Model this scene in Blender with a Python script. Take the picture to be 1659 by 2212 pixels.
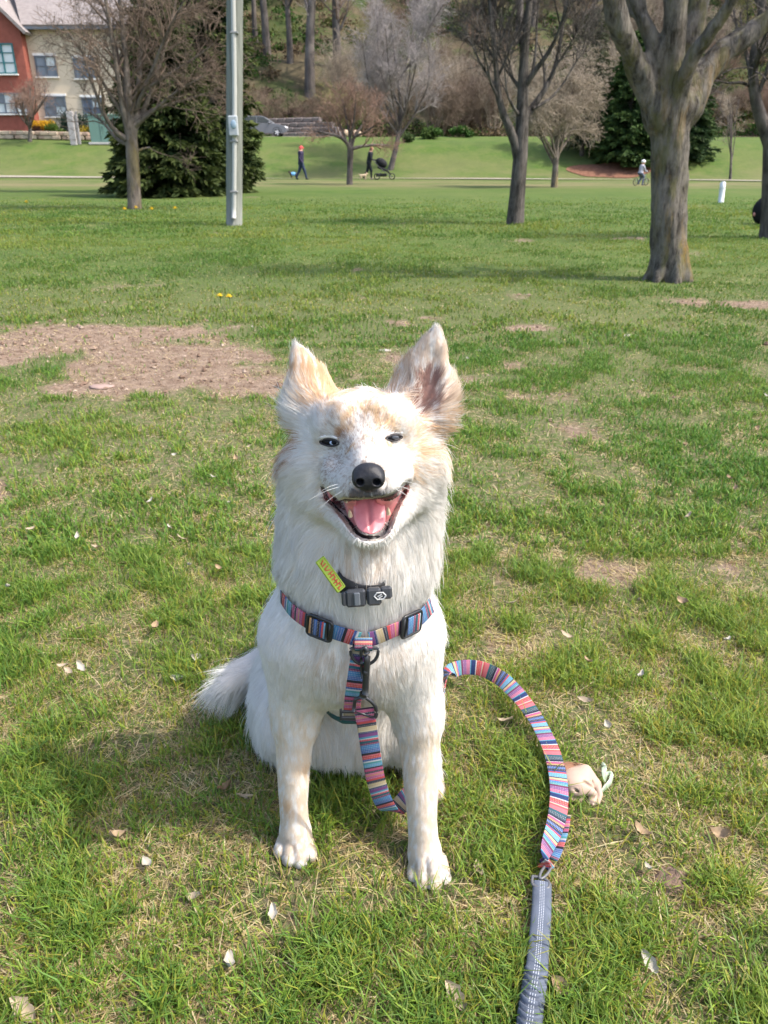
import bpy, bmesh, math, random
import numpy as np
from mathutils import Vector, Matrix
from mathutils.kdtree import KDTree

for _o in list(bpy.data.objects):
    bpy.data.objects.remove(_o)
SC = bpy.context.scene
COL = SC.collection
random.seed(7)
RNG = np.random.default_rng(11)

# ------------------------------------------------------------ camera
CAM_H = 0.9
PITCH = math.radians(24.4)
FPX = 1661.0                      # focal length in units of the 1659 x 2212 picture
cam_data = bpy.data.cameras.new('camera')
cam = bpy.data.objects.new('camera', cam_data)
COL.objects.link(cam)
cam.location = (0, 0, CAM_H)
cam.rotation_euler = (math.pi / 2 - PITCH, 0, 0)
cam_data.sensor_fit = 'AUTO'
cam_data.sensor_width = 36.0
cam_data.lens = 36.0 * FPX / 2212.0
cam_data.clip_start = 0.05
cam_data.clip_end = 2000
cam_data.dof.use_dof = True
cam_data.dof.focus_distance = 0.86
cam_data.dof.aperture_fstop = 15.0
SC.camera = cam

# ------------------------------------------------------------ sky and sun
SUN_EL = math.radians(54)
SUN_AZ = math.radians(-14)         # from +X, a little towards the camera
sun_dir = Vector((math.cos(SUN_EL) * math.cos(SUN_AZ), math.cos(SUN_EL) * math.sin(SUN_AZ), math.sin(SUN_EL)))
world = bpy.data.worlds.new('World')
SC.world = world
world.use_nodes = True
wn = world.node_tree.nodes
wl = world.node_tree.links
wn.clear()
_sky = wn.new('ShaderNodeTexSky')
_sky.sky_type = 'NISHITA'
_sky.sun_disc = False
_sky.sun_elevation = SUN_EL
_sky.sun_rotation = math.pi / 2 - SUN_AZ
_sky.dust_density = 3.0
_sky.ozone_density = 1.0
_bg = wn.new('ShaderNodeBackground')
_bg.inputs['Strength'].default_value = 0.15
_wo = wn.new('ShaderNodeOutputWorld')
wl.new(_sky.outputs[0], _bg.inputs['Color'])
wl.new(_bg.outputs[0], _wo.inputs['Surface'])

sun_data = bpy.data.lights.new('sun', 'SUN')
sun_data.energy = 2.05
sun_data.angle = math.radians(0.6)
sun_data.color = (1.0, 0.95, 0.87)
sun = bpy.data.objects.new('sun', sun_data)
COL.objects.link(sun)
sun.rotation_euler = (-sun_dir).to_track_quat('-Z', 'Y').to_euler()
sun.location = sun_dir * 60

vs = SC.view_settings
vs.view_transform = 'Standard'
vs.look = 'None'
vs.exposure = 1.52
vs.gamma = 1.0
vs.use_curve_mapping = False

SC.render.engine = 'CYCLES'
cy = SC.cycles
cy.max_bounces = 8
cy.diffuse_bounces = 6
cy.glossy_bounces = 2
cy.transmission_bounces = 4
cy.transparent_max_bounces = 4
cy.caustics_reflective = False
cy.caustics_refractive = False
cy.use_adaptive_sampling = True
cy.adaptive_threshold = 0.015
cy.use_denoising = True
cy.denoiser = 'OPENIMAGEDENOISE'
cy.denoising_input_passes = 'RGB_ALBEDO_NORMAL'
SC.cycles_curves.shape = 'RIBBONS'

# ------------------------------------------------------------ helpers
CP, SP = math.cos(PITCH), math.sin(PITCH)

def W(px, py, Y):
    """the place at depth Y (metres north of the lens) that lies behind a spot measured on the photograph"""
    a = (px - 829.5) / FPX
    u = (1106 - py) / FPX
    t = Y / (CP + u * SP)
    return np.array((a * t, Y, CAM_H + t * (-SP + u * CP)))

def G(px, py, z=0.0):
    """the spot of level ground (height z) seen at a place measured on the photograph"""
    a = (px - 829.5) / FPX
    u = (1106 - py) / FPX
    dz = -SP + u * CP
    t = (z - CAM_H) / dz
    return np.array((a * t, t * (CP + u * SP), z))

def link(o, parent=None):
    COL.objects.link(o)
    if parent is not None:
        o.parent = parent
    return o

def tag(o, label=None, cat=None, group=None, kind=None):
    if label: o['label'] = label
    if cat: o['category'] = cat
    if group: o['group'] = group
    if kind: o['kind'] = kind
    return o

def thing(name, label, cat, loc=(0, 0, 0), rz=0.0, group=None):
    o = bpy.data.objects.new(name, None)
    o.empty_display_size = 0.1
    link(o)
    o.location = loc
    o.rotation_euler = (0, 0, rz)
    return tag(o, label, cat, group)

def mesh_np(name, V, F, mat=None, smooth=False, uv=None, col=None, normals=None):
    """mesh from numpy arrays; F is (n,3) or (n,4), or a list of such arrays"""
    me = bpy.data.meshes.new(name)
    V = np.asarray(V, dtype=np.float32)
    Fs = [np.asarray(f, dtype=np.int32) for f in (F if isinstance(F, list) and isinstance(F[0], np.ndarray) else [F]) if len(f)]
    loops = np.concatenate([f.ravel() for f in Fs])
    sizes = np.concatenate([np.full(len(f), f.shape[1], dtype=np.int32) for f in Fs])
    starts = np.concatenate(([0], np.cumsum(sizes)[:-1])).astype(np.int32)
    me.vertices.add(len(V)); me.vertices.foreach_set('co', V.ravel())
    me.loops.add(len(loops)); me.loops.foreach_set('vertex_index', loops)
    me.polygons.add(len(sizes)); me.polygons.foreach_set('loop_start', starts)
    me.polygons.foreach_set('use_smooth', np.full(len(sizes), smooth))
    if uv is not None:
        l = me.uv_layers.new(name='UVMap')
        l.data.foreach_set('uv', np.asarray(uv, dtype=np.float32)[loops].ravel())
    if col is not None:
        col = np.asarray(col, dtype=np.float32)
        if col.shape[1] == 3:
            col = np.concatenate([col, np.ones((len(col), 1), np.float32)], 1)
        ca = me.color_attributes.new('col', 'FLOAT_COLOR', 'POINT')
        ca.data.foreach_set('color', col.ravel())
    me.update(calc_edges=True)
    if mat is not None:
        me.materials.append(mat)
    return me

def obj(name, me, parent=None, loc=None, rot=None):
    o = bpy.data.objects.new(name, me)
    link(o, parent)
    if loc is not None: o.location = loc
    if rot is not None: o.rotation_euler = rot
    return o

class MB:
    """collects boxes, tubes and sheets into ONE mesh"""
    def __init__(s): s.v = []; s.f4 = []; s.f3 = []; s.n = 0
    def add(s, V, F):
        V = np.asarray(V, float); F = np.asarray(F, int)
        (s.f4 if F.shape[1] == 4 else s.f3).append(F + s.n)
        s.v.append(V); s.n += len(V); return s
    def box(s, c, d, rz=0.0, M=None, bev=0.0):
        x, y, z = np.asarray(d) / 2.0
        if bev <= 0:
            V = np.array([(-x,-y,-z),(x,-y,-z),(x,y,-z),(-x,y,-z),(-x,-y,z),(x,-y,z),(x,y,z),(-x,y,z)])
            F = [(0,3,2,1),(4,5,6,7),(0,1,5,4),(1,2,6,5),(2,3,7,6),(3,0,4,7)]
        else:
            b = bev
            o = [(-x+b,-y),(x-b,-y),(x,-y+b),(x,y-b),(x-b,y),(-x+b,y),(-x,y-b),(-x,-y+b)]
            i = [(-x+b,-y+b),(x-b,-y+b),(x-b,-y+b),(x-b,y-b),(x-b,y-b),(-x+b,y-b),(-x+b,y-b),(-x+b,-y+b)]
            rings = [[(p[0],p[1],-z) for p in i],[(p[0],p[1],-z+b) for p in o],[(p[0],p[1],z-b) for p in o],[(p[0],p[1],z) for p in i]]
            V = np.array([p for r in rings for p in r]); F = []
            for r in range(3):
                for k in range(8):
                    F.append((r*8+k, r*8+(k+1)%8, (r+1)*8+(k+1)%8, (r+1)*8+k))
            F += [(24,25,27,28),(24,28,29,31),(0,4,3,1),(0,7,5,4)]
        if M is not None: V = V @ np.asarray(M)[:3,:3].T
        if rz:
            c_, s_ = math.cos(rz), math.sin(rz)
            V = np.stack([V[:,0]*c_-V[:,1]*s_, V[:,0]*s_+V[:,1]*c_, V[:,2]], 1)
        return s.add(V + np.asarray(c), F)
    def tube(s, pts, r, sides=8, cap=True):
        V, F = tube_np(np.asarray(pts, float)[None], np.broadcast_to(np.asarray(r, float), (len(pts),))[None], sides)
        s.add(V, F)
        if cap:
            n = len(pts); base = s.n - len(V)
            for e, rev in ((0, True), (n - 1, False)):
                c = np.asarray(pts[e], float); s.v.append(c[None]); ci = s.n; s.n += 1
                ring = [base + e * sides + k for k in range(sides)]
                T = [(ci, ring[(k+1)%sides], ring[k]) if rev else (ci, ring[k], ring[(k+1)%sides]) for k in range(sides)]
                s.f3.append(np.array(T))
        return s
    def lathe(s, prof, c=(0,0,0), n=16):
        V = []; F = []
        for r, z in prof:
            for k in range(n):
                a = 2*math.pi*k/n; V.append((r*math.cos(a)+c[0], r*math.sin(a)+c[1], z+c[2]))
        for j in range(len(prof)-1):
            for k in range(n):
                F.append((j*n+k, j*n+(k+1)%n, (j+1)*n+(k+1)%n, (j+1)*n+k))
        return s.add(V, F)
    def ell(s, c, r, n=12, m=8, M=None, noise=0.0, seed=0):
        rg = np.random.default_rng(seed)
        V = []; F = []
        for j in range(m+1):
            th = math.pi*j/m
            for k in range(n):
                a = 2*math.pi*k/n
                V.append((math.sin(th)*math.cos(a), math.sin(th)*math.sin(a), math.cos(th)))
        V = np.array(V)
        if noise: V = V * (1 + noise * rg.normal(size=(len(V), 1)))
        V = V*np.asarray(r)
        if M is not None: V = V @ np.asarray(M)[:3,:3].T
        for j in range(m):
            for k in range(n):
                F.append((j*n+k, (j+1)*n+k, (j+1)*n+(k+1)%n, j*n+(k+1)%n))
        return s.add(V + np.asarray(c), F)
    def mesh(s, name, mat, smooth=False):
        F = []
        if s.f4: F.append(np.concatenate(s.f4))
        if s.f3: F.append(np.concatenate(s.f3))
        return mesh_np(name, np.concatenate(s.v), F, mat, smooth)
    def build(s, name, mat, parent=None, smooth=False, loc=None, rot=None):
        return obj(name, s.mesh(name, mat, smooth), parent, loc, rot)

def tube_np(P, R, sides):
    """many tubes at once: P (m,n,3) centre lines, R (m,n) radii"""
    m, n, _ = P.shape
    T = np.empty_like(P)
    T[:, 1:-1] = P[:, 2:] - P[:, :-2]; T[:, 0] = P[:, 1] - P[:, 0]; T[:, -1] = P[:, -1] - P[:, -2]
    T /= np.linalg.norm(T, axis=2, keepdims=True) + 1e-12
    mean = T.mean(1); mean /= np.linalg.norm(mean, axis=1, keepdims=True) + 1e-12
    ref = np.where((np.abs(mean[:, 2:3]) < 0.8), np.array([[0, 0, 1.0]]), np.array([[1.0, 0, 0]]))
    ref = np.repeat(ref[:, None], n, 1)
    A = np.cross(T, ref); A /= np.linalg.norm(A, axis=2, keepdims=True) + 1e-12
    B = np.cross(T, A)
    ang = 2 * np.pi * np.arange(sides) / sides
    V = P[:, :, None] + R[:, :, None, None] * (np.cos(ang)[None, None, :, None] * A[:, :, None] + np.sin(ang)[None, None, :, None] * B[:, :, None])
    base = (np.arange(m) * n * sides)[:, None, None]
    j = (np.arange(n - 1) * sides)[None, :, None]; k = np.arange(sides)[None, None, :]; k2 = (k + 1) % sides
    F = np.stack([base + j + k, base + j + sides + k, base + j + sides + k2, base + j + k2], -1).reshape(-1, 4)
    return V.reshape(-1, 3), F

# ---- value noise on numpy arrays
_perm = np.random.default_rng(3).random((64, 64, 64)).astype(np.float32)
def vnoise(P, scale=1.0):
    P = np.asarray(P, dtype=np.float32) * scale + 517.3
    i = np.floor(P).astype(int); f = P - i; f = f * f * (3 - 2 * f)
    i &= 63; i1 = (i + 1) & 63
    x, y, z = i[..., 0], i[..., 1], i[..., 2]; X, Y, Z = i1[..., 0], i1[..., 1], i1[..., 2]
    fx, fy, fz = f[..., 0], f[..., 1], f[..., 2]
    p = _perm
    a = p[x, y, z] * (1 - fx) + p[X, y, z] * fx
    b = p[x, Y, z] * (1 - fx) + p[X, Y, z] * fx
    c = p[x, y, Z] * (1 - fx) + p[X, y, Z] * fx
    d = p[x, Y, Z] * (1 - fx) + p[X, Y, Z] * fx
    return (a * (1 - fy) + b * fy) * (1 - fz) + (c * (1 - fy) + d * fy) * fz
def fbm(P, scale=1.0, oct=4):
    s = 0; a = 0.5; n = 0
    for k in range(oct):
        s = s + a * vnoise(P, scale * 2 ** k); n += a; a *= 0.55
    return s / n
def n2(x, y, scale, oct=3, off=0.0):
    return fbm(np.stack([x, y, np.full_like(x, off)], -1), scale, oct)
def sstep(a, b, x):
    t = np.clip((np.asarray(x, float) - a) / (b - a), 0, 1); return t * t * (3 - 2 * t)

# ---- implicit surfaces
class Field:
    """smooth union of soft shapes on a grid, turned into ONE continuous mesh"""
    def __init__(s, lo, hi, h):
        s.lo = np.asarray(lo, np.float32); s.h = h
        s.n = np.ceil((np.asarray(hi) - s.lo) / h).astype(int) + 1
        s.F = np.full(s.n, 0.12, np.float32)
    def _win(s, lo, hi):
        a = np.maximum(np.floor((lo - s.lo) / s.h).astype(int), 0); b = np.minimum(np.ceil((hi - s.lo) / s.h).astype(int) + 1, s.n)
        if np.any(b <= a): return None
        ax = [s.lo[i] + s.h * np.arange(a[i], b[i], dtype=np.float32) for i in range(3)]
        return tuple(slice(a[i], b[i]) for i in range(3)), (ax[0][:, None, None], ax[1][None, :, None], ax[2][None, None, :])
    def _put(s, w, d, k, cut):
        A = s.F[w]
        if cut:
            d = -d; hh = np.maximum(k - np.abs(A - d), 0) / k; s.F[w] = np.maximum(A, d) + hh * hh * k * 0.25
        else:
            hh = np.maximum(k - np.abs(A - d), 0) / k; s.F[w] = np.minimum(A, d) - hh * hh * k * 0.25
    def cone(s, a, b, r1, r2, k=0.02, cut=False, squash=None, ax=None):
        a = np.asarray(a, np.float32); b = np.asarray(b, np.float32); m = max(r1, r2) * (squash or 1) + k + 4 * s.h + 0.01
        q = s._win(np.minimum(a, b) - m, np.maximum(a, b) + m)
        if q is None: return s
        w, (X, Y, Z) = q
        px, py, pz = X - a[0], Y - a[1], Z - a[2]
        ba = b - a; l2 = float(ba @ ba) + 1e-12
        t = np.clip((px * ba[0] + py * ba[1] + pz * ba[2]) / l2, 0, 1)
        dx, dy, dz = px - ba[0] * t, py - ba[1] * t, pz - ba[2] * t
        if ax is not None:      # stretched distance along one axis: a flattened cone
            ax = np.asarray(ax, np.float32) / np.linalg.norm(ax); f = squash
            e = dx * ax[0] + dy * ax[1] + dz * ax[2]
            dd = np.sqrt(np.maximum(dx * dx + dy * dy + dz * dz + e * e * (f * f - 1), 0))
            d = (dd - (r1 + (r2 - r1) * t)) / (1 + 0.35 * (f - 1))
        else:
            d = np.sqrt(dx * dx + dy * dy + dz * dz) - (r1 + (r2 - r1) * t)
        s._put(w, d, k, cut); return s
    def ell(s, c, r, k=0.02, cut=False, R=None):
        c = np.asarray(c, np.float32); r = np.asarray(r, np.float32); m = float(r.max()) + k + 4 * s.h
        q = s._win(c - m, c + m)
        if q is None: return s
        w, (X, Y, Z) = q
        p = [X - c[0], Y - c[1], Z - c[2]]
        if R is not None:
            R = np.asarray(R, np.float32); p = [R[0, i] * p[0] + R[1, i] * p[1] + R[2, i] * p[2] for i in range(3)]
        k0 = np.sqrt((p[0] / r[0]) ** 2 + (p[1] / r[1]) ** 2 + (p[2] / r[2]) ** 2)
        k1 = np.sqrt((p[0] / r[0] ** 2) ** 2 + (p[1] / r[1] ** 2) ** 2 + (p[2] / r[2] ** 2) ** 2) + 1e-9
        s._put(w, k0 * (k0 - 1) / k1, k, cut); return s
    def chain(s, pts, rad, k=0.02):
        pts = np.asarray(pts, np.float32); m = max(rad) + k + 4 * s.h + 0.01
        q = s._win(pts.min(0) - m, pts.max(0) + m)
        w, (X, Y, Z) = q; D = None
        for i in range(len(pts) - 1):
            a, b = pts[i], pts[i + 1]; ba = b - a
            px, py, pz = X - a[0], Y - a[1], Z - a[2]
            t = np.clip((px * ba[0] + py * ba[1] + pz * ba[2]) / float(ba @ ba), 0, 1)
            d = np.sqrt((px - ba[0] * t) ** 2 + (py - ba[1] * t) ** 2 + (pz - ba[2] * t) ** 2) - (rad[i] + (rad[i + 1] - rad[i]) * t)
            D = d if D is None else np.minimum(D, d)
        s._put(w, D, k, False); return s
    def sample(s, P):
        g = (np.asarray(P) - s.lo) / s.h; i = np.clip(np.floor(g).astype(int), 0, s.n - 2); f = g - i
        o = 0
        for dx in (0, 1):
            for dy in (0, 1):
                for dz in (0, 1):
                    wt = np.abs(1 - dx - f[..., 0]) * np.abs(1 - dy - f[..., 1]) * np.abs(1 - dz - f[..., 2])
                    o = o + wt * s.F[i[..., 0] + dx, i[..., 1] + dy, i[..., 2] + dz]
        return o
    def hit(s, px, py, lift=0.0, y0=0.45, y1=1.5):
        """first surface point behind a spot measured on the photograph"""
        Y = np.arange(y0, y1, 0.0012)
        P = np.stack([W(px, py, 1.0) - np.array((0, 0, CAM_H))] * len(Y)) * Y[:, None] + np.array((0, 0, CAM_H))
        inb = np.all((P > s.lo) & (P < s.lo + s.h * (s.n - 1)), axis=1)
        d = np.where(inb, s.sample(np.clip(P, s.lo, s.lo + s.h * (s.n - 1.01))), 1)
        i = int(np.argmax(d < lift))
        return P[i] if d[i] < lift else None
    def normal(s, P):
        e = s.h; P = np.asarray(P, float)
        g = np.stack([s.sample(P + np.eye(3)[i] * e) - s.sample(P - np.eye(3)[i] * e) for i in range(3)], -1)
        return g / (np.linalg.norm(g, axis=-1, keepdims=True) + 1e-9)
    def net(s):
        F = s.F; S = F < 0
        c = [S[a:F.shape[0]-1+a, b:F.shape[1]-1+b, d:F.shape[2]-1+d] for a in (0,1) for b in (0,1) for d in (0,1)]
        cnt = sum(q.astype(np.int8) for q in c)
        act = np.argwhere((cnt > 0) & (cnt < 8))
        idx = np.full(cnt.shape, -1, np.int32); idx[act[:,0], act[:,1], act[:,2]] = np.arange(len(act))
        off = np.array([(a,b,d) for a in (0,1) for b in (0,1) for d in (0,1)])
        vals = np.stack([F[act[:,0]+o[0], act[:,1]+o[1], act[:,2]+o[2]] for o in off], 1)
        P = np.zeros((len(act), 3)); n = np.zeros(len(act))
        for i in range(8):
            for j in range(i+1, 8):
                if np.abs(off[i]-off[j]).sum() != 1: continue
                a, b = vals[:, i], vals[:, j]; m = (a < 0) != (b < 0)
                t = np.where(m, a / np.where(m, a - b, 1), 0)
                P += np.where(m[:, None], off[i] + t[:, None] * (off[j] - off[i]), 0); n += m
        V = s.lo + s.h * (act + P / n[:, None])
        quads = []
        for ax in range(3):
            o1, o2 = [(1,2),(2,0),(0,1)][ax]
            sl0 = [slice(None)]*3; sl1 = [slice(None)]*3; sl0[ax] = slice(0,-1); sl1[ax] = slice(1,None)
            A, B = S[tuple(sl0)], S[tuple(sl1)]
            E = np.argwhere(A != B)
            ok = (E[:,o1] > 0) & (E[:,o2] > 0) & (E[:,o1] < F.shape[o1]-1) & (E[:,o2] < F.shape[o2]-1); E = E[ok]
            q = []
            for d1, d2 in ((1,1),(0,1),(0,0),(1,0)):
                C = E.copy(); C[:,o1] -= d1; C[:,o2] -= d2; q.append(idx[C[:,0],C[:,1],C[:,2]])
            q = np.stack(q, 1)
            ins = A[E[:,0],E[:,1],E[:,2]]
            q[~ins] = q[~ins][:, ::-1]
            quads.append(q)
        return V, np.concatenate(quads)

def vert_normals(V, F):
    n = np.cross(V[F[:, 2]] - V[F[:, 0]], V[F[:, 3]] - V[F[:, 1]])
    N = np.zeros_like(V)
    for i in range(4): np.add.at(N, F[:, i], n)
    return N / (np.linalg.norm(N, axis=1, keepdims=True) + 1e-12)

# ---- materials
def new_mat(name):
    m = bpy.data.materials.new(name); m.use_nodes = True
    nt = m.node_tree; b = nt.nodes['Principled BSDF']
    return m, nt, b
def lnk(nt, a, b): nt.links.new(a, b)
def ramp(nt, fac, stops, interp='LINEAR'):
    r = nt.nodes.new('ShaderNodeValToRGB'); r.color_ramp.interpolation = interp
    e = r.color_ramp.elements
    while len(e) > 1: e.remove(e[-1])
    for i, (p, c) in enumerate(stops):
        q = e[0] if i == 0 else e.new(p)
        q.position = p; q.color = (c[0], c[1], c[2], 1)
    if fac is not None: lnk(nt, fac, r.inputs[0])
    return r.outputs[0]
def noise_t(nt, scale, detail=4, rough=0.55, coord='Object', vec=None, stretch=None):
    n = nt.nodes.new('ShaderNodeTexNoise'); n.inputs['Scale'].default_value = scale
    n.inputs['Detail'].default_value = detail; n.inputs['Roughness'].default_value = rough
    if vec is None:
        tc = nt.nodes.new('ShaderNodeTexCoord'); vec = tc.outputs[coord]
    if stretch is not None:
        mp = nt.nodes.new('ShaderNodeMapping'); mp.inputs['Scale'].default_value = stretch
        lnk(nt, vec, mp.inputs[0]); vec = mp.outputs[0]
    lnk(nt, vec, n.inputs['Vector'])
    return n.outputs['Fac']
def math_n(nt, op, a, b=None):
    n = nt.nodes.new('ShaderNodeMath'); n.operation = op
    for i, v in enumerate((a, b)):
        if v is None: continue
        if isinstance(v, (int, float)): n.inputs[i].default_value = v
        else: lnk(nt, v, n.inputs[i])
    return n.outputs[0]
def mixc(nt, fac, a, b):
    n = nt.nodes.new('ShaderNodeMix'); n.data_type = 'RGBA'
    for i, v in ((0, fac), (6, a), (7, b)):
        if isinstance(v, (int, float)): n.inputs[i].default_value = v
        elif isinstance(v, tuple): n.inputs[i].default_value = (*v[:3], 1)
        else: lnk(nt, v, n.inputs[i])
    return n.outputs[2]
def bump(nt, b, h, strength=0.4, dist=0.01):
    n = nt.nodes.new('ShaderNodeBump'); n.inputs['Strength'].default_value = strength; n.inputs['Distance'].default_value = dist
    lnk(nt, h, n.inputs['Height']); lnk(nt, n.outputs[0], b.inputs['Normal'])
def plain(name, c, rough=0.6, spec=0.4, var=0.12, scale=8.0, metal=0.0, bmp=0.0):
    m, nt, b = new_mat(name)
    f = noise_t(nt, scale)
    lo = tuple(v * (1 - var) for v in c); hi = tuple(min(v * (1 + var), 0.95) for v in c)
    lnk(nt, ramp(nt, f, [(0.3, lo), (0.7, hi)]), b.inputs['Base Color'])
    b.inputs['Roughness'].default_value = rough; b.inputs['Specular IOR Level'].default_value = spec; b.inputs['Metallic'].default_value = metal
    if bmp: bump(nt, b, noise_t(nt, scale * 6, 5), bmp, 0.005)
    return m
def attr_mat(name, rough=0.6, spec=0.2, transl=0.0, attr='col'):
    m, nt, b = new_mat(name)
    a = nt.nodes.new('ShaderNodeAttribute'); a.attribute_name = attr
    lnk(nt, a.outputs['Color'], b.inputs['Base Color'])
    b.inputs['Roughness'].default_value = rough; b.inputs['Specular IOR Level'].default_value = spec
    if transl > 0:
        t = nt.nodes.new('ShaderNodeBsdfTranslucent'); lnk(nt, a.outputs['Color'], t.inputs['Color'])
        mx = nt.nodes.new('ShaderNodeMixShader'); mx.inputs[0].default_value = transl
        lnk(nt, b.outputs[0], mx.inputs[1]); lnk(nt, t.outputs[0], mx.inputs[2])
        lnk(nt, mx.outputs[0], nt.nodes['Material Output'].inputs['Surface'])
    return m
# ============================================================ ground
def H(x, y):
    x = np.asarray(x, float); y = np.asarray(y, float)
    z = 2.3 * sstep(52.8, 60.5, y) + 0.45 * sstep(60.5, 66, y) + 0.5 * sstep(66, 88, y)
    hill = np.maximum(y - 86 - 2.5 * np.sin(x * 0.05), 0)
    z = z + 0.52 * hill * sstep(0, 14, hill)
    far = sstep(20, 60, y)
    z = z + far * (n2(x, y, 0.06, 3, 1.0) - 0.5) * 0.5 + sstep(88, 110, y) * (n2(x, y, 0.08, 3, 4.0) - 0.5) * 4.0
    near = sstep(-3, 1, y) * (1 - sstep(3, 9, y))
    mid = sstep(4, 8, y) * (1 - sstep(20, 40, y))
    z = z + near * ((n2(x, y, 3.0, 2, 2.0) - 0.5) * 0.016 + (n2(x, y, 22.0, 2, 3.0) - 0.5) * 0.007)
    z = z + mid * (n2(x, y, 0.5, 2, 5.0) - 0.5) * 0.05
    return z
def GH(px, py):
    """ground point (with relief) seen at a place on the photograph, for the slope beyond the path too"""
    t = np.geomspace(0.4, 400, 6000)
    a = (px - 829.5) / FPX; u = (1106 - py) / FPX
    X = a * t; Yd = t * (CP + u * SP); Z = CAM_H + t * (-SP + u * CP)
    b = Z < H(X, Yd); i = int(np.argmax(b))
    return np.array((X[i], Yd[i], H(X[i], Yd[i])))

# bare earth: place and half-size on the photograph, strength
BARE = [(60, 750, 300, 50, 1.0), (360, 790, 300, 55, 1.0), (520, 830, 130, 40, .75), (330, 720, 220, 24, .7), (150, 840, 260, 28, .6), (-60, 770, 160, 60, .9), (620, 870, 120, 22, .6), (1140, 712, 95, 9, 1.0), (860, 698, 70, 12, .9), (925, 686, 50, 7, .8),
        (1075, 745, 50, 9, .8), (1350, 722, 45, 9, .8), (1280, 745, 60, 9, .6), (1500, 862, 90, 16, .8), (1390, 852, 40, 12, .8), (850, 775, 60, 22, .7), (1580, 657, 130, 10, .8), (1225, 955, 120, 45, .55), (1160, 850, 100, 22, .5),
        (110, 1052, 150, 40, .6), (250, 615, 90, 10, .5), (1640, 745, 80, 14, .5), (350, 1210, 90, 30, .5), (330, 1530, 90, 40, .7), (500, 1170, 60, 20, .4), (1330, 1245, 100, 26, .5), (1000, 820, 60, 16, .7),
        (250, 1640, 130, 50, .5), (1420, 1900, 70, 26, .9), (1490, 1450, 80, 24, .4), (800, 1730, 50, 20, .7), (1100, 1850, 60, 26, .4), (60, 1930, 80, 26, .6), (330, 2080, 90, 40, .4), (1290, 2020, 70, 30, .5), (1480, 2150, 80, 30, .4), (960, 2190, 90, 40, .5), (1560, 1230, 80, 22, .5)]
_bare = []
for (px, py, rw, rh, s) in BARE:
    c = G(px, py); e = G(px + rw, py); f = G(px, py - rh); g = G(px, py + rh)
    _bare.append((c[0], (f[1] + g[1]) / 2, e[0] - c[0], (f[1] - g[1]) / 2, s))
def bare(x, y):
    x = np.asarray(x, float); y = np.asarray(y, float)
    m = np.zeros_like(x)
    for (cx, cy, rx, ry, s) in _bare:
        d = ((x - cx) / rx) ** 2 + ((y - cy) / ry) ** 2; s = s if (cx < -.3 and 2.8 < cy < 5.2) else s * .76
        m = np.maximum(m, s * np.exp(-np.minimum(d, 20) * 0.9))
    sc = 1.0 / np.clip(y * 0.28, 0.35, 6)
    nz = fbm(np.stack([x * sc * 2.2, y * sc * 1.2, np.zeros_like(x)], -1), 2.2, 4)
    nz2 = fbm(np.stack([x * 9, y * 9, np.ones_like(x)], -1), 1.0, 3)
    nz3 = fbm(np.stack([x * 2.6, y * 2.0, np.full_like(x, 8.6)], -1), 1.0, 4)
    m = np.minimum(m, 0.68) + (nz - 0.5) * 1.0 + (nz2 - 0.5) * 0.6 + (nz3 - 0.5) * 1.6
    return sstep(0.26, 0.86, m)

def lush(x, y):
    """0 thin, yellowish turf .. 1 thick green turf"""
    x = np.asarray(x, float); y = np.asarray(y, float)
    nr = 1 - sstep(2.0, 5.0, y)
    k = n2(x, y, 1.6, 3, 11.0) * (0.45 - .25 * nr) + n2(x, y, 6.0, 3, 12.0) * (0.55 - .15 * nr) + n2(x, y, 14.0, 2, 13.0) * .40 * nr
    return sstep(0.36, 0.62, k)

ys = np.concatenate([[-60, -25, -10, -4, -1.5, -0.5], np.arange(0, 2.2, 0.03), np.arange(2.2, 6, 0.07), np.arange(6, 14, 0.22), np.arange(14, 50, 1.0), np.arange(50, 70, 0.6), np.arange(70, 120, 1.5), np.linspace(120, 230, 26), [300, 420]])
ncol = 220
s = np.linspace(-1, 1, ncol); s = 0.55 * s + 0.45 * s ** 3
wx = 3.0 + 1.6 * np.abs(ys)
GX = wx[:, None] * s[None]; GY = np.repeat(ys[:, None], ncol, 1)
GZ = H(GX, GY)
gv = np.stack([GX, GY, GZ], -1).reshape(-1, 3)
ii = (np.arange(len(ys) - 1) * ncol)[:, None] + np.arange(ncol - 1)[None]
gf = np.stack([ii, ii + 1, ii + ncol + 1, ii + ncol], -1).reshape(-1, 4)
gmask = np.stack([bare(GX, GY).ravel() * (gv[:, 1] < 30), lush(GX, GY).ravel(), sstep(2.5, 9, gv[:, 1])], 1)

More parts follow.
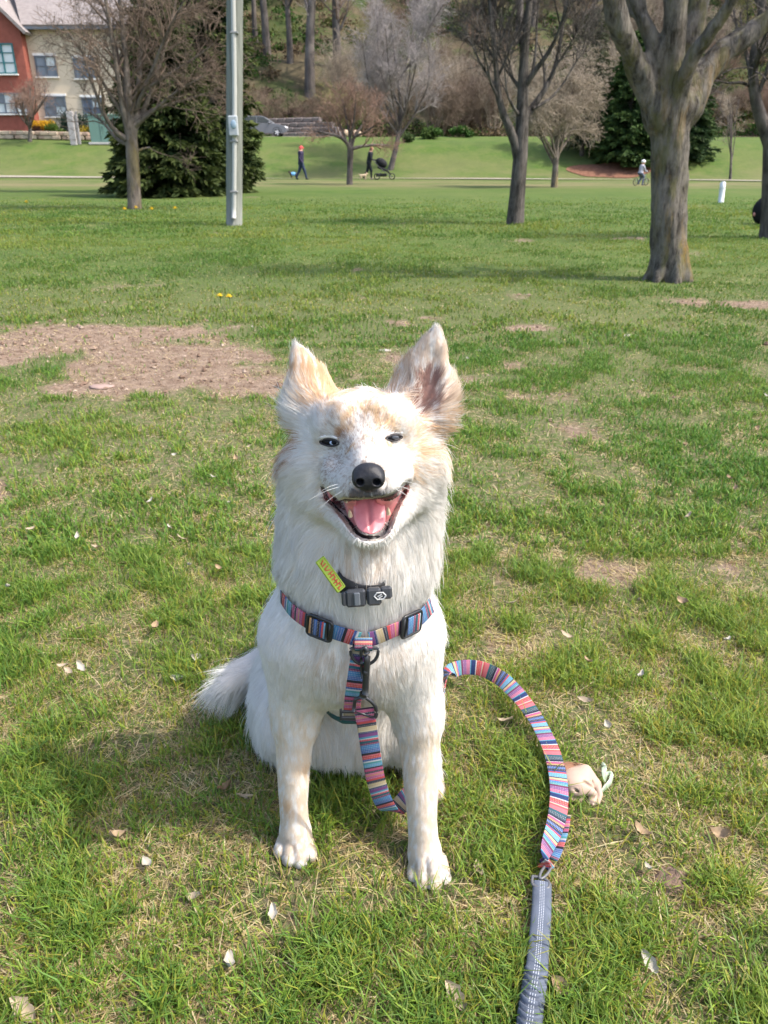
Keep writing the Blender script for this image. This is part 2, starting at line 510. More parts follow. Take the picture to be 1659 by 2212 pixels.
def ground_material():
    m, nt, b = new_mat('turf_and_earth')
    a = nt.nodes.new('ShaderNodeAttribute'); a.attribute_name = 'col'
    sp = nt.nodes.new('ShaderNodeSeparateColor'); lnk(nt, a.outputs['Color'], sp.inputs[0])
    earth = ramp(nt, noise_t(nt, 14, 8, 0.7), [(0.30, (0.13, 0.082, 0.06)), (0.5, (0.245, 0.178, 0.130)), (0.70, (0.34, 0.26, 0.20))])
    e2 = ramp(nt, noise_t(nt, 90, 5, 0.7), [(0.36, (0.35, 0.34, 0.32)), (0.55, (1.0, 0.98, 0.95)), (0.7, (1.15, 1.12, 1.08))])
    mm = nt.nodes.new('ShaderNodeMix'); mm.data_type = 'RGBA'; mm.blend_type = 'MULTIPLY'; mm.inputs[0].default_value = 0.8
    lnk(nt, earth, mm.inputs[6]); lnk(nt, e2, mm.inputs[7]); earth = mm.outputs[2]
    thatch = ramp(nt, noise_t(nt, 120, 6, 0.7, stretch=(1, 0.5, 1)), [(0.35, (0.055, 0.045, 0.026)), (0.5, (0.15, 0.125, 0.075)), (0.65, (0.30, 0.25, 0.15))])
    fine = noise_t(nt, 55, 5, 0.7)
    thatch = mixc(nt, ramp(nt, fine, [(0.40, (0, 0, 0)), (0.62, (1, 1, 1))]), thatch, (0.075, 0.115, 0.026))
    # distant turf: broad mottling, streaks of pale dry grass, darker lush bands
    big = noise_t(nt, 0.22, 5, 0.6, stretch=(0.6, 0.5, 1))
    med = noise_t(nt, 1.3, 5, 0.65, stretch=(0.7, 0.5, 1))
    sml = noise_t(nt, 5.0, 6, 0.8, stretch=(1, .5, 1))
    mixf = math_n(nt, 'ADD', math_n(nt, 'ADD', math_n(nt, 'MULTIPLY', big, 0.26), math_n(nt, 'MULTIPLY', med, 0.42)), math_n(nt, 'MULTIPLY', sml, 0.36))
    turf = ramp(nt, mixf, [(0.36, (0.022, 0.062, 0.008)), (0.46, (0.038, 0.088, 0.012)), (0.55, (0.058, 0.108, 0.016)), (0.63, (0.092, 0.116, 0.030)), (0.70, (0.13, 0.118, 0.055))])
    # pale worn strips beside the path
    geo = nt.nodes.new('ShaderNodeNewGeometry'); ps = nt.nodes.new('ShaderNodeSeparateXYZ'); lnk(nt, geo.outputs['Position'], ps.inputs[0])
    worn = ramp(nt, math_n(nt, 'MULTIPLY', ps.outputs[1], 0.01), [(0.10, (.15, .15, .15)), (0.31, (.2, .2, .2)), (0.375, (.95, .95, .95)), (0.43, (.75, .75, .75)), (0.48, (.3, .3, .3)), (0.535, (.6, .6, .6)), (0.575, (.3, .3, .3)), (0.62, (.15, .15, .15))])
    wn_ = math_n(nt, 'MULTIPLY', worn, ramp(nt, noise_t(nt, 0.5, 6, 0.75, stretch=(0.35, .6, 1)), [(0.34, (0, 0, 0)), (0.54, (1, 1, 1))]))
    turf = mixc(nt, wn_, turf, (0.165, 0.14, 0.072))
    # wooded hillside: leaf litter with green ground cover
    wood = ramp(nt, noise_t(nt, 0.16, 6, 0.7), [(0.33, (0.022, 0.045, 0.010)), (0.47, (0.05, 0.060, 0.022)), (0.54, (0.085, 0.066, 0.04)), (0.70, (0.14, 0.10, 0.062))])
    w2 = ramp(nt, noise_t(nt, 2.2, 5, 0.75), [(0.3, (0.5, 0.5, 0.5)), (0.7, (1.25, 1.25, 1.25))])
    mm2 = nt.nodes.new('ShaderNodeMix'); mm2.data_type = 'RGBA'; mm2.blend_type = 'MULTIPLY'; mm2.inputs[0].default_value = 1.0
    lnk(nt, wood, mm2.inputs[6]); lnk(nt, w2, mm2.inputs[7])
    hillf = ramp(nt, math_n(nt, 'MULTIPLY', ps.outputs[1], 0.01), [(0.84, (0, 0, 0)), (0.90, (1, 1, 1))])
    turf = mixc(nt, hillf, turf, mm2.outputs[2])
    near = mixc(nt, math_n(nt, 'MULTIPLY', sp.outputs[2], 0.85), thatch, turf)
    edge = math_n(nt, 'ADD', sp.outputs[0], math_n(nt, 'MULTIPLY', math_n(nt, 'SUBTRACT', noise_t(nt, 24, 5, 0.7), 0.5), 1.1))
    ef = ramp(nt, edge, [(0.28, (0, 0, 0)), (0.80, (1, 1, 1))])
    lnk(nt, mixc(nt, ef, near, earth), b.inputs['Base Color'])
    b.inputs['Roughness'].default_value = 0.95; b.inputs['Specular IOR Level'].default_value = 0.1
    bump(nt, b, noise_t(nt, 45, 8, 0.75), 0.9, 0.012)
    return m
ground = obj('ground', mesh_np('ground', gv, gf, ground_material(), True, col=gmask))
tag(ground, 'rough park lawn with bare earth patches, rising to a wooded hillside', kind='structure')

def strip(name, L, Rr, mat, lift, label):
    """a sheet between two lines on the ground, following its relief"""
    n = 60; V = []
    for t in np.linspace(0, 1, n):
        a = np.array([np.interp(t, np.linspace(0, 1, len(L)), [p[i] for p in L]) for i in (0, 1)]); b = np.array([np.interp(t, np.linspace(0, 1, len(Rr)), [p[i] for p in Rr]) for i in (0, 1)])
        for s_ in np.linspace(0, 1, 6):
            p = a * (1 - s_) + b * s_; V.append((p[0], p[1], 0))
    V = np.array(V); V[:, 2] = H(V[:, 0], V[:, 1]) + lift
    F = [(i * 6 + j, i * 6 + j + 1, (i + 1) * 6 + j + 1, (i + 1) * 6 + j) for i in range(n - 1) for j in range(5)]
    F = [f[::-1] for f in F]
    o = obj(name, mesh_np(name, V, F, mat, True)); return tag(o, label, kind='structure')
M_PATH = plain('pale_path', (0.29, 0.26, 0.205), 0.9, 0.1, 0.15, 1.5)
strip('path', [(-45, 52.5), (0, 50.4), (40, 44.5)], [(-45, 54.3), (0, 52.8), (40, 47.4)], M_PATH, 0.05, 'pale footpath crossing the park lawn')
M_ROAD = plain('pinkish_asphalt', (0.24, 0.20, 0.18), 0.9, 0.1, 0.1, 0.8)
strip('road', [(-60, 69), (-10, 69), (-4, 68), (-2.5, 67)], [(-60, 78), (-10, 78), (-3.5, 75), (-2.0, 68)], M_ROAD, 0.06, 'pinkish grey lane where the silver car is parked')
strip('gravel_track', [(24, 72), (36, 71), (60, 70)], [(24, 75.5), (36, 76), (60, 76)], plain('pink_gravel', (0.36, 0.25, 0.21), 0.95, 0.1, 0.2, 1.0), 0.06, 'pinkish gravel track below the wooded hill')

# ============================================================ trees
def bark_material(name, dark, light, lichen=None, scale=9.0, moss=None):
    m, nt, b = new_mat(name)
    f = noise_t(nt, scale, 7, 0.72, stretch=(1, 1, 0.22))
    c = ramp(nt, f, [(0.38, dark), (0.5, tuple((x + y) / 2 for x, y in zip(dark, light))), (0.62, light)])
    big = noise_t(nt, scale * 0.25, 3)
    c = mixc(nt, ramp(nt, big, [(0.48, (0, 0, 0)), (0.62, (.5, .5, .5))]), c, tuple(x * 1.2 for x in light))
    if lichen:
        p = noise_t(nt, scale * 0.30, 6, 0.7, stretch=(1, 1, 0.22))
        oz = nt.nodes.new('ShaderNodeSeparateXYZ'); tc_ = nt.nodes.new('ShaderNodeTexCoord'); lnk(nt, tc_.outputs['Object'], oz.inputs[0])
        low = ramp(nt, math_n(nt, 'MULTIPLY', oz.outputs[2], .5), [(0.55, (1, 1, 1)), (0.85, (.1, .1, .1))])
        east = ramp(nt, math_n(nt, 'ADD', math_n(nt, 'MULTIPLY', oz.outputs[0], 3.0), .5), [(0.45, (.35, .35, .35)), (0.9, (1, 1, 1))])
        lf = math_n(nt, 'MULTIPLY', math_n(nt, 'MULTIPLY', low, east), ramp(nt, p, [(0.52, (0, 0, 0)), (0.60, (.85, .85, .85))]))
        c = mixc(nt, lf, c, lichen)
    if moss:
        p = noise_t(nt, scale * 0.31, 5, 0.7, stretch=(1, 1, 0.35))
        c = mixc(nt, ramp(nt, p, [(0.49, (0, 0, 0)), (0.60, (.6, .6, .6))]), c, moss)
    lnk(nt, c, b.inputs['Base Color'])
    b.inputs['Roughness'].default_value = 0.95; b.inputs['Specular IOR Level'].default_value = 0.1
    bump(nt, b, f, 1.0, 0.08)
    return m
M_BARK_BIG = bark_material('bark_lichen', (0.055, 0.047, 0.039), (0.25, 0.222, 0.185), (0.42, 0.25, 0.055), 24.0, (0.16, 0.15, 0.055))
M_BARK = bark_material('bark_grey', (0.055, 0.046, 0.042), (0.165, 0.14, 0.125), None, 12.0)
M_BARK_DARK = bark_material('bark_dark', (0.036, 0.032, 0.028), (0.155, 0.135, 0.118), None, 12.0)
M_BARK_TAN = bark_material('bark_tan', (0.085, 0.068, 0.055), (0.21, 0.175, 0.145), (0.26, 0.20, 0.07), 12.0)
M_BARK_FAR = bark_material('bark_far', (0.060, 0.052, 0.047), (0.15, 0.13, 0.115), None, 2.2)
def twig_mat(name, c): return plain(name, c, 0.9, 0.1, 0.25, 1.5)
M_TWIG_GREY = twig_mat('twig_grey', (0.27, 0.24, 0.23)); M_TWIG_BROWN = twig_mat('twig_brown', (0.17, 0.125, 0.095)); M_TWIG_RED = twig_mat('twig_reddish', (0.215, 0.14, 0.105)); M_TWIG_TAN = twig_mat('twig_tan', (0.28, 0.23, 0.175))

def poly_rs(P, R, n):
    """resample one polyline (points and radii) smoothly"""
    P = np.asarray(P, float); R = np.asarray(R, float)
    d = np.concatenate(([0], np.cumsum(np.linalg.norm(np.diff(P, axis=0), axis=1)))); t = np.linspace(0, d[-1], n)
    o = np.stack([np.interp(t, d, P[:, i]) for i in range(3)] + [np.interp(t, d, R)], 1)
    for _ in range(2): o[1:-1] = .25 * o[:-2] + .5 * o[1:-1] + .25 * o[2:]
    return o[:, :3], o[:, 3]
def sprout(P, R, k, length, rg, t0=0.2, along=0.5, rnd=0.8, up=0.2, n=5, ratio=0.55, rmin=0.004, curl=0.25, droop=0.0, tip=0.25, flat=None):
    """k shoots from random places on the parent polylines P (m,n,3), R (m,n)"""
    m, q, _ = P.shape
    seg = np.linalg.norm(np.diff(P, axis=1), axis=2).sum(1); w = seg / seg.sum()
    pi = rg.choice(m, k, p=w); t = t0 + (1 - t0) * rg.random(k) ** 0.8; f = t * (q - 1); i = np.minimum(f.astype(int), q - 2); u = (f - i)[:, None]
    pos = P[pi, i] * (1 - u) + P[pi, i + 1] * u; rad = R[pi, i] * (1 - u[:, 0]) + R[pi, i + 1] * u[:, 0]
    tan = P[pi, i + 1] - P[pi, i]; tan /= np.linalg.norm(tan, axis=1, keepdims=True) + 1e-9
    side = rg.normal(size=(k, 3)); side -= tan * (side * tan).sum(1, keepdims=True); side /= np.linalg.norm(side, axis=1, keepdims=True)
    d = tan * along + side * rnd + np.array((0, 0, up)); d /= np.linalg.norm(d, axis=1, keepdims=True)
    L = length * rg.uniform(0.55, 1.25, k) * (1.15 - 0.5 * t)
    out = np.zeros((k, n, 3)); out[:, 0] = pos
    bend = rg.normal(size=(k, 3)) * curl
    for j in range(1, n):
        s_ = j / (n - 1)
        dd = d + bend * s_ + np.array((0, 0, -droop)) * s_ + rg.normal(size=(k, 3)) * curl * 0.4; dd /= np.linalg.norm(dd, axis=1, keepdims=True)
        out[:, j] = out[:, j - 1] + dd * (L / (n - 1))[:, None]
    r0 = np.maximum(np.minimum(rad * ratio, L * 0.03 + rmin), rmin)
    rr = r0[:, None] * np.linspace(1, tip, n)[None]
    return out, np.maximum(rr, rmin * 0.6)
def join_tubes(items):
    V = []; F = []; n = 0
    for P, R, sides in items:
        v, f = tube_np(P, R, sides); V.append(v); F.append(f + n); n += len(v)
    return np.concatenate(V), np.concatenate(F)
def bare_tree(name, label, limbs, spec, mats, seed, base, group=None, sides=9, cat='tree', tw='twigs'):
    """limbs: list of (points, radii) in scene coordinates; spec: shoots level by level"""
    rg = np.random.default_rng(seed)
    base = np.asarray(base, float)
    t = thing(name, label, cat, tuple(base), 0, group)
    LP, LR = [], []
    for P, R in limbs:
        p, r = poly_rs(P, R, 14); LP.append(p - base); LR.append(r)
    LP, LR = np.array(LP), np.array(LR)
    v, f = tube_np(LP, LR, sides)
    wob = 1 + 0.0 * v[:, 0]
    obj('trunk', mesh_np('trunk', v, f, mats[0], True), t)
    src = LP[spec.get('from', 1):] if len(LP) > 1 else LP; sr = LR[spec.get('from', 1):] if len(LP) > 1 else LR
    lev = []
    for (k, L, kw, sd) in spec['levels']:
        src, sr = sprout(src, sr, k, L, rg, **kw); lev.append((src, sr, sd))
    v, f = join_tubes(lev)
    obj(tw, mesh_np(tw, v, f, mats[1], True), t)['kind'] = 'stuff'
    return t
def limb(pts, Y, ppm, dy=0.0):
    """limb given as (px, py, width in px) at distance Y"""
    n = len(pts)
    P = [W(p[0], p[1], Y + dy * i / max(n - 1, 1)) for i, p in enumerate(pts)]
    return P, [p[2] / 2 / ppm for p in pts]
def ppm_at(Y): return FPX / (Y * CP + CAM_H * SP)

# ---- the big tree at the right: trunk and limbs grow out of each other
def big_tree():
    Y = 6.73; q = ppm_at(Y); b = G(1443, 606)
    t = thing('big_tree', 'thick grey-barked bare tree with orange lichen, forking into five limbs low at the right', 'tree', tuple(b))
    f = Field((b[0] - 1.35, Y - 1.2, -0.12), (b[0] + 1.45, Y + 1.0, 2.75), 0.021)
    r = lambda w: w / 2 / q
    def ch(pts, k=0.05): f.chain([W(p[0], p[1], p[2]) for p in pts], [r(p[3]) for p in pts], k)
    ch([(1443, 612, Y, 84), (1444, 560, Y, 78), (1444, 420, Y, 69), (1446, 300, Y, 74), (1448, 230, Y, 80)], 0.04)
    for k in range(7):
        a = 2 * math.pi * k / 7 + .3
        f.cone(b + np.array((.06 * math.cos(a), .06 * math.sin(a), .22)), b + np.array((.205 * math.cos(a), .205 * math.sin(a), -.04)), .055, .035, .06)
    ch([(1425, 255, Y, 62), (1400, 190, Y - .03, 52), (1368, 130, Y - .08, 46), (1340, 60, Y - .15, 42), (1322, -30, Y - .2, 38), (1300, -150, Y - .3, 32)])
    ch([(1448, 215, Y, 46), (1440, 150, Y - .05, 38), (1412, 95, Y - .05, 34), (1388, 40, Y - .05, 30), (1365, -40, Y, 27), (1330, -150, Y, 20)])
    ch([(1412, 95, Y - .05, 20), (1395, 60, Y + .05, 18), (1365, 20, Y + .2, 16), (1335, -40, Y + .35, 14)], 0.03)
    ch([(1452, 235, Y, 60), (1454, 140, Y - .06, 46), (1458, 60, Y - .1, 44), (1462, -40, Y - .12, 42), (1458, -160, Y - .1, 36)])
    ch([(1470, 235, Y, 58), (1486, 130, Y + .14, 46), (1500, 50, Y + .2, 44), (1520, -40, Y + .25, 40), (1560, -150, Y + .3, 32)])
    ch([(1455, 225, Y - .05, 40), (1478, 160, Y - .2, 31), (1508, 105, Y - .3, 28), (1545, 55, Y - .4, 25), (1600, -25, Y - .5, 21), (1650, -110, Y - .5, 16)])
    ch([(1485, 235, Y, 60), (1515, 165, Y + .05, 48), (1560, 112, Y + .1, 43), (1615, 78, Y + .1, 39), (1690, 20, Y + .1, 34), (1740, -60, Y + .1, 28)])
    Vg = np.stack(np.meshgrid(*[f.lo[i] + f.h * np.arange(f.n[i]) for i in range(3)], indexing='ij'), -1)
    near = np.abs(f.F) < 0.06
    pp = Vg[near]
    f.F[near] += (fbm(pp * np.array((1, 1, .3)), 16, 3) - 0.5) * 0.045 + (vnoise(pp * np.array((1, 1, .6)), 6) - 0.5) * 0.025
    V, F = f.net()
    obj('trunk', mesh_np('trunk', V - b, F, M_BARK_BIG, True), t)
    rg = np.random.default_rng(5)
    ends = [limb(p, Y, q) for p in ([(1300, -140, 30), (1260, -300, 22), (1230, -500, 14)], [(1330, -140, 18), (1300, -300, 14), (1290, -480, 8)], [(1458, -150, 34), (1440, -330, 24), (1450, -520, 14)], [(1560, -140, 30), (1590, -300, 22), (1600, -500, 12)], [(1650, -100, 16), (1700, -230, 12), (1740, -400, 8)], [(1740, -50, 28), (1850, -170, 20), (1930, -350, 12)])]
    P = np.array([poly_rs(p, r_, 8)[0] for p, r_ in ends]) - b; R = np.array([poly_rs(p, r_, 8)[1] for p, r_ in ends])
    l1 = sprout(P, R, 60, 0.9, rg, rnd=.7, along=.8, up=.3); l2 = sprout(*l1, 420, 0.45, rg, rnd=.7, up=.2); l3 = sprout(*l2, 1500, 0.22, rg, rnd=.7, n=3, rmin=.003)
    V, F = join_tubes([(P, R, 8), (*l1, 5), (*l2, 4), (*l3, 3)])
    obj('branches', mesh_np('branches', V, F, M_BARK, True), t)['kind'] = 'stuff'
big_tree()

# ---- the tree with the elbow, in the middle distance
Y = 13.4; q = ppm_at(Y)
bare_tree('bare_tree', 'slender dark bare tree with an elbow-shaped side stem standing on mown lawn', [
    limb([(1113, 486, 40), (1114, 470, 34), (1117, 420, 31), (1124, 350, 33), (1130, 300, 30), (1129, 250, 24), (1128, 187, 21), (1131, 110, 18), (1140, 50, 15), (1147, -10, 13), (1150, -130, 9), (1158, -260, 4)], Y, q),
    limb([(1122, 345, 26), (1117, 300, 20), (1103, 272, 16), (1085, 258, 15), (1075, 232, 14), (1074, 160, 11), (1068, 100, 9), (1055, -20, 7), (1040, -160, 3)], Y, q, -.2),
    limb([(1130, 260, 18), (1145, 236, 14), (1170, 208, 11), (1196, 166, 9), (1212, 90, 7), (1222, 0, 5), (1240, -140, 2.5)], Y, q, .3),
    limb([(1131, 190, 14), (1150, 158, 10), (1177, 128, 9), (1203, 85, 7), (1224, 14, 5), (1260, -110, 2.5)], Y, q, -.4),
    limb([(1128, 200, 10), (1115, 178, 7), (1100, 162, 5), (1082, 130, 4), (1060, 60, 2.5)], Y, q, .3),
    limb([(1130, 120, 10), (1122, 70, 7), (1118, 0, 6), (1108, -110, 3)], Y, q, .2),
    limb([(1128, 255, 9), (1112, 238, 6), (1095, 205, 4.5), (1090, 150, 3)], Y, q, -.3),
    limb([(1150, 158, 7), (1158, 110, 5), (1160, 40, 4), (1170, -60, 2)], Y, q, .2),
    limb([(1150, 235, 8), (1190, 215, 5), (1225, 170, 4), (1262, 100, 2.2)], Y, q, .4)],
    {'from': 1, 'levels': [(70, .95, dict(rnd=.6, along=.9, up=.35, rmin=.006), 5), (600, .5, dict(rnd=.7, along=.7, up=.25, rmin=.0055), 4), (2600, .30, dict(rnd=.7, n=3, rmin=.0045), 3)]},
    (M_BARK_DARK, M_BARK_DARK), 21, G(1113, 484))

# ---- the many-stemmed tree before the spruce
Y = 17.8; q = ppm_at(Y)
stems = [limb([(291, 455, 31), (289, 400, 26), (287, 340, 26), (284, 300, 30), (280, 250, 20), (276, 180, 14), (268, 90, 10), (255, -20, 7), (250, -140, 3)], Y, q)]
for pts, dy in (([(284, 310, 18), (272, 270, 13), (258, 190, 10), (243, 90, 8), (225, -20, 5), (210, -130, 2)], -.4), ([(286, 300, 18), (296, 240, 13), (302, 150, 10), (308, 60, 8), (318, -60, 5), (330, -150, 2)], .3), ([(282, 305, 14), (255, 292, 11), (235, 270, 9), (215, 225, 7), (196, 170, 5), (170, 90, 2.5)], -.5),
                ([(288, 285, 14), (310, 240, 10), (330, 190, 8), (352, 120, 6), (375, 30, 4), (392, -60, 2)], .5), ([(288, 275, 12), (318, 250, 8), (352, 222, 6), (392, 190, 4), (440, 165, 2)], -.3), ([(276, 220, 10), (262, 150, 7), (240, 60, 5), (205, -30, 2.5)], .6), ([(292, 240, 10), (330, 150, 7), (365, 60, 5), (410, -20, 2)], -.6),
                ([(290, 330, 8), (306, 322, 5), (325, 318, 3)], .1), ([(280, 315, 9), (250, 300, 7), (222, 262, 5), (190, 242, 3)], .4), ([(288, 262, 11), (330, 236, 7), (380, 222, 5), (440, 204, 3.5), (478, 190, 2)], .2),
                ([(296, 205, 9), (350, 170, 6), (415, 130, 4), (462, 95, 2.5)], -.2), ([(266, 250, 9), (205, 150, 5), (165, 95, 3.5), (138, 60, 2)], .2)):
    stems.append(limb(pts, Y, q, dy))
bare_tree('bare_tree', 'many-stemmed bare tree with dense brown twigs in front of the big spruce', stems,
    {'from': 0, 'levels': [(150, 1.0, dict(t0=.3, rnd=.75, along=.75, up=.25, rmin=.006), 4), (1200, .55, dict(rnd=.75, along=.7, up=.1, droop=.15, rmin=.0055), 3), (4200, .33, dict(rnd=.7, n=3, droop=.15, rmin=.0045), 3)]},
    (M_BARK_TAN, M_TWIG_BROWN), 22, G(291, 454))

# ---- small tree with reddish twigs by the path
Y = 37.6; q = ppm_at(Y)
stems = [limb([(755, 402, 14), (756, 360, 12), (757, 322, 14)], Y, q)]
for pts, dy in (([(757, 325, 9), (748, 305, 8), (733, 294, 7), (705, 288, 5), (680, 282, 3)], -.5), ([(757, 325, 9), (762, 300, 8), (776, 280, 6), (792, 255, 4), (805, 225, 2)], .5), ([(757, 322, 8), (756, 290, 6), (748, 255, 5), (740, 215, 3)], .2), ([(758, 322, 8), (780, 316, 6), (810, 313, 5), (842, 314, 3)], .4),
                ([(748, 305, 6), (735, 270, 4), (720, 235, 2.5)], .8), ([(765, 296, 6), (790, 285, 4), (822, 262, 2)], -.8), ([(756, 300, 5), (765, 260, 4), (768, 215, 2)], -.6)):
    stems.append(limb(pts, Y, q, dy))
bare_tree('small_tree', 'small low-forking tree with reddish brown twigs between the two walkers', stems,
    {'from': 1, 'levels': [(70, 1.1, dict(rnd=.8, along=.6, up=.45, rmin=.012), 4), (480, .65, dict(rnd=.8, along=.6, up=.3, rmin=.009), 3), (2100, .42, dict(rnd=.8, n=3, up=.2, rmin=.0075), 3)]},
    (M_BARK, M_TWIG_RED), 23, GH(755, 402))

# ---- pale smoky tree behind it
def smoky(name, label, px, base_py, top_py, half, seed, mats, lean=0.0, dens=1.0, low=0.35, rt=10, spread=1.0, droop=0.0, group=None, up=0.35):
    b = GH(px, base_py); Y = b[1]; q = ppm_at(Y); rg = random.Random(seed)
    ytop = lambda f: base_py + (top_py - base_py) * f
    st = [limb([(px, base_py + 3, rt * 1.3), (px + lean * 12, ytop(.16), rt), (px + lean * 20, ytop(.35), rt * .8), (px + lean * 10, ytop(.6), rt * .5), (px, ytop(.95), 2)], Y, q)]
    for k in range(11):
        s_ = rg.uniform(-1, 1); f0 = rg.uniform(low * .45, low + .2)
        x0 = px + lean * 14
        st.append(limb([(x0, ytop(f0), rt * .55), (x0 + s_ * half * .3, ytop(f0 + .12), rt * .42), (x0 + s_ * half * .65, ytop(min(f0 + .32, .85)), rt * .3), (x0 + s_ * half * (.6 + .4 * rg.random()), ytop(min(f0 + rg.uniform(.4, .62), 1.0)), 1.6)], Y, q, rg.uniform(-1, 1) * half / q))
    return bare_tree(name, label, st, {'from': 1, 'levels': [(int(130 * dens), 1.5 * spread, dict(rnd=.7, along=.8, up=up, rmin=.014, droop=droop), 4), (int(900 * dens), .95 * spread, dict(rnd=.75, along=.7, up=up * .7, rmin=.011, droop=droop), 3), (int(3400 * dens), .6 * spread, dict(rnd=.75, n=3, up=.15, rmin=.0085, droop=droop), 3)]}, mats, seed, b, group)
smoky('bare_tree', 'tall pale grey tree with a smoky haze of twigs behind the stroller', 843, 366, 10, 105, 31, (M_BARK, M_TWIG_GREY), 1.3, 2.2)
smoky('bare_tree', 'grey bare tree with drooping tan twigs between elbow-stemmed tree and dark conifer', 1197, 405, 90, 95, 32, (M_BARK_TAN, M_TWIG_TAN), .3, 1.5, .3, 12, .8, .45)
smoky('small_tree', 'small reddish bare tree before the red brick house wall', 65, 306, 185, 62, 33, (M_BARK_DARK, M_TWIG_RED), .0, .55, .3, 7, .7)
smoky('sapling', 'thin young bare sapling on the slope behind the white marker post', 1577, 388, 215, 26, 34, (M_BARK, M_TWIG_TAN), .15, .14, .35, 5, .55)

# ---- trees at the right edge
Y = 10.7; q = ppm_at(Y)
bare_tree('bare_tree', 'dark bare tree with curved limbs cut off by the right edge', [
    limb([(1668, 520, 62), (1668, 500, 50), (1669, 420, 44), (1672, 340, 44), (1674, 290, 46)], Y, q),
    limb([(1670, 320, 34), (1650, 272, 26), (1632, 225, 22), (1624, 170, 19), (1628, 110, 16), (1645, 30, 13), (1655, -80, 9)], Y, q, -.2), limb([(1674, 300, 30), (1685, 220, 24), (1690, 120, 20), (1692, 0, 15), (1700, -140, 8)], Y, q, .2), limb([(1630, 150, 9), (1610, 110, 7), (1590, 60, 5), (1580, -20, 3)], Y, q, .3),
    limb([(1627, 190, 8), (1604, 178, 6), (1570, 180, 4), (1545, 172, 2)], Y, q, -.3), limb([(1674, 300, 24), (1720, 220, 18), (1760, 120, 12), (1790, 0, 8)], Y, q)],
    {'from': 1, 'levels': [(50, .9, dict(rnd=.6, along=.9, up=.2, rmin=.006), 4), (320, .5, dict(rnd=.7, along=.7, up=.1, rmin=.0045), 3), (1000, .3, dict(rnd=.7, n=3, rmin=.0035), 3)]},
    (M_BARK, M_BARK), 41, G(1668, 516))

# ---- conifers
M_NEEDLE = attr_mat('needles', 0.7, 0.15, 0.15)
def conifer(name, label, base, height, radius, seed, levels=34, per=10, sprays=46, dark=(0.016, 0.036, 0.013), light=(0.085, 0.110, 0.030), dead=0.0, group=None, lift=0.0, size=1.0, prof=0.8):
    rg = np.random.default_rng(seed); base = np.asarray(base, float)
    t = thing(name, label, 'tree', tuple(base), 0, group)
    P, R = poly_rs([(0, 0, -.1), (0, 0, height * .5), (0, 0, height)], [height * .018, height * .011, .02], 10)
    obj('trunk', mesh_np('trunk', *tube_np(P[None], R[None], 8), M_BARK_DARK, True), t)
    k = levels * per
    f = (np.repeat(np.arange(levels), per) + rg.uniform(-.4, .4, k)) / levels; f = np.clip(f, 0, .985) ; z0 = lift + (height - lift) * f
    ang = rg.uniform(0, 2 * np.pi, k)
    rad = radius * (1 - f) ** prof * rg.uniform(.72, 1.12, k) * (0.72 + 0.28 * sstep(0, .12, f)) + .06
    out = np.stack([np.cos(ang), np.sin(ang), 0 * ang], 1); n = 7
    B = np.zeros((k, n, 3))
    for j in range(n):
        s_ = j / (n - 1)
        B[:, j] = out * (rad * s_)[:, None]; B[:, j, 2] = z0 + rad * (0.10 * s_ - 0.62 * s_ ** 2 + 0.34 * s_ ** 3) * (1.0 - .45 * f)
    B[:, :, 2] = np.maximum(B[:, :, 2], .04)
    BR = np.linspace(1, .25, n)[None] * (rad * .012 + .006)[:, None]
    V, F = tube_np(B, BR, 3)
    # needle sprays hang and spread from each branch
    m = k * sprays; bi = np.repeat(np.arange(k), sprays); s_ = rg.random(m) ** .7 * .93 + .07; ff = s_ * (n - 1); i = np.minimum(ff.astype(int), n - 2); u = (ff - i)[:, None]
    p = B[bi, i] * (1 - u) + B[bi, i + 1] * u
    o = out[bi]; side = np.stack([-o[:, 1], o[:, 0], 0 * o[:, 0]], 1) * rg.choice((-1, 1), m)[:, None]
    d = o * rg.uniform(.4, 1.0, (m, 1)) + side * rg.uniform(0, .9, (m, 1)) + np.stack([0 * s_, 0 * s_, rg.uniform(-.7, .25, m)], 1); d /= np.linalg.norm(d, axis=1, keepdims=True)
    Ls = size * (0.10 + .13 * (1 - f[bi])) * rg.uniform(.6, 1.3, m) * min(1.0, radius / 2.2) * 1.5; w = np.cross(d, rg.normal(size=(m, 3))); w /= np.linalg.norm(w, axis=1, keepdims=True); w *= (Ls * .15)[:, None]
    p = p + rg.normal(size=(m, 3)) * .03
    A = p; Bq = p + d * (Ls * .5)[:, None] + w; Cq = p + d * Ls[:, None] + np.array((0, 0, -.02)); Dq = p + d * (Ls * .45)[:, None] - w
    V2 = np.stack([A, Bq, Cq, Dq], 1).reshape(-1, 3); F2 = np.arange(4 * m).reshape(-1, 4)
    tone = np.clip(s_ * .8 + rg.normal(size=m) * .16 - .12 + .35 * (vnoise(p, 1.4) - .5), 0, 1)[:, None] ** 1.5  # shade inside the crown and lit tips are put into the needle colour
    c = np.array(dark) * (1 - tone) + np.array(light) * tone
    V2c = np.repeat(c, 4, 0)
    obj('branches', mesh_np('branches', V, F, M_BARK_DARK, True), t)['kind'] = 'stuff'
    V2[:, 2] = np.maximum(V2[:, 2], .02)
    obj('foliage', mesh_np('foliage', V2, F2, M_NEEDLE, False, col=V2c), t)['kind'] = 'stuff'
    return t
sb = G(372, 424)
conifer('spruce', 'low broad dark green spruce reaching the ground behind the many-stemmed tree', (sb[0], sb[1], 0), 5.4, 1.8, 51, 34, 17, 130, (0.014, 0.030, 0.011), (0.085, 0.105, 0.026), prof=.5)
sb = G(464, 418)
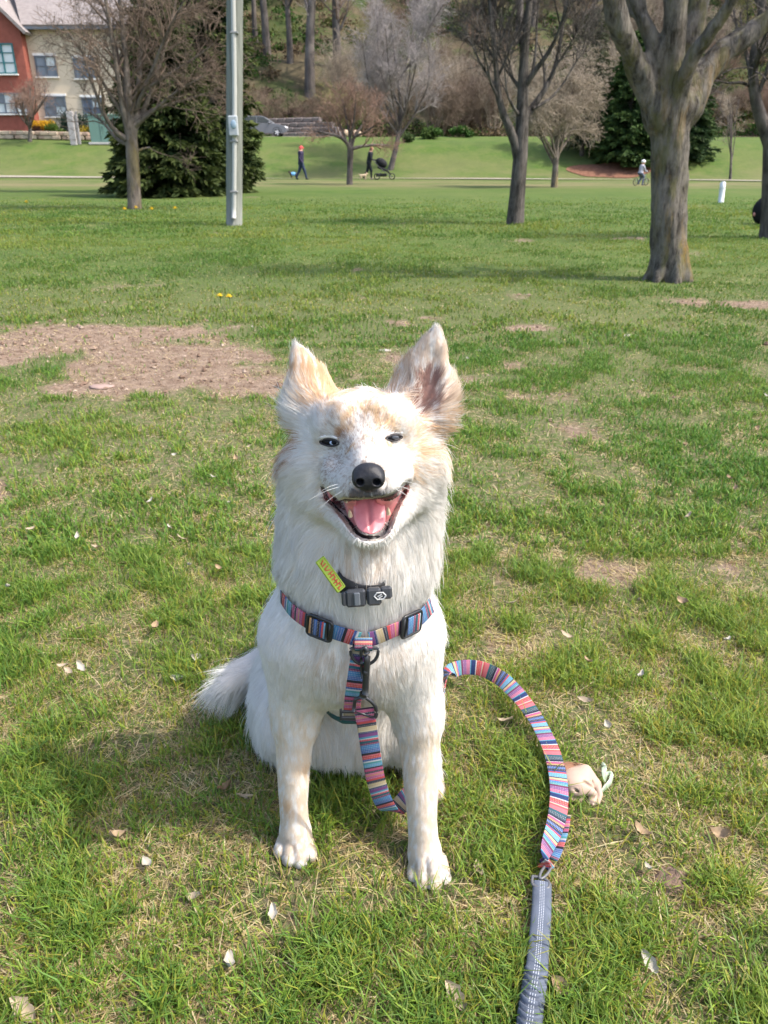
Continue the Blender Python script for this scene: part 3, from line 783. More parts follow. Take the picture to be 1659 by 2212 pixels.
conifer('spruce', 'tall dark green spruce rising out of view right behind the wooden pole', (sb[0], sb[1] + .6, 0), 15.0, 1.5, 55, 58, 14, 100, (0.016, 0.034, 0.012), (0.085, 0.105, 0.026), prof=.42, size=1.1)
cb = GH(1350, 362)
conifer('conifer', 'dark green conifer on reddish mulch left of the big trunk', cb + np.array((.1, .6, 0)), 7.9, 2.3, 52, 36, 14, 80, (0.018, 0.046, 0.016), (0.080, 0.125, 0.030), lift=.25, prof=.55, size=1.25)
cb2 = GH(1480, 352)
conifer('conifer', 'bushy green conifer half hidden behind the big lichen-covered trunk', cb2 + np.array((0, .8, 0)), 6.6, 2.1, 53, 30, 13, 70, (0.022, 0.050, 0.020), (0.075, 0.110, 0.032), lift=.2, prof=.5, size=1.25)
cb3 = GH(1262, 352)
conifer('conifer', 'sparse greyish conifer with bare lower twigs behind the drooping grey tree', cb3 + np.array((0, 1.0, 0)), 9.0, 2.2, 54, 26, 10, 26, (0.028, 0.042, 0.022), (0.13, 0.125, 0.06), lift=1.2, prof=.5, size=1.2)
# mulch under the conifers
mu = GH(1318, 372); mb = MB(); rg = np.random.default_rng(2)
ring = np.array([(math.cos(a) * 2.7 * (1 + .12 * math.sin(3 * a)), math.sin(a) * 1.25 * (1 + .1 * math.cos(5 * a))) for a in np.linspace(0, 2 * math.pi, 40, endpoint=False)])
V = [(mu[0], mu[1], H(mu[0], mu[1]) + .1)]; F = []
for r_ in (.4, .75, 1.0):
    for p in ring: V.append((mu[0] + p[0] * r_, mu[1] + p[1] * r_, H(mu[0] + p[0] * r_, mu[1] + p[1] * r_) + .09 - .05 * r_))
V = np.array(V); T3 = np.array([(0, 1 + k, 1 + (k + 1) % 40) for k in range(40)]); F4 = np.array([(1 + j * 40 + k, 1 + (j + 1) * 40 + k, 1 + (j + 1) * 40 + (k + 1) % 40, 1 + j * 40 + (k + 1) % 40) for j in range(2) for k in range(40)])
tag(obj('mulch', mesh_np('mulch', V, [F4, T3], plain('red_mulch', (0.17, 0.085, 0.055), 0.95, 0.1, 0.3, 6, bmp=.6), True)), 'reddish bark mulch under the conifers', kind='structure')

# ============================================================ the wooded hillside
def far_tree_meshes(seed, h=19.0, r=0.42, twig=M_TWIG_GREY):
    rg = np.random.default_rng(seed)
    P = [(0, 0, -.6), (rg.normal() * .1, 0, h * .2), (rg.normal() * .35, rg.normal() * .2, h * .5), (rg.normal() * .6, 0, h * .8), (rg.normal() * .8, 0, h)]
    p, r_ = poly_rs(P, [r * 1.25, r, r * .75, r * .4, .05], 14)
    LP, LR = [p], [r_]
    big = sprout(p[None], r_[None], 11, h * .34, rg, t0=.3, along=.75, rnd=.8, up=.35, n=14, ratio=.6, rmin=.03)
    tr = join_tubes([(p[None], r_[None], 9), (*big, 6)])
    l1 = sprout(np.concatenate([big[0], p[None]]), np.concatenate([big[1], r_[None]]), 90, 2.6, rg, t0=.25, rnd=.8, along=.6, up=.3, rmin=.02)
    l2 = sprout(*l1, 480, 1.4, rg, rnd=.8, along=.6, up=.2, rmin=.015); l3 = sprout(*l2, 1500, .9, rg, rnd=.8, n=3, rmin=.012)
    tw = join_tubes([(*l1, 4), (*l2, 3), (*l3, 3)])
    return mesh_np('trunk', *tr, M_BARK_FAR, True), mesh_np('twigs', *tw, twig, True)
PROT = [far_tree_meshes(61, 21, .45, M_TWIG_GREY), far_tree_meshes(62, 18, .36, M_TWIG_BROWN), far_tree_meshes(63, 23, .5, M_TWIG_GREY), far_tree_meshes(64, 16, .28, M_TWIG_BROWN), far_tree_meshes(65, 19, .40, M_TWIG_TAN)]
def put_tree(p, k, rz, sc, label, group='bare trees on the wooded hillside'):
    t = thing('woodland_tree', label, 'tree', (p[0], p[1], H(p[0], p[1]) - .1), rz, group)
    t.scale = (sc, sc, sc)
    for n_, me in zip(('trunk', 'twigs'), PROT[k]):
        o = obj(n_, me, t)
        if n_ == 'twigs': o['kind'] = 'stuff'
    return t
for px, py, k, rz, sc, lab in ((670, 202, 2, .3, 1.0, 'thickest straight grey trunk on the hillside above the parked car'), (734, 200, 1, 1.0, 1.0, 'thin nearly black trunk right of the thickest hillside trunk'), (726, 150, 0, 2.0, .75, 'pale trunk just behind the thin black hillside trunk'), (577, 118, 0, .7, .9, 'dark forked trunk high on the slope right of the wooden pole'),
                             (552, 92, 3, 1.7, 1.0, 'slim trunk nearest the wooden pole on the upper slope'), (627, 135, 4, 2.4, .8, 'slender trunk between the forked and the thickest hillside trunks')):
    put_tree(GH(px, py), k, rz, sc, lab)
rg = np.random.default_rng(77)
for i in range(90):
    for _ in range(20):
        y = rg.uniform(97, 165); x = rg.uniform(-.82, .85) * y
        if not (-.20 * y < x < -.05 * y and y < 118): break
    k = int(rg.integers(0, 5)); kind_ = ('tall grey-twigged', 'brown-twigged', 'thick-trunked grey', 'slim brown', 'tan-twigged')[k]
    put_tree((x, y), k, rg.uniform(0, 6.28), rg.uniform(.75, 1.15), kind_ + ' bare tree among many standing on the wooded hillside', kind_ + ' trees on the wooded hillside')
# twiggy understorey
def thicket_mesh(seed, h, w, mat):
    rg = np.random.default_rng(seed); n = 16
    a = rg.uniform(0, 6.28, n); P = np.zeros((n, 5, 3))
    for j in range(5):
        s_ = j / 4; P[:, j, 0] = np.cos(a) * w * (.12 + .8 * s_ ** 1.3) * rg.uniform(.6, 1, n); P[:, j, 1] = np.sin(a) * w * (.12 + .8 * s_ ** 1.3) * rg.uniform(.6, 1, n); P[:, j, 2] = h * s_ * rg.uniform(.7, 1, n)
    R = np.linspace(1, .3, 5)[None] * np.full((n, 1), .035)
    l1 = sprout(P, R, 110, h * .38, rg, rnd=.8, along=.6, up=.35, rmin=.014); l2 = sprout(*l1, 650, h * .22, rg, rnd=.8, along=.6, up=.2, rmin=.012); l3 = sprout(*l2, 1500, h * .14, rg, rnd=.8, n=3, rmin=.010)
    return mesh_np('thicket', *join_tubes([(P, R, 4), (*l1, 3), (*l2, 3), (*l3, 3)]), mat, True)
THK = [thicket_mesh(81, 4.2, 2.6, M_TWIG_BROWN), thicket_mesh(82, 5.2, 2.8, M_TWIG_TAN), thicket_mesh(83, 3.6, 2.4, M_TWIG_RED), thicket_mesh(84, 6.0, 2.8, M_TWIG_GREY), thicket_mesh(85, 4.6, 2.6, twig_mat('twig_budding', (0.20, 0.19, 0.075)))]
for i in range(180):
    y = 86 + 44 * rg.random() ** 1.6; x = rg.uniform(-.22 if y < 96 else -.8, .8) * y
    while -.19 * y < x < -.055 * y and 90 < y < 114: x = rg.uniform(-.6, .66) * y
    k = int(rg.choice(5, p=(.34, .24, .2, .14, .08)))
    o = obj('thicket', THK[k], None, (x, y, H(x, y) - .1), (0, 0, rg.uniform(0, 6.28))); s_ = rg.uniform(.8, 1.5); o.scale = (s_, s_, s_ * rg.uniform(.8, 1.2))
    kind_ = ('brown', 'pale tan', 'reddish', 'tall grey', 'yellow-green budding')[k]; tag(o, kind_ + ' twiggy thicket among many on the wooded hillside', 'thicket', kind_ + ' thickets on the hillside')
# leafy ground cover, too much of it to count
def leaf_cloud(name, centres, rad, per, size, cols, label, seed, hscale=.6):
    rg = np.random.default_rng(seed); c = np.repeat(np.asarray(centres, float), per, 0); m = len(c); rr = np.repeat(np.asarray(rad, float), per)
    d = rg.normal(size=(m, 3)); d /= np.linalg.norm(d, axis=1, keepdims=True); d *= (rg.random(m) ** .45)[:, None]
    p = c + d * rr[:, None] * np.array((1, 1, hscale)); p[:, 2] = np.maximum(p[:, 2], H(p[:, 0], p[:, 1]) + .05)
    a = rg.normal(size=(m, 3)); a /= np.linalg.norm(a, axis=1, keepdims=True); b = np.cross(a, rg.normal(size=(m, 3))); b /= np.linalg.norm(b, axis=1, keepdims=True)
    L = size * rg.uniform(.6, 1.4, m)[:, None]
    V = np.stack([p - a * L * .5, p + b * L * .28, p + a * L * .5, p - b * L * .28], 1).reshape(-1, 3)
    ci = np.repeat(rg.integers(0, len(cols), len(centres)), per); col = np.array(cols)[ci] * rg.uniform(.65, 1.35, (m, 1))
    return mesh_np(name, V, np.arange(4 * m).reshape(-1, 4), M_LEAF, False, col=np.repeat(col, 4, 0))
M_LEAF = attr_mat('leaves', 0.7, 0.15, 0.3)
n = 1900; y = 86 + 64 * rg.random(n) ** 1.5; x = rg.uniform(-.62, .66, n) * y; keep = n2(x, y, .07, 2, 9.0) > .36; x, y = x[keep], y[keep]
me = leaf_cloud('undergrowth', np.stack([x, y, H(x, y) + .3], 1), rg.uniform(.7, 2.2, len(x)), 75, .36, [(.035, .085, .013), (.045, .09, .016), (.08, .10, .025), (.13, .095, .05), (.03, .06, .014), (.15, .11, .07), (.11, .08, .05)], '', 91)
tag(obj('undergrowth', me), 'patchy green and brown undergrowth covering the wooded hillside', kind='stuff')
def shrub(name, label, p, r, cols, seed, size=.12, per=900, cat='shrub', group=None, hs=1.0):
    t = thing(name, label, cat, tuple(p), 0, group); rg = np.random.default_rng(seed)
    me = leaf_cloud('foliage', np.array([p + np.array((0, 0, r * .75 * hs))] + [p + np.array((rg.normal() * r * .45, rg.normal() * r * .45, r * hs * rg.uniform(.3, 1.1))) for _ in range(6)]), [r * .85] + [r * .5] * 6, per, size, cols, '', seed, hs)
    o = obj('foliage', me, t); o['kind'] = 'stuff'; o.location = tuple(-np.asarray(p))
    st = MB()
    for k in range(5):
        a = k * 1.26; st.tube([(0, 0, -.05), (math.cos(a) * r * .2, math.sin(a) * r * .2, r * .5 * hs), (math.cos(a) * r * .45, math.sin(a) * r * .45, r * hs)], [.03, .02, .01], 5)
    st.build('stem', M_BARK_DARK, t, True)
    return t
# ============================================================ the house
BY = 66.0
def PY(px, Y):
    x = float(W(px, 300, Y)[0]); return np.array((x, Y, float(H(x, Y))))
bz = float(H(-28, BY)) - 0.1
M_BRICK = plain('red_brick_wall', (0.26, 0.085, 0.062), 0.9, 0.1, 0.12, 3.0)
M_CREAM = plain('cream_stucco', (0.54, 0.45, 0.335), 0.9, 0.1, 0.05, 2.0)
M_TANW = plain('tan_stucco', (0.58, 0.38, 0.20), 0.9, 0.1, 0.05, 2.0)
def roof_material():
    m, nt, b = new_mat('grey_shingles')
    f = noise_t(nt, 3.0, 6, .7, stretch=(1, 1, 3))
    lnk(nt, ramp(nt, f, [(0.3, (0.17, 0.145, 0.135)), (0.7, (0.27, 0.235, 0.22))]), b.inputs['Base Color']); b.inputs['Roughness'].default_value = .95
    bump(nt, b, f, .4, .05); return m
M_ROOF = roof_material()
M_TEAL = plain('teal_paint', (0.03, 0.13, 0.14), 0.5, 0.3); M_SLATE = plain('slate_paint', (0.10, 0.12, 0.145), 0.5, 0.3); M_TRIMW = plain('white_trim', (0.72, 0.70, 0.66), 0.6, 0.3)
M_GLASS = plain('window_glass', (0.10, 0.12, 0.16), 0.06, 0.8, 0.3, .6); M_BLIND = plain('window_blind', (0.52, 0.56, 0.56), 0.25, 0.6, 0.1, .5)
house = thing('house', 'two-storey house with red brick gable and cream wing at the top left', 'building', (-28, BY, bz))
def hp(mb, name, mat, parent=None):
    o = obj(name, mb.mesh(name, mat), parent or house)
    if parent is None: o.location = (28, -BY, -bz)
    return o
def wx(px, Y): return float(W(px, 200, Y)[0])
def wz(py, Y): return float(W(100, py, Y)[2])
YR, YC = BY, BY + 0.9
xr = wx(65, YR); xl = wx(-150, YR); xm = (xr + xl) / 2; ze = wz(60, YR); zr = ze + (xr - xm) * 0.98
V = [(xl, YR, bz), (xr, YR, bz), (xr, YR, ze), (xm, YR, zr), (xl, YR, ze), (xl, YR + 11, bz), (xr, YR + 11, bz), (xr, YR + 11, ze), (xm, YR + 11, zr), (xl, YR + 11, ze)]
o = obj('gable_wall', mesh_np('gable_wall', V, [np.array([(0, 1, 2, 4), (5, 9, 7, 6), (1, 6, 7, 2), (0, 4, 9, 5)]), np.array([(4, 2, 3), (7, 9, 8)])], M_BRICK), house); o.location = (28, -BY, -bz)
x2 = wx(345, YC); zc = wz(62, YC)
hp(MB().box(((xr + x2) / 2, YC + 5, (bz + zc) / 2), (x2 - xr, 10, zc - bz)), 'wing_wall', M_CREAM)
x3 = wx(300, YC + 5)
hp(MB().box(((x2 + x3) / 2 - 1.5, YC + 9, (bz + zc + 2) / 2), (x3 - x2 + 3, 8, zc + 2 - bz)), 'rear_wall', M_TANW)
def slab(a, b, c, d, th):
    P = np.array([a, b, c, d], float); n_ = np.cross(P[1] - P[0], P[3] - P[0]); n_ /= np.linalg.norm(n_); n_ = n_ * (1 if n_[2] > 0 else -1)
    mb = MB(); mb.add(np.concatenate([P, P + n_ * th]), [(0, 3, 2, 1), (4, 5, 6, 7), (0, 1, 5, 4), (1, 2, 6, 5), (2, 3, 7, 6), (3, 0, 4, 7)]); return mb
oh = .45
hp(slab((xr + oh, YR - oh, ze - oh), (xr + oh, YR + 11, ze - oh), (xm, YR + 11, zr + .02), (xm, YR - oh, zr + .02), .22), 'gable_roof', M_ROOF)
hp(slab((xl - oh, YR - oh, ze - oh), (xm, YR - oh, zr + .02), (xm, YR + 11, zr + .02), (xl - oh, YR + 11, ze - oh), .22), 'gable_roof', M_ROOF)
hp(slab((xr + .05, YC - .5, zc + .02), (x2 + .4, YC - .5, zc + .02), (x2 + .4, YC + 7, zc + 5.4), (xr - 3.4, YC + 7, zc + 5.4), .2), 'wing_roof', M_ROOF)
hp(MB().box(((xr + x2) / 2 + .2, YC - .55, zc - .02), (x2 - xr, .16, .18)), 'gutter', M_SLATE)
hp(slab((x2 - 3, YC + 4.5, zc + 2.02), (x3 + .4, YC + 4.5, zc + 2.02), (x3 + .4, YC + 9, zc + 5), (x2 - 3, YC + 9, zc + 5), .2), 'rear_roof', M_ROOF)
vx, vz = wx(53, YC + 3), wz(14, YC + 2.2)
hp(MB().tube([(vx, YC + 2.2, vz - .5), (vx, YC + 2.2, vz + 1.2)], .17, 10).lathe([(.24, 0), (.24, .3), (.17, .34)], (vx, YC + 2.2, vz - .35), 10), 'vent_pipe', M_TRIMW)
def window(px0, px1, py0, py1, Y, frame, cols, rows, trans=None, blind=0.5, lintel=False):
    x0, x1, z1, z0 = wx(px0, Y), wx(px1, Y), wz(py0, Y), wz(py1, Y); fw = .09
    m = MB()
    m.box(((x0 + x1) / 2, Y - .05, z1), (x1 - x0 + fw, .14, fw)).box(((x0 + x1) / 2, Y - .05, z0), (x1 - x0 + fw, .14, fw))
    for i in range(cols + 1):
        x = x0 + (x1 - x0) * i / cols; m.box((x, Y - .045, (z0 + z1) / 2), (fw * (1 if i in (0, cols) else 1.2), .12, z1 - z0 - fw))
    w = hp(m, 'window', frame)
    fr = [0] + list(trans if trans else [j / rows for j in range(1, rows)]) + [1]
    for i in range(cols):
        for j in range(len(fr) - 1):
            a, b = x0 + (x1 - x0) * i / cols + fw * .5, x0 + (x1 - x0) * (i + 1) / cols - fw * .5; c, d = z0 + (z1 - z0) * fr[j] + fw * .4, z0 + (z1 - z0) * fr[j + 1] - fw * .4
            bl = (random.random() < blind)
            obj('pane', MB().box(((a + b) / 2, Y - .012, (c + d) / 2), (b - a, .03, d - c)).mesh('pane', M_BLIND if bl else M_GLASS), w)
        for j in range(1, len(fr) - 1):
            a, b = x0 + (x1 - x0) * i / cols + fw * .6, x0 + (x1 - x0) * (i + 1) / cols - fw * .6
            obj('glazing_bar', MB().box(((a + b) / 2, Y - .04, z0 + (z1 - z0) * fr[j]), (b - a, .08, .06)).mesh('glazing_bar', frame), w)
    obj('sill', MB().box(((x0 + x1) / 2, Y - .08, z0 - .1), (x1 - x0 + .25, .2, .09)).mesh('sill', M_TRIMW), w)
    if lintel: obj('lintel', MB().box(((x0 + x1) / 2, Y - .03, z1 + .13), (x1 - x0 + .3, .1, .16)).mesh('lintel', M_TRIMW), w)
random.seed(3)
window(-45, 15, 42, 60, YR, M_SLATE, 2, 1, None, .3)
window(-50, 44, 95, 158, YR, M_TEAL, 4, 2, (.36, .70), .85)
window(-40, 54, 202, 244, YR, M_SLATE, 4, 2, (.5,), .75)
window(88, 130, 122, 164, YC, M_SLATE, 2, 2, None, .1, True)
window(169, 214, 127, 168, YC, M_SLATE, 2, 2, (.48,), .4, True)
window(93, 138, 209, 250, YC, M_SLATE, 2, 2, None, .4, True)
window(176, 216, 212, 252, YC, M_SLATE, 2, 2, None, .1, True)
window(262, 300, 130, 170, YC, M_SLATE, 2, 2, None, .3, True)

# ---- planting and small things in front of the house
shrub('forsythia', 'round shrub in yellow bloom before the cream house wing', PY(95, 64.6), .75, [(.55, .33, .02), (.5, .28, .02)], 101, .12, 420)
shrub('shrub', 'low dark reddish shrub below the yellow one', PY(86, 63.9), .55, [(.06, .028, .020), (.08, .04, .025)], 102, .1, 380)
shrub('shrub', 'rounded bright green clipped shrub beside the yellow bush', PY(118, 63.9), .70, [(.075, .12, .02), (.06, .10, .02)], 103, .1, 480)
shrub('evergreen', 'tall dark blue-green evergreen bush by the cream wall', PY(154, 64.8), 1.15, [(.022, .042, .030), (.03, .055, .038)], 104, .13, 700, hs=1.1)
shrub('shrub', 'small dull green shrub beside the green utility box', PY(186, 64.2), .55, [(.05, .07, .02), (.3, .22, .02)], 105, .1, 300)
p0 = PY(25, 64.6); rg = np.random.default_rng(6)
me = leaf_cloud('ground_cover', np.array([(p0[0] + rg.uniform(-6, 1.6), p0[1] + rg.uniform(-.3, .8), H(p0[0], p0[1]) + .15) for _ in range(40)]), [.45] * 40, 70, .12, [(.05, .15, .025), (.04, .12, .02)], '', 106)
tag(obj('ground_cover', me), 'bright green ground cover along the foot of the brick house', kind='stuff')
STONE = [MB().box((0, 0, 0), (.62, .42, .26), bev=.04).mesh('stone', plain('pale_stone', (0.36, 0.29, 0.22), 0.9, 0.1, 0.2, 2.0)), MB().box((0, 0, 0), (.45, .42, .26), bev=.05).mesh('stone', plain('pink_stone', (0.32, 0.23, 0.175), 0.9, 0.1, 0.2, 2.0)), MB().box((0, 0, 0), (.9, .6, .42), bev=.07).mesh('stone', plain('grey_stone', (0.15, 0.13, 0.125), 0.9, 0.1, 0.25, 1.2))]
a, b = PY(-60, 62.6), PY(197, 62.2)
wall = thing('garden_wall', 'low pale stone wall along the planting below the house', 'wall', tuple((a + b) / 2))
o0 = (a + b) / 2; L = np.linalg.norm(b - a); k = 0
for row in range(2):
    x = -L / 2 + row * .25
    while x < L / 2:
        wd = .62 if k % 3 else .45
        f = (x + L / 2) / L; p = a * (1 - f) + b * f
        o = obj('stone', STONE[0 if k % 3 else 1], wall, (p[0] - o0[0], p[1] - o0[1] + random.uniform(-.03, .03), H(p[0], p[1]) + .15 + row * .27 - o0[2]), (0, 0, random.uniform(-.04, .04)))
        x += wd + .02; k += 1
# retaining wall of grey blocks beside the lane
a, b = W(590, 300, 82), W(738, 304, 79)
z0 = float(H(a[0], a[1]))
rw = thing('retaining_wall', 'stepped retaining wall of grey stone blocks beside the lane', 'wall', (a[0], a[1], z0))
d = (b - a)[:2]; L = np.linalg.norm(d); d /= L
for row in range(4):
    x = (0 if row % 2 else .45); end = L * (1 - .035 * row * row)
    while x < end:
        p = a[:2] + d * x + np.array((.1, 1)) * row * .28
        obj('stone', STONE[2], rw, (p[0] - a[0], p[1] - a[1], .16 + row * .42 + random.uniform(-.02, .02)), (0, 0, math.atan2(d[1], d[0]) + random.uniform(-.08, .08)))
        x += .93
E = GH(735, 292)
for i, (px, py, c) in enumerate(((745, 290, .5), (770, 296, .45), (715, 285, .5))):
    p = W(px, py, 80); p[2] = H(p[0], p[1]) + c * .5
    tag(obj('boulder', MB().ell((0, 0, 0), (c * 1.2, c, c * .8), 14, 9, noise=.07, seed=i).mesh('boulder', plain('tan_boulder', (.36, .27, .19), .9, .1, .25, 2.5), True), None, tuple(p)), ('light tan boulder at the right end of the retaining wall', 'pale boulder farthest right beyond the retaining wall', 'tan boulder resting against the retaining wall top')[i], 'boulder')
# green utility box, grey posts
p = GH(232, 312)
ub = thing('utility_box', 'pale green metal utility cabinet on a concrete pad left of the spruce', 'utility box', tuple(p))
w = 66 / ppm_at(p[1]); h_ = 1.65
MB().box((0, .5, .05), (w * 1.12, 1.5, .14), bev=.02).build('concrete_pad', plain('concrete', (.42, .40, .37), .9, .1), ub)
MB().box((0, .5, .12 + h_ / 2), (w, 1.2, h_), bev=.03).build('cabinet', plain('sage_paint', (.13, .22, .18), .55, .3, .06, 1.0), ub)
MB().box((0, .5, .12 + h_ + .05), (w * 1.04, 1.28, .1), bev=.03).build('lid', plain('sage_lid', (.16, .25, .20), .55, .3, .06, 1.0), ub)
MB().box((-w * .16, -.108, .12 + h_ / 2), (.03, .016, h_ * .9)).box((-w * .08, -.115, .12 + h_ * .55), (.05, .03, .2)).build('door_handle', plain('dark_sage', (.06, .10, .085), .5, .3), ub)
p = GH(164, 313); q = ppm_at(p[1])
up_ = thing('utility_pedestal', 'pair of weathered grey posts standing in the grass left of the green cabinet', 'post', tuple(p))
MB().box((-.1, 0, 1.0), (.46, .3, 2.1), bev=.04).build('post', plain('grey_post', (.33, .31, .30), .85, .2, .12, 3), up_)
MB().box((.27, .05, .95), (.16, .16, 1.9), bev=.02).tube([(.27, .05, 1.9), (.33, .03, 2.02), (.40, .0, 1.98)], .05, 8).build('post', plain('grey_post_dark', (.27, .255, .25), .85, .2, .12, 3), up_)

# ---- parked car
def car():
    p = W(569, 313, 73); z = float(H(p[0], p[1])) + .06
    t = thing('parked_car', 'silver grey hatchback parked on the lane, its rear hidden by the spruce', 'car', (p[0], p[1], z))
    M_P = plain('silver_grey_paint', (0.125, 0.132, 0.145), 0.28, 0.6, 0.05, 1.0); M_G = plain('car_glass', (0.03, 0.04, 0.05), 0.06, 0.8); M_T = plain('tyre_rubber', (0.018, 0.018, 0.018), 0.9, 0.2); M_RIM = plain('alloy_rim', (0.55, 0.56, 0.57), 0.35, 0.5); M_LT = plain('headlight_glass', (0.75, 0.76, 0.78), 0.1, 0.7)
    prof = [(-2.12, .35), (-2.15, .62), (-2.08, .98), (-1.95, 1.05), (1.0, 1.02), (1.55, .93), (1.98, .80), (2.13, .62), (2.12, .34), (1.8, .24), (-1.8, .24)]
    def extr(P, hw, bev=.1):
        n = len(P); V = []; c = np.mean(P, 0)
        for y, k in ((-hw, .93), (-hw + bev, 1.0), (hw - bev, 1.0), (hw, .93)):
            for q_ in P: V.append((c[0] + (q_[0] - c[0]) * (.99 if k < 1 else 1), y, c[1] + (q_[1] - c[1]) * k))
        F4 = [(r * n + i, r * n + (i + 1) % n, (r + 1) * n + (i + 1) % n, (r + 1) * n + i) for r in range(3) for i in range(n)]
        V.append((c[0], -hw, c[1])); V.append((c[0], hw, c[1]))
        F3 = [(4 * n, (i + 1) % n, i) for i in range(n)] + [(4 * n + 1, 3 * n + i, 3 * n + (i + 1) % n) for i in range(n)]
        return mesh_np('x', V, [np.array(F4)[:, ::-1], np.array(F3)[:, ::-1]])
    me = extr(prof, .87); me.materials.append(M_P); me.name = 'body'; obj('body', me, t)
    cab = [(-1.98, 1.02), (-1.82, 1.38), (-1.5, 1.52), (-.2, 1.55), (.25, 1.48), (1.02, 1.02)]
    me = extr(cab, .74, .16); me.materials.append(M_G); obj('window', me, t)
    MB().box((-.72, 0, 1.555), (1.7, 1.16, .05), bev=.02).build('roof', M_P, t)
    pl = MB()
    for y in (-.735, .735):
        for xa, xb in (((-.35), (-.35)),): pl.box((xa, y, 1.27), (.09, .05, .5))
        pl.tube([(1.0, y, 1.03), (.25, y * .93, 1.50), (-1.5, y * .93, 1.53)], .04, 6)
    pl.build('pillar', M_P, t)
    for x in (-1.32, 1.34):
        for y in (-.80, .80):
            w_ = MB(); th = np.linspace(0, 2 * math.pi, 22)
            w_.tube(np.stack([x + .245 * np.cos(th), np.full(22, y), .32 + .245 * np.sin(th)], 1), .085, 8, False)
            wo = w_.build('wheel', M_T, t, True)
            r_ = MB().tube([(x, y - .06, .32), (x, y + .06, .32)], .10, 10)
            for k in range(5):
                a = k * 2 * math.pi / 5; r_.tube([(x, y - .05 * np.sign(y) * -1, .32), (x + .21 * math.cos(a), y + .05 * np.sign(y), .32 + .21 * math.sin(a))], .035, 6)
            r_.tube(np.stack([x + .20 * np.cos(th), np.full(22, y + .03 * np.sign(y)), .32 + .20 * np.sin(th)], 1), .028, 6, False)
            obj('rim', r_.mesh('rim', M_RIM), wo)
            arch = MB().tube(np.stack([x + .40 * np.cos(th[:12]), np.full(12, y * 1.04), .32 + .40 * np.sin(th[:12])], 1), .05, 6); arch.build('wheel_arch', M_BLACK_TRIM, t)
    for y in (-.62, .62): MB().ell((1.95, y, .74), (.16, .20, .085), 10, 7).build('headlight', M_LT, t, True)
    MB().box((2.1, 0, .42), (.1, 1.4, .16), bev=.03).build('bumper', M_BLACK_TRIM, t)
    for y in (-.95, .95): MB().ell((.72, y, 1.06), (.10, .12, .08), 8, 6).build('mirror', M_P, t, True)
M_BLACK_TRIM = plain('black_trim', (0.02, 0.02, 0.022), 0.6, 0.3)
car()

# ---- utility pole with its white conduit
p = G(506, 487); q = ppm_at(p[1])
pole = thing('utility_pole', 'tall weathered wooden pole with white conduit and small meter box before the spruce', 'utility pole', tuple(p))
def pole_material():
    m, nt, b = new_mat('weathered_pole_wood')
    f = noise_t(nt, 30, 6, .7, stretch=(1, 1, .04))
    lnk(nt, ramp(nt, f, [(0.3, (0.115, 0.122, 0.105)), (0.6, (0.20, 0.208, 0.18)), (0.8, (0.27, 0.275, 0.24))]), b.inputs['Base Color']); b.inputs['Roughness'].default_value = .9; b.inputs['Specular IOR Level'].default_value = .1
    bump(nt, b, f, .6, .01); return m
PT = W(507, 0, p[1]) - p; PT = PT / PT[2]
PX = lambda z: np.outer(np.asarray(z), PT)
MB().tube(PX(np.linspace(-.1, 9, 14)), np.linspace(.128, .10, 14), 20).build('post', pole_material(), pole, True)
zz = np.linspace(.12, 6.5, 40)
M_COND = plain('white_conduit', (0.40, 0.395, 0.365), 0.5, 0.3, .06, 3)
MB().tube(PX(zz) + np.stack([.018 + .010 * np.sin(zz * 1.1) - .02 * (zz > 2.0) * np.minimum(zz - 2.0, 1) * .6, np.full(40, -.152), 0 * zz], 1), .034, 10).build('conduit', M_COND, pole, True)
hz = float(W(508, 272, p[1] - .2)[2])
hx = float(PT[0] * hz)
mbx = MB().box((hx + .02, -.205, hz), (.135, .09, .27), bev=.012).build('meter_box', plain('pale_grey_box', (.34, .36, .37), .45, .4), pole)
obj('meter_dial', MB().ell((hx + .03, -.252, hz + .02), (.042, .012, .06), 14, 8).mesh('meter_dial', plain('dial_blue', (.25, .33, .40), .15, .6), True), mbx)
_cg = plain('clamp_grey', (.2, .2, .2), .5, .4)
for z_ in (.5, 1.2, 2.6, 3.4): MB().box((.02 + PT[0] * z_, -.145, z_), (.11, .09, .025), bev=.004).build('conduit_clamp', _cg, pole)
# white marker post
p = G(1557, 438)
mp = thing('marker_post', 'short white round post leaning slightly on the lawn right of the big trunk', 'post', tuple(p))
e = W(1562, 392, p[1]) - p
MB().tube([np.zeros(3) - e * .1, e * .62, e * .95, e], [.068, .068, .068, .03], 14).build('tube', plain('white_plastic', (.60, .61, .61), .45, .4), mp, True)
MB().tube([e * .60, e * .68], .073, 14).build('band', plain('white_band', (.60, .63, .64), .45, .4), mp, True)
# dark bundle behind the trunk at the right edge
p = G(1640, 484)
db = thing('bundle', 'black rounded bundle peeking out behind the tree at the right edge', 'bundle', (p[0], p[1], 0))
M_BL = plain('black_cloth', (.010, .010, .012), .8, .2)
mb = MB().ell((.05, 0, .20), (.19, .17, .22), 22, 14, noise=.010)
mb.build('cloth', M_BL, db, True)
MB().ell((-.135, -.05, .15), (.022, .02, .03), 10, 8).build('pink_patch', plain('pinkish', (.45, .2, .16), .6), db, True)

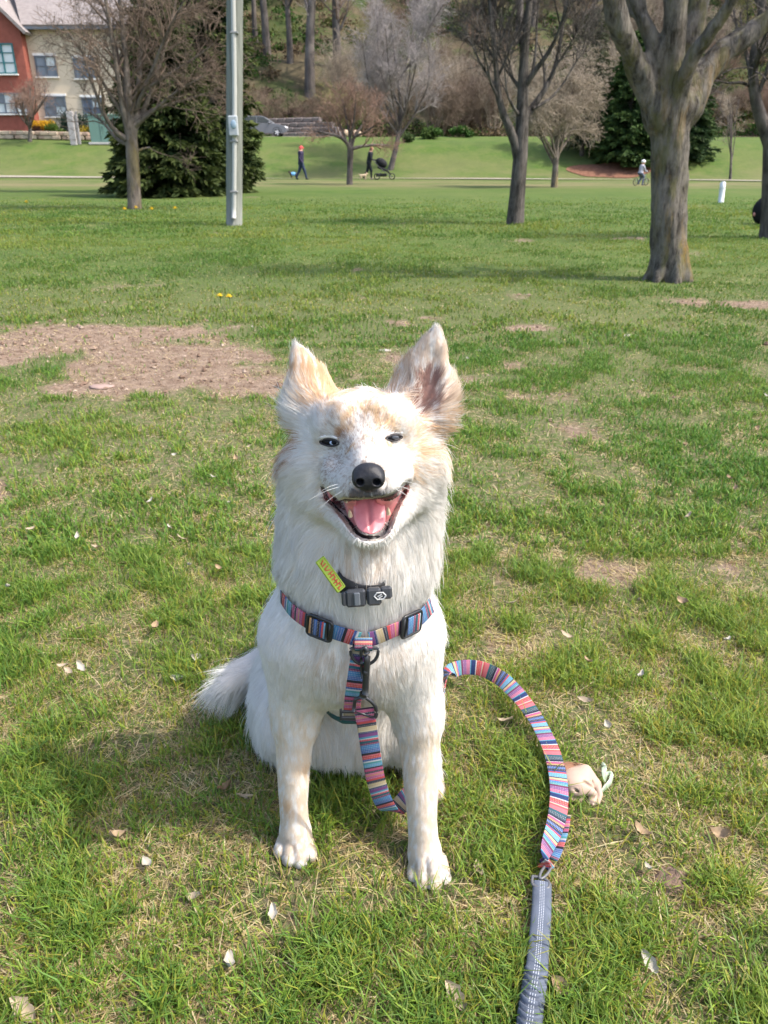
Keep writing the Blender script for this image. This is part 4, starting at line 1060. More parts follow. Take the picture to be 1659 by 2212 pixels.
# ---- people on the path
def figure(name, label, px, feet_py, h, facing, spec, cols, seed=0):
    """one continuous body built from a posed skeleton; spec gives joints in units of body height (x forward, y side, z up)"""
    Yp = float(W(px, feet_py, 50)[1]); b = GH(px, feet_py)
    t = thing(name, label, 'person', tuple(b))
    f = Field((-.6 * h, -.3 * h, -.02), (.6 * h, .3 * h, 1.08 * h), .0125 * h)
    for (A, B, r1, r2) in spec: f.cone(np.array(A) * h, np.array(B) * h, r1 * h, r2 * h, .02 * h)
    V, F = f.net(); C = np.zeros((len(V), 3))
    for (z0, z1, c) in cols: C[(V[:, 2] / h >= z0) & (V[:, 2] / h < z1)] = c
    o = obj('body', mesh_np('body', V, F, M_FIG, True, col=C), t); t.rotation_euler = (0, 0, facing)
    return t
M_FIG = attr_mat('clothes_and_skin', 0.8, 0.15)
SK = (.42, .24, .17)
walk = [((0, 0, .52), (0, 0, .80), .085, .095), ((0, -.07, .80), (0, .07, .80), .05, .05), ((.01, 0, .82), (.02, 0, .88), .032, .03), ((.02, 0, .93), (.03, 0, .945), .055, .05), ((.07, 0, .925), (.078, 0, .925), .012, .010),
        ((0, -.05, .52), (.10, -.05, .28), .065, .045), ((.10, -.05, .28), (.16, -.05, .03), .042, .028), ((.15, -.05, .02), (.22, -.05, .015), .026, .02), ((0, .05, .52), (-.06, .05, .28), .065, .045), ((-.06, .05, .28), (-.17, .05, .07), .042, .028), ((-.17, .05, .04), (-.11, .05, .015), .026, .02),
        ((0, -.11, .79), (-.05, -.13, .63), .036, .03), ((-.05, -.13, .63), (.04, -.13, .50), .028, .02), ((.04, -.13, .5), (.06, -.13, .47), .02, .014), ((0, .11, .79), (-.06, .13, .63), .036, .03), ((-.06, .13, .63), (-.08, .12, .48), .028, .02), ((-.08, .12, .48), (-.07, .12, .44), .02, .014)]
w = figure('person', 'person in red cap and dark clothes walking along the footpath', 652, 388, 1.74, .0, walk, [(-1, .045, (.03, .03, .03)), (.045, .52, (.03, .042, .075)), (.52, .86, (.035, .03, .06)), (.86, 1.2, SK)])
w.rotation_euler = (0, 0, math.pi * .04)
MB().ell((.03, 0, 1.66), (.115, .10, .10), 14, 9).ell((.12, 0, 1.64), (.09, .075, .02), 10, 6).build('cap', plain('red_cap', (.72, .06, .07), .7), w, True)
MB().ell((.01, 0, 1.60), (.105, .102, .085), 12, 8).build('hair', plain('red_hood', (.66, .10, .09), .8), w, True)
def small_dog(label, p, L, cols, coat=None, rz=0.0):
    t = thing('small_dog', label, 'dog', tuple(p), rz)
    f = Field((-.6 * L, -.3 * L, -.02), (.75 * L, .3 * L, .95 * L), .022 * L); u = L
    for A, B, r1, r2 in (((-.3, 0, .48), (.28, 0, .50), .13, .15), ((.28, 0, .52), (.42, 0, .68), .10, .08), ((.44, 0, .72), (.58, 0, .68), .09, .05), ((.40, -.05, .80), (.39, -.06, .88), .03, .015), ((.40, .05, .80), (.39, .06, .88), .03, .015),
                         ((.26, -.08, .42), (.29, -.08, .20), .06, .035), ((.29, -.08, .2), (.31, -.08, .02), .035, .03), ((.24, .08, .42), (.18, .08, .2), .06, .035), ((.18, .08, .2), (.16, .08, .02), .035, .03),
                         ((-.3, -.08, .42), (-.24, -.08, .26), .08, .045), ((-.24, -.08, .26), (-.36, -.08, .16), .045, .03), ((-.36, -.08, .16), (-.33, -.08, .02), .03, .03), ((-.3, .08, .42), (-.32, .08, .26), .08, .045), ((-.32, .08, .26), (-.42, .08, .16), .045, .03), ((-.42, .08, .16), (-.40, .08, .02), .03, .03),
                         ((-.4, 0, .52), (-.56, 0, .70), .04, .02)):
        f.cone(np.array(A) * u, np.array(B) * u, r1 * u, r2 * u, .03 * u)
    V, F = f.net(); obj('body', mesh_np('body', V, F, M_FIG, True, col=np.tile(cols, (len(V), 1))), t)
    if coat: MB().ell((0, 0, .50 * u), (.36 * u, .185 * u, .20 * u), 16, 10).build('coat', plain('dog_coat', coat, .7), t, True)
    return t
b = GH(634, 386); small_dog('small dark dog in light blue coat trailing behind the person in the red cap', b, .55, (.05, .04, .035), (.16, .40, .68), math.pi)
lean = [((0, 0, .52), (.06, 0, .80), .085, .09), ((.06, -.07, .80), (.06, .07, .80), .05, .05), ((.07, 0, .82), (.09, 0, .88), .032, .03), ((.10, 0, .93), (.11, 0, .945), .055, .05), ((.155, 0, .925), (.163, 0, .925), .012, .010),
        ((0, -.05, .52), (.08, -.05, .28), .06, .042), ((.08, -.05, .28), (.08, -.05, .03), .04, .028), ((.08, -.05, .02), (.15, -.05, .015), .026, .02), ((0, .05, .52), (-.05, .05, .28), .06, .042), ((-.05, .05, .28), (-.18, .05, .09), .04, .028), ((-.18, .05, .06), (-.13, .05, .02), .026, .02),
        ((.06, -.10, .79), (.08, -.12, .63), .034, .028), ((.08, -.12, .63), (.22, -.10, .60), .026, .018), ((.22, -.10, .6), (.25, -.10, .6), .02, .014), ((.06, .10, .79), (.08, .12, .63), .034, .028), ((.08, .12, .63), (.22, .10, .60), .026, .018), ((.22, .10, .6), (.25, .10, .6), .02, .014)]
w2 = figure('person', 'person in black clothes with reddish hair pushing a dark stroller', 797, 388, 1.66, 0, lean, [(-1, .045, (.35, .28, .22)), (.045, .86, (.016, .018, .022)), (.86, 1.2, SK)])
MB().ell((.155, 0, 1.575), (.10, .10, .115), 12, 9).ell((.09, 0, 1.50), (.06, .08, .11), 10, 7).build('hair', plain('auburn_hair', (.20, .085, .045), .7), w2, True)
b = GH(826, 387); b = np.array((b[0], float(GH(797, 388)[1]), b[2]))
st = thing('stroller', 'black baby stroller with hood pushed along the footpath', 'stroller', tuple(b))
M_BK = plain('stroller_black', (.014, .014, .016), .8, .2); M_TUBE = plain('stroller_frame', (.05, .05, .055), .4, .5)
MB().ell((-.05, 0, .86), (.34, .26, .24), 18, 10, M=Matrix.Rotation(.5, 4, 'Y')).build('hood', M_BK, st, True)
MB().box((.02, 0, .55), (.62, .44, .12), M=Matrix.Rotation(.35, 4, 'Y'), bev=.04).box((.3, 0, .42), (.36, .4, .1), M=Matrix.Rotation(.7, 4, 'Y'), bev=.03).build('seat', M_BK, st)
MB().box((-.05, 0, .24), (.6, .4, .16), bev=.04).build('basket', M_BK, st)
fm = MB()
for s_ in (-.26, .26): fm.tube([(-.52, s_, 1.02), (-.25, s_, .72), (.25, s_, .30), (.52, s_, .16)], .016, 8).tube([(.05, s_, .5), (-.3, s_, .16)], .016, 8)
fm.tube([(-.52, -.26, 1.02), (-.52, .26, 1.02)], .02, 8).build('frame', M_TUBE, st)
th = np.linspace(0, 2 * math.pi, 20)
for (x, yy, r_) in ((-.3, -.27, .15), (-.3, .27, .15), (.55, 0, .15)):
    wo = MB().tube(np.stack([x + r_ * np.cos(th), np.full(20, yy), .165 + r_ * np.sin(th)], 1), .028, 8, False).build('wheel', plain('stroller_tyre', (.02, .02, .02), .8), st, True)
    obj('hub', MB().tube([(x, yy - .03, .165), (x, yy + .03, .165)], .04, 8).mesh('hub', M_TUBE), wo)
b = GH(785, 388); small_dog('small pale tan dog walking beside the stroller pusher', b + np.array((0, -.35, 0)), .45, (.48, .36, .24), None, .1)
# child on a small bicycle
ride = [((0, 0, .50), (.06, 0, .76), .09, .10), ((.06, -.08, .77), (.06, .08, .77), .05, .05), ((.07, 0, .80), (.08, 0, .86), .04, .04), ((.09, 0, .91), (.10, 0, .92), .075, .07), ((0, -.06, .5), (.17, -.06, .36), .07, .05), ((.17, -.06, .36), (.12, -.07, .06), .045, .03), ((.12, -.07, .04), (.19, -.07, .03), .03, .022), ((0, .06, .5), (.15, .06, .32), .07, .05), ((.15, .06, .32), (.02, .07, .10), .045, .03), ((.02, .07, .08), (.08, .07, .06), .03, .022),
        ((.06, -.12, .74), (.14, -.14, .6), .038, .03), ((.14, -.14, .6), (.28, -.12, .56), .03, .02), ((.06, .12, .74), (.14, .14, .6), .038, .03), ((.14, .14, .6), (.28, .12, .56), .03, .02)]
c = figure('child', 'child in grey top and white helmet riding a small bicycle on the footpath', 1380, 401, 1.02, .5, ride, [(-1, .06, (.05, .05, .06)), (.06, .5, (.10, .12, .17)), (.5, .84, (.36, .36, .40)), (.84, 1.2, SK)])
MB().ell((.10, 0, .975), (.105, .088, .075), 14, 9).build('helmet', plain('white_helmet', (.72, .72, .70), .4, .5), c, True)
bk = thing('bicycle', 'small bicycle under the child in the white helmet', 'bicycle', tuple(c.location), .5)
for x in (-.22, .42):
    wo = MB().tube(np.stack([x + .14 * np.cos(th), np.zeros(20), .155 + .14 * np.sin(th)], 1), .016, 7, False).build('wheel', plain('bike_tyre', (.02, .02, .02), .8), bk, True)
    sp = MB()
    for k in range(6): a = k * math.pi / 6; sp.tube([(x - .13 * math.cos(a), 0, .155 - .13 * math.sin(a)), (x + .13 * math.cos(a), 0, .155 + .13 * math.sin(a))], .003, 4)
    obj('spokes', sp.mesh('spokes', M_TUBE), wo)
MB().tube([(-.22, 0, .155), (.0, 0, .40), (.34, 0, .46), (.42, 0, .155)], .014, 8).tube([(.0, 0, .38), (-.02, 0, .47)], .012, 8).build('frame', plain('bike_frame', (.08, .16, .10), .4, .5), bk, True)
MB().tube([(.33, -.17, .57), (.36, 0, .55), (.33, .17, .57)], .013, 8).tube([(.36, 0, .55), (.34, 0, .44)], .012, 8).build('handlebar', M_TUBE, bk, True)
MB().ell((-.02, 0, .49), (.09, .05, .025), 10, 7).build('saddle', M_BLACK_TRIM, bk, True)

# ---- shrubs at the foot of the wood
for i, (px, py, r, cols, lab) in enumerate(((575, 268, 1.7, [(.11, .085, .05), (.075, .09, .03)], 'brownish leafless bush behind the parked car'), (700, 262, 1.6, [(.06, .10, .02), (.09, .12, .03)], 'fresh green bush above the retaining wall'), (640, 258, 1.5, [(.085, .05, .04), (.10, .07, .05)], 'dull purplish brown bush between car and retaining wall'), (930, 300, 1.1, [(.07, .14, .03), (.10, .16, .04)], 'pale green low shrub on the slope under the pale grey tree'),
                                          (1000, 296, 1.0, [(.06, .13, .025), (.16, .17, .08)], 'light green clump right of the pale grey tree'), (1060, 292, 1.2, [(.05, .12, .02), (.07, .14, .03)], 'bright green shrub behind the elbow-stemmed tree'), (960, 290, .9, [(.22, .20, .11), (.16, .18, .07)], 'straw-coloured tuft among the green slope shrubs'), (1180, 150, 1.6, [(.30, .28, .05), (.22, .22, .05)], 'yellow budding bush high behind the elbow-stemmed tree'), (880, 306, .8, [(.05, .10, .03), (.08, .12, .04)], 'small dark green shrub beside the pale grey trunk'))):
    p = GH(px, py); shrub('shrub', lab, p, r * .8, tuple(tuple(v * .75 for v in c) for c in cols), 120 + i, .22, 150, hs=.6)
# ============================================================ the dog
DF = Field((-0.40, 0.62, -0.01), (0.19, 1.36, 0.78), 0.0026)

def px_curve(pts, n):
    """smooth curve through spots measured on the photograph"""
    pts = np.asarray(pts, float)
    d = np.concatenate(([0], np.cumsum(np.linalg.norm(np.diff(pts[:, :2], axis=0), axis=1)))); d /= d[-1]
    t = np.linspace(0, 1, n)
    o = np.stack([np.interp(t, d, pts[:, i]) for i in range(pts.shape[1])], 1)
    for _ in range(2):
        o[1:-1] = 0.25 * o[:-2] + 0.5 * o[1:-1] + 0.25 * o[2:]
    return o

UPPER_LIP = [(693, 1047), (708, 1058), (725, 1075), (741, 1082), (761, 1081), (795, 1079), (825, 1076), (842, 1075), (858, 1064), (872, 1049), (884, 1036)]
LOWER_LIP = [(693, 1049), (710, 1076), (731, 1102), (757, 1127), (765, 1147), (776, 1160), (800, 1167), (824, 1163), (837, 1150), (842, 1124), (855, 1094), (870, 1063), (884, 1039)]
EYES = [(712, 955, -0.06), (851, 945, 0.10)]

def build_dog_field(f):
    # --- trunk of the body
    chest = W(768, 1350, 0.90); rump = np.array((-0.065, 1.20, 0.125))
    f.ell(W(762, 1365, 0.905), (0.092, 0.098, 0.098), 0.05)
    f.cone(chest + np.array((-.004, 0.02, 0.0)), rump, 0.092, 0.122, 0.06)
    f.cone(np.array((-0.045, 1.02, 0.21)), np.array((-0.06, 1.12, 0.13)), 0.095, 0.11, 0.05)
    # --- neck and ruff
    f.cone(W(768, 1330, 0.90), W(785, 985, 0.885), 0.088, 0.066, 0.05)
    f.ell(W(770, 1215, 0.865), (0.072, 0.066, 0.07), 0.05)
    f.cone(W(690, 1010, 0.87), W(688, 1190, 0.88), 0.040, 0.040, 0.04)
    f.cone(W(884, 1000, 0.87), W(862, 1190, 0.88), 0.040, 0.040, 0.04)
    # --- shoulders and front legs
    f.cone(W(655, 1380, 0.885), W(640, 1545, 0.875), 0.058, 0.032, 0.035)
    f.cone(W(868, 1380, 0.885), W(901, 1545, 0.865), 0.055, 0.033, 0.035)
    f.chain([W(640, 1530, 0.875), W(634, 1640, 0.85), W(634, 1735, 0.83), W(638, 1805, 0.815)], [0.030, 0.0225, 0.0185, 0.0185], 0.02)
    f.chain([W(903, 1530, 0.865), W(908, 1660, 0.835), W(912, 1770, 0.805), W(917, 1850, 0.785)], [0.031, 0.0235, 0.0190, 0.0195], 0.02)
    # --- paws
    f.cone(W(639, 1800, 0.815), W(637, 1836, 0.803), 0.0190, 0.0165, 0.012)
    f.cone(W(919, 1845, 0.785), W(924, 1888, 0.768), 0.0200, 0.0172, 0.012)
    for (px, py, y) in ((608, 1838, .805), (626, 1855, .793), (648, 1860, .791), (668, 1845, .80)):
        f.cone(W(px * .75 + 637 * .25, 1814, y + .012), W(px, py, y - .008), 0.0096, 0.0098, 0.001)
    for (px, py, y) in ((895, 1893, .77), (912, 1909, .758), (937, 1911, .756), (957, 1898, .765)):
        f.cone(W(px * .75 + 922 * .25, 1858, y + .013), W(px, py, y - .008), 0.0100, 0.0102, 0.001)
    # --- hind legs, haunches and belly
    f.ell((-0.158, 1.05, 0.085), (0.058, 0.125, 0.085), 0.05)
    f.ell((0.035, 1.05, 0.085), (0.058, 0.125, 0.085), 0.05)
    f.ell((-0.06, 1.03, 0.12), (0.085, 0.09, 0.11), 0.05)
    f.ell((-0.06, 1.00, 0.075), (0.10, 0.075, 0.06), 0.04)
    f.cone((-0.165, 1.02, 0.03), (-0.170, 0.99, 0.018), 0.028, 0.02, 0.02)
    f.cone((0.062, 1.0, 0.03), (0.076, 0.905, 0.016), 0.024, 0.014, 0.02)
    # --- tail, lifted off the grass to the side
    f.chain([(-0.11, 1.20, 0.075), (-0.17, 1.19, 0.085), W(535, 1455, 1.13), W(486, 1482, 1.09)], [0.036, 0.030, 0.026, 0.014], 0.03)
    # --- head
    f.ell(W(787, 935, 0.855), (0.058, 0.062, 0.047), 0.03)
    f.cone(W(722, 915, 0.822), W(745, 905, 0.812), 0.020, 0.018, 0.025)     # brow ridges
    f.cone(W(850, 905, 0.822), W(828, 900, 0.812), 0.020, 0.018, 0.025)
    f.cone(W(790, 965, 0.805), W(796, 1024, 0.726), 0.0255, 0.0185, 0.02)     # bridge of the muzzle
    f.cone(W(698, 1005, 0.845), W(712, 1050, 0.835), 0.030, 0.026, 0.03)     # cheeks
    f.cone(W(882, 992, 0.845), W(872, 1040, 0.835), 0.030, 0.026, 0.03)
    f.cone(W(736, 1030, 0.790), W(768, 1053, 0.737), 0.0205, 0.0175, 0.018)     # upper lips
    f.cone(W(850, 1024, 0.790), W(822, 1050, 0.737), 0.0205, 0.0175, 0.018)
    f.cone(W(771, 1056, 0.731), W(820, 1053, 0.731), 0.0135, 0.0135, 0.02)
    # lower jaw
    f.cone(W(790, 1110, 0.84), W(801, 1150, 0.752), 0.034, 0.013, 0.02)
    f.cone(W(712, 1080, 0.825), W(779, 1144, 0.757), 0.018, 0.0115, 0.015)
    f.cone(W(872, 1073, 0.825), W(826, 1142, 0.757), 0.018, 0.0115, 0.015)
    # mouth cavity: hollowed between the lip lines, shallow at the corners and deep in the middle
    up = px_curve(UPPER_LIP, 25); lo = px_curve(LOWER_LIP, 25)
    cut = []
    for i in range(1, 24):
        gap = np.linalg.norm(lo[i] - up[i]); n = 2 + int(gap / 9)
        for s in np.linspace(0.10, 0.90, n):
            q = up[i] * (1 - s) + lo[i] * s
            p = f.hit(q[0], q[1])
            if p is not None:
                mid = math.sin(math.pi * i / 24)
                cut.append((p, 0.0035 + 0.0045 * mid, 0.006 + 0.028 * mid ** 2))
    for p, r, dep in cut:
        d = p - np.array((0, 0, CAM_H)); d = d / np.linalg.norm(d)
        f.cone(p - d * 0.02, p + d * dep, r, r * 0.8, 0.002, cut=True)
    # eye sockets
    for (x, y, tl) in EYES:
        p = f.hit(x, y)
        f.cone(p + np.array((-0.007, -0.001, -0.007 * tl)), p + np.array((0.007, -0.001, 0.007 * tl)), 0.0042, 0.0042, 0.005, cut=True)
    # --- ears: flattened cones, hollowed on their open side
    fw = (-0.30, -1, 0.22)
    E = [((903, 885, .862), .034), ((918, 810, .868), .0255), ((932, 762, .873), .0160), ((942, 722, .877), .0075)]
    for (p, r), (q, r2) in zip(E[:-1], E[1:]): f.cone(W(*p), W(*q), r, r2, 0.006, squash=2.3, ax=fw)
    f.cone(W(872, 862, 0.868), W(926, 765, 0.875), 0.021, 0.010, 0.008, squash=2.3, ax=fw)
    f.cone(W(895, 900, 0.865), W(930, 850, 0.87), 0.032, 0.028, 0.02)
    f.cone(W(920, 872, 0.836), W(937, 770, 0.862), 0.021, 0.006, 0.006, cut=True, squash=1.5, ax=fw)
    fw = (0.55, -1, 0.1)
    E = [((680, 885, .872), .033), ((668, 825, .878), .0215), ((652, 782, .883), .0125), ((642, 756, .886), .0060)]
    for (p, r), (q, r2) in zip(E[:-1], E[1:]): f.cone(W(*p), W(*q), r, r2, 0.006, squash=1.9, ax=fw)
    f.cone(W(690, 895, 0.870), W(672, 870, 0.875), 0.030, 0.026, 0.02)
build_dog_field(DF)
DV, DQ = DF.net()
DN = vert_normals(DV, DQ)

WHITE = (0.93, 0.905, 0.86); CREAM = (0.88, 0.78, 0.64); TAN = (0.82, 0.60, 0.37); BEIGE = (0.74, 0.63, 0.51)
PINK = (0.42, 0.26, 0.22); EAR = (0.78, 0.56, 0.36); EARB = (0.78, 0.66, 0.54); GREY = (0.22, 0.21, 0.22); RUST = (0.50, 0.24, 0.09)
# colour patches of the coat, with painted shade at throat and chest: place, size, colour, strength
PATCH = [(735, 903, .805, .012, TAN, .34), (768, 893, .80, .010, TAN, .40), (800, 893, .80, .008, TAN, .40), (745, 922, .80, .008, TAN, .34), (833, 918, .80, .011, TAN, .40), (822, 900, .80, .010, TAN, .28),
         (797, 869, .82, .005, TAN, .7), (712, 880, .82, .010, TAN, .35), (790, 950, .79, .005, BEIGE, .5), (757, 975, .785, .008, TAN, .42), (825, 978, .785, .008, TAN, .42), (836, 960, .795, .005, TAN, .5), (741, 940, .795, .005, RUST, .4),
         (905, 985, .845, .022, TAN, .32), (870, 1000, .83, .015, TAN, .22), (722, 1095, .82, .010, TAN, .3), (905, 925, .85, .02, TAN, .25), (705, 985, .83, .012, TAN, .18),
         (850, 810, .865, .020, EAR, .75), (875, 775, .87, .018, EAR, .7), (905, 745, .87, .014, EARB, .6), (890, 830, .86, .016, EARB, .6), (970, 900, .865, .026, EAR, .75), (975, 830, .87, .018, EARB, .8), (935, 770, .865, .02, EARB, .6), (958, 940, .86, .016, EAR, .85), (960, 780, .87, .014, EARB, .7),
         (922, 845, .85, .012, PINK, .9), (915, 870, .85, .010, PINK, .95), (930, 820, .86, .008, PINK, .6),
         (668, 800, .875, .016, EAR, .80), (700, 825, .87, .020, EAR, .85), (685, 850, .86, .014, EAR, .6), (722, 835, .87, .014, EAR, .7), (628, 958, .865, .017, EAR, .9), (632, 970, .865, .010, RUST, .75),
         (634, 1640, .83, .055, CREAM, .60), (638, 1760, .81, .05, CREAM, .75), (908, 1660, .82, .06, CREAM, .60), (918, 1800, .79, .06, CREAM, .7), (622, 1740, .81, .010, TAN, .35), (655, 1660, .83, .010, TAN, .25),
         (945, 1700, .91, .03, BEIGE, .7), (640, 1850, .79, .02, BEIGE, .35), (925, 1900, .76, .02, BEIGE, .3),
         (715, 1440, .82, .030, BEIGE, .35), (850, 1450, .83, .03, BEIGE, .30), (790, 1205, .82, .022, BEIGE, .40), (740, 1180, .83, .02, BEIGE, .25), (740, 1600, .97, .06, CREAM, .35), (800, 1085, .73, .006, GREY, .25),  # beige on throat and chest is shade painted into the coat
         (796, 1064, .722, .0075, GREY, 1.3), (778, 1068, .722, .0060, GREY, 1.1), (814, 1066, .722, .0060, GREY, 1.1), (770, 1078, .737, .005, GREY, 1.2), (796, 1077, .730, .005, GREY, 1.2), (820, 1075, .737, .005, GREY, 1.2), (747, 1078, .752, .0045, GREY, .9), (843, 1073, .752, .0045, GREY, .9), (762, 1070, .735, .0045, GREY, .7), (830, 1067, .735, .0045, GREY, .7)]

def coat_colour(P, rnd=None):
    """colour of the coat at points P; rnd (one number per hair) makes hairs take a patch's colour one by one"""
    C = np.tile(np.array(WHITE), (len(P), 1))
    streak = vnoise(P * np.array((1, 1, 0.35)), 260)
    for (px, py, y, s, c, k) in PATCH:
        q = W(px, py, y); h_ = DF.hit(px, py)
        if h_ is not None and np.linalg.norm(h_ - q) < 0.035: q = h_
        w = k * np.exp(-np.minimum(((P - q) ** 2).sum(1) / (2 * s * s), 30)) * 1.25
        w = np.clip(w * (0.12 + 1.75 * sstep(.25, .72, streak)), 0, 1)
        if rnd is not None:
            hit_ = (rnd * 0.75 + 0.12 < w).astype(float); w = 0.55 * hit_ + 0.45 * w
            rnd = np.mod(rnd * 7.13, 1.0)
        C = C * (1 - w[:, None]) + np.array(c) * w[:, None]
    if 'upP' in globals():            # the dark fringe of the upper lip
        for p_ in upP[9:33]:
            w = np.clip(1.3 * np.exp(-((P - p_) ** 2).sum(1) / (2 * .0040 ** 2)), 0, .9)
            C = C * (1 - w[:, None]) + np.array((.13, .115, .115)) * w[:, None]
    # small grey and tan flecks on the muzzle and cheeks
    for (px, py, y, s) in ((735, 1005, .79, .022), (700, 1020, .83, .014), (760, 1045, .76, .014), (850, 1010, .80, .018), (795, 1000, .76, .014), (720, 1000, .82, .02), (790, 945, .79, .016), (785, 905, .81, .03)):
        q = W(px, py, y); h_ = DF.hit(px, py); q = h_ if h_ is not None else q
        w = np.exp(-((P - q) ** 2).sum(1) / (2 * s * s)) * sstep(0.60, 0.68, vnoise(P, 520)) * 0.62
        C = C * (1 - w[:, None]) + np.array((0.46, 0.33, 0.25)) * w[:, None]
    return C

# anchors of the coat: place, comb (right, up, towards the lens), length mm, lift
COMB = [(795, 1000, .735, (0, .6, -.8), 4, .2), (788, 960, .79, (0, .8, -.6), 6, .25), (785, 900, .81, (0, .95, -.3), 9, .25), (785, 862, .85, (0, .5, -.8), 11, .3),
        (725, 925, .80, (-.5, .7, -.4), 7, .3), (850, 915, .80, (.5, .7, -.4), 7, .3), (745, 1020, .775, (-.8, -.1, -.6), 5, .25), (848, 1015, .775, (.8, -.1, -.6), 5, .25),
        (720, 965, .80, (-.7, -.3, -.5), 6, .25), (850, 958, .80, (.7, -.3, -.5), 6, .25),
        (795, 1066, .72, (0, -.9, .2), 5, .3), (760, 1062, .745, (-.5, -.5, 0), 5, .25), (828, 1060, .745, (.5, -.5, 0), 5, .25), (690, 1000, .84, (-.85, -.4, -.2), 24, .4), (892, 990, .84, (.85, -.4, -.2), 24, .4), (655, 1000, .865, (-.85, -.4, 0), 34, .55), (925, 990, .865, (.85, -.4, 0), 32, .55),
        (680, 930, .84, (-.85, .15, -.4), 18, .4), (895, 925, .84, (.8, .1, -.5), 16, .4), (800, 1168, .755, (0, -.9, .3), 9, .4), (735, 1115, .79, (-.6, -.75, .1), 14, .3), (860, 1108, .79, (.6, -.75, .1), 14, .3),
        (710, 1075, .82, (-.75, -.6, 0), 16, .3), (875, 1065, .82, (.75, -.6, 0), 16, .3),
        (795, 1225, .82, (0, -1, .2), 30, .35), (650, 1040, .865, (-.8, -.5, 0), 36, .55), (640, 1150, .865, (-.6, -.8, .05), 40, .5), (625, 1230, .88, (-.55, -.8, .05), 34, .42),
        (925, 1040, .865, (.8, -.5, 0), 36, .55), (930, 1150, .865, (.6, -.8, .05), 40, .5), (925, 1230, .88, (.6, -.75, .05), 36, .45), (720, 1220, .83, (-.3, -.9, .2), 32, .35), (850, 1220, .83, (.3, -.9, .2), 32, .35),
        (780, 1300, .82, (0, -1, .1), 22, .25), (770, 1390, .81, (0, -1, .2), 20, .25), (770, 1460, .82, (0, -.9, .4), 26, .35), (700, 1430, .82, (-.5, -.8, .3), 20, .35), (850, 1430, .82, (.45, -.85, .3), 20, .35),
        (600, 1400, .89, (-.2, -1, 0), 15, .16), (945, 1390, .89, (.2, -1, 0), 14, .16), (590, 1310, .90, (-.2, -1, 0), 18, .2), (950, 1310, .90, (.2, -1, 0), 17, .2), (660, 1350, .83, (-.2, -1, 0), 15, .18), (890, 1350, .83, (.2, -1, 0), 15, .18), (650, 1460, .83, (-.15, -1, .1), 14, .2), (895, 1470, .83, (.15, -1, .1), 14, .2),
        (634, 1560, .84, (-.1, -1, .1), 14, .25), (905, 1560, .835, (.1, -1, .1), 14, .25), (634, 1660, .83, (.1, -1, .1), 10, .22), (910, 1680, .815, (0, -1, .1), 10, .22), (634, 1760, .81, (0, -1, .1), 8, .2), (915, 1790, .785, (0, -1, .1), 8, .2),
        (637, 1835, .79, (0, -.5, .8), 3, .12), (922, 1885, .76, (0, -.5, .8), 3, .12), (640, 1855, .785, (0, -.5, .8), 3, .1), (925, 1905, .755, (0, -.5, .8), 3, .1), (675, 1580, .90, (.3, -.9, -.2), 22, .3), (870, 1570, .90, (-.2, -.95, -.2), 22, .3),
        (740, 1560, .95, (0, -1, .25), 46, .35), (720, 1640, .97, (-.1, -1, .2), 56, .35), (830, 1620, .97, (.1, -1, .2), 54, .35), (565, 1580, 1.0, (-.5, -.8, .1), 44, .45), (540, 1640, .98, (-.5, -.8, .1), 46, .4), (955, 1580, 1.0, (.45, -.85, .1), 30, .4),
        (940, 1690, .92, (.1, -.7, .6), 9, .25), (585, 1690, .94, (-.1, -.7, .6), 12, .25),
        (585, 1430, 1.18, (-.8, -.5, .1), 30, .35), (535, 1450, 1.13, (-.8, -.5, .2), 60, .38), (486, 1480, 1.09, (-.8, -.6, .3), 54, .35), (550, 1500, 1.11, (-.5, -.85, .2), 76, .42), (540, 1415, 1.15, (-.9, -.2, .1), 36, .33),
        (770, 1250, 1.02, (0, -.6, -.8), 30, .35), (785, 1000, .95, (0, -.7, -.7), 30, .4), (770, 1400, 1.15, (0, -.6, -.8), 30, .3),
        (935, 800, .85, (.1, .95, 0), 9, .25), (862, 800, .86, (-.6, .75, 0), 26, .4), (905, 750, .87, (-.35, .9, 0), 14, .3), (978, 850, .87, (.75, .2, 0), 22, .4), (968, 780, .87, (.35, .9, 0), 11, .3), (970, 925, .86, (.85, -.15, 0), 30, .5), (945, 960, .86, (.7, -.6, 0), 32, .5),
        (840, 845, .86, (-.55, .8, .1), 28, .5), (890, 870, .84, (.55, .5, .2), 24, .4), (945, 715, .875, (.05, 1, 0), 9, .3),
        (670, 800, .875, (.1, .95, 0), 12, .3), (715, 825, .87, (.45, .85, 0), 22, .4), (735, 850, .86, (.3, .85, .1), 16, .4), (622, 830, .88, (-.4, .6, .1), 18, .35), (620, 880, .88, (-.85, .25, .1), 28, .45), (640, 765, .88, (-.1, .95, 0), 10, .3),
        (660, 880, .86, (-.7, .5, .1), 24, .4), (628, 950, .865, (-.75, -.4, 0), 32, .5), (640, 985, .865, (-.75, -.5, 0), 34, .5)]

def comb_field(P):
    A = np.array([W(a[0], a[1], a[2]) for a in COMB])
    D = np.array([(a[3][0], -a[3][2], a[3][1]) for a in COMB], float); D /= np.linalg.norm(D, axis=1, keepdims=True)
    L = np.array([a[4] for a in COMB]) / 1000.0; U = np.array([a[5] for a in COMB])
    d2 = ((P[:, None] - A[None]) ** 2).sum(2)
    k = np.sort(d2, axis=1)[:, 1:2] + 1e-5
    w = np.exp(-d2 / (1.3 * k)) + 1e-12
    w /= w.sum(1, keepdims=True)
    return w @ D, np.exp(w @ np.log(L)), w @ U

# ---- mouth, nose and eye places
def hit_curve(c, lift=0.0):
    out = []
    for q in c:
        p = DF.hit(q[0], q[1], lift)
        out.append(p if p is not None else (out[-1] if out else None))
    return np.array(out)

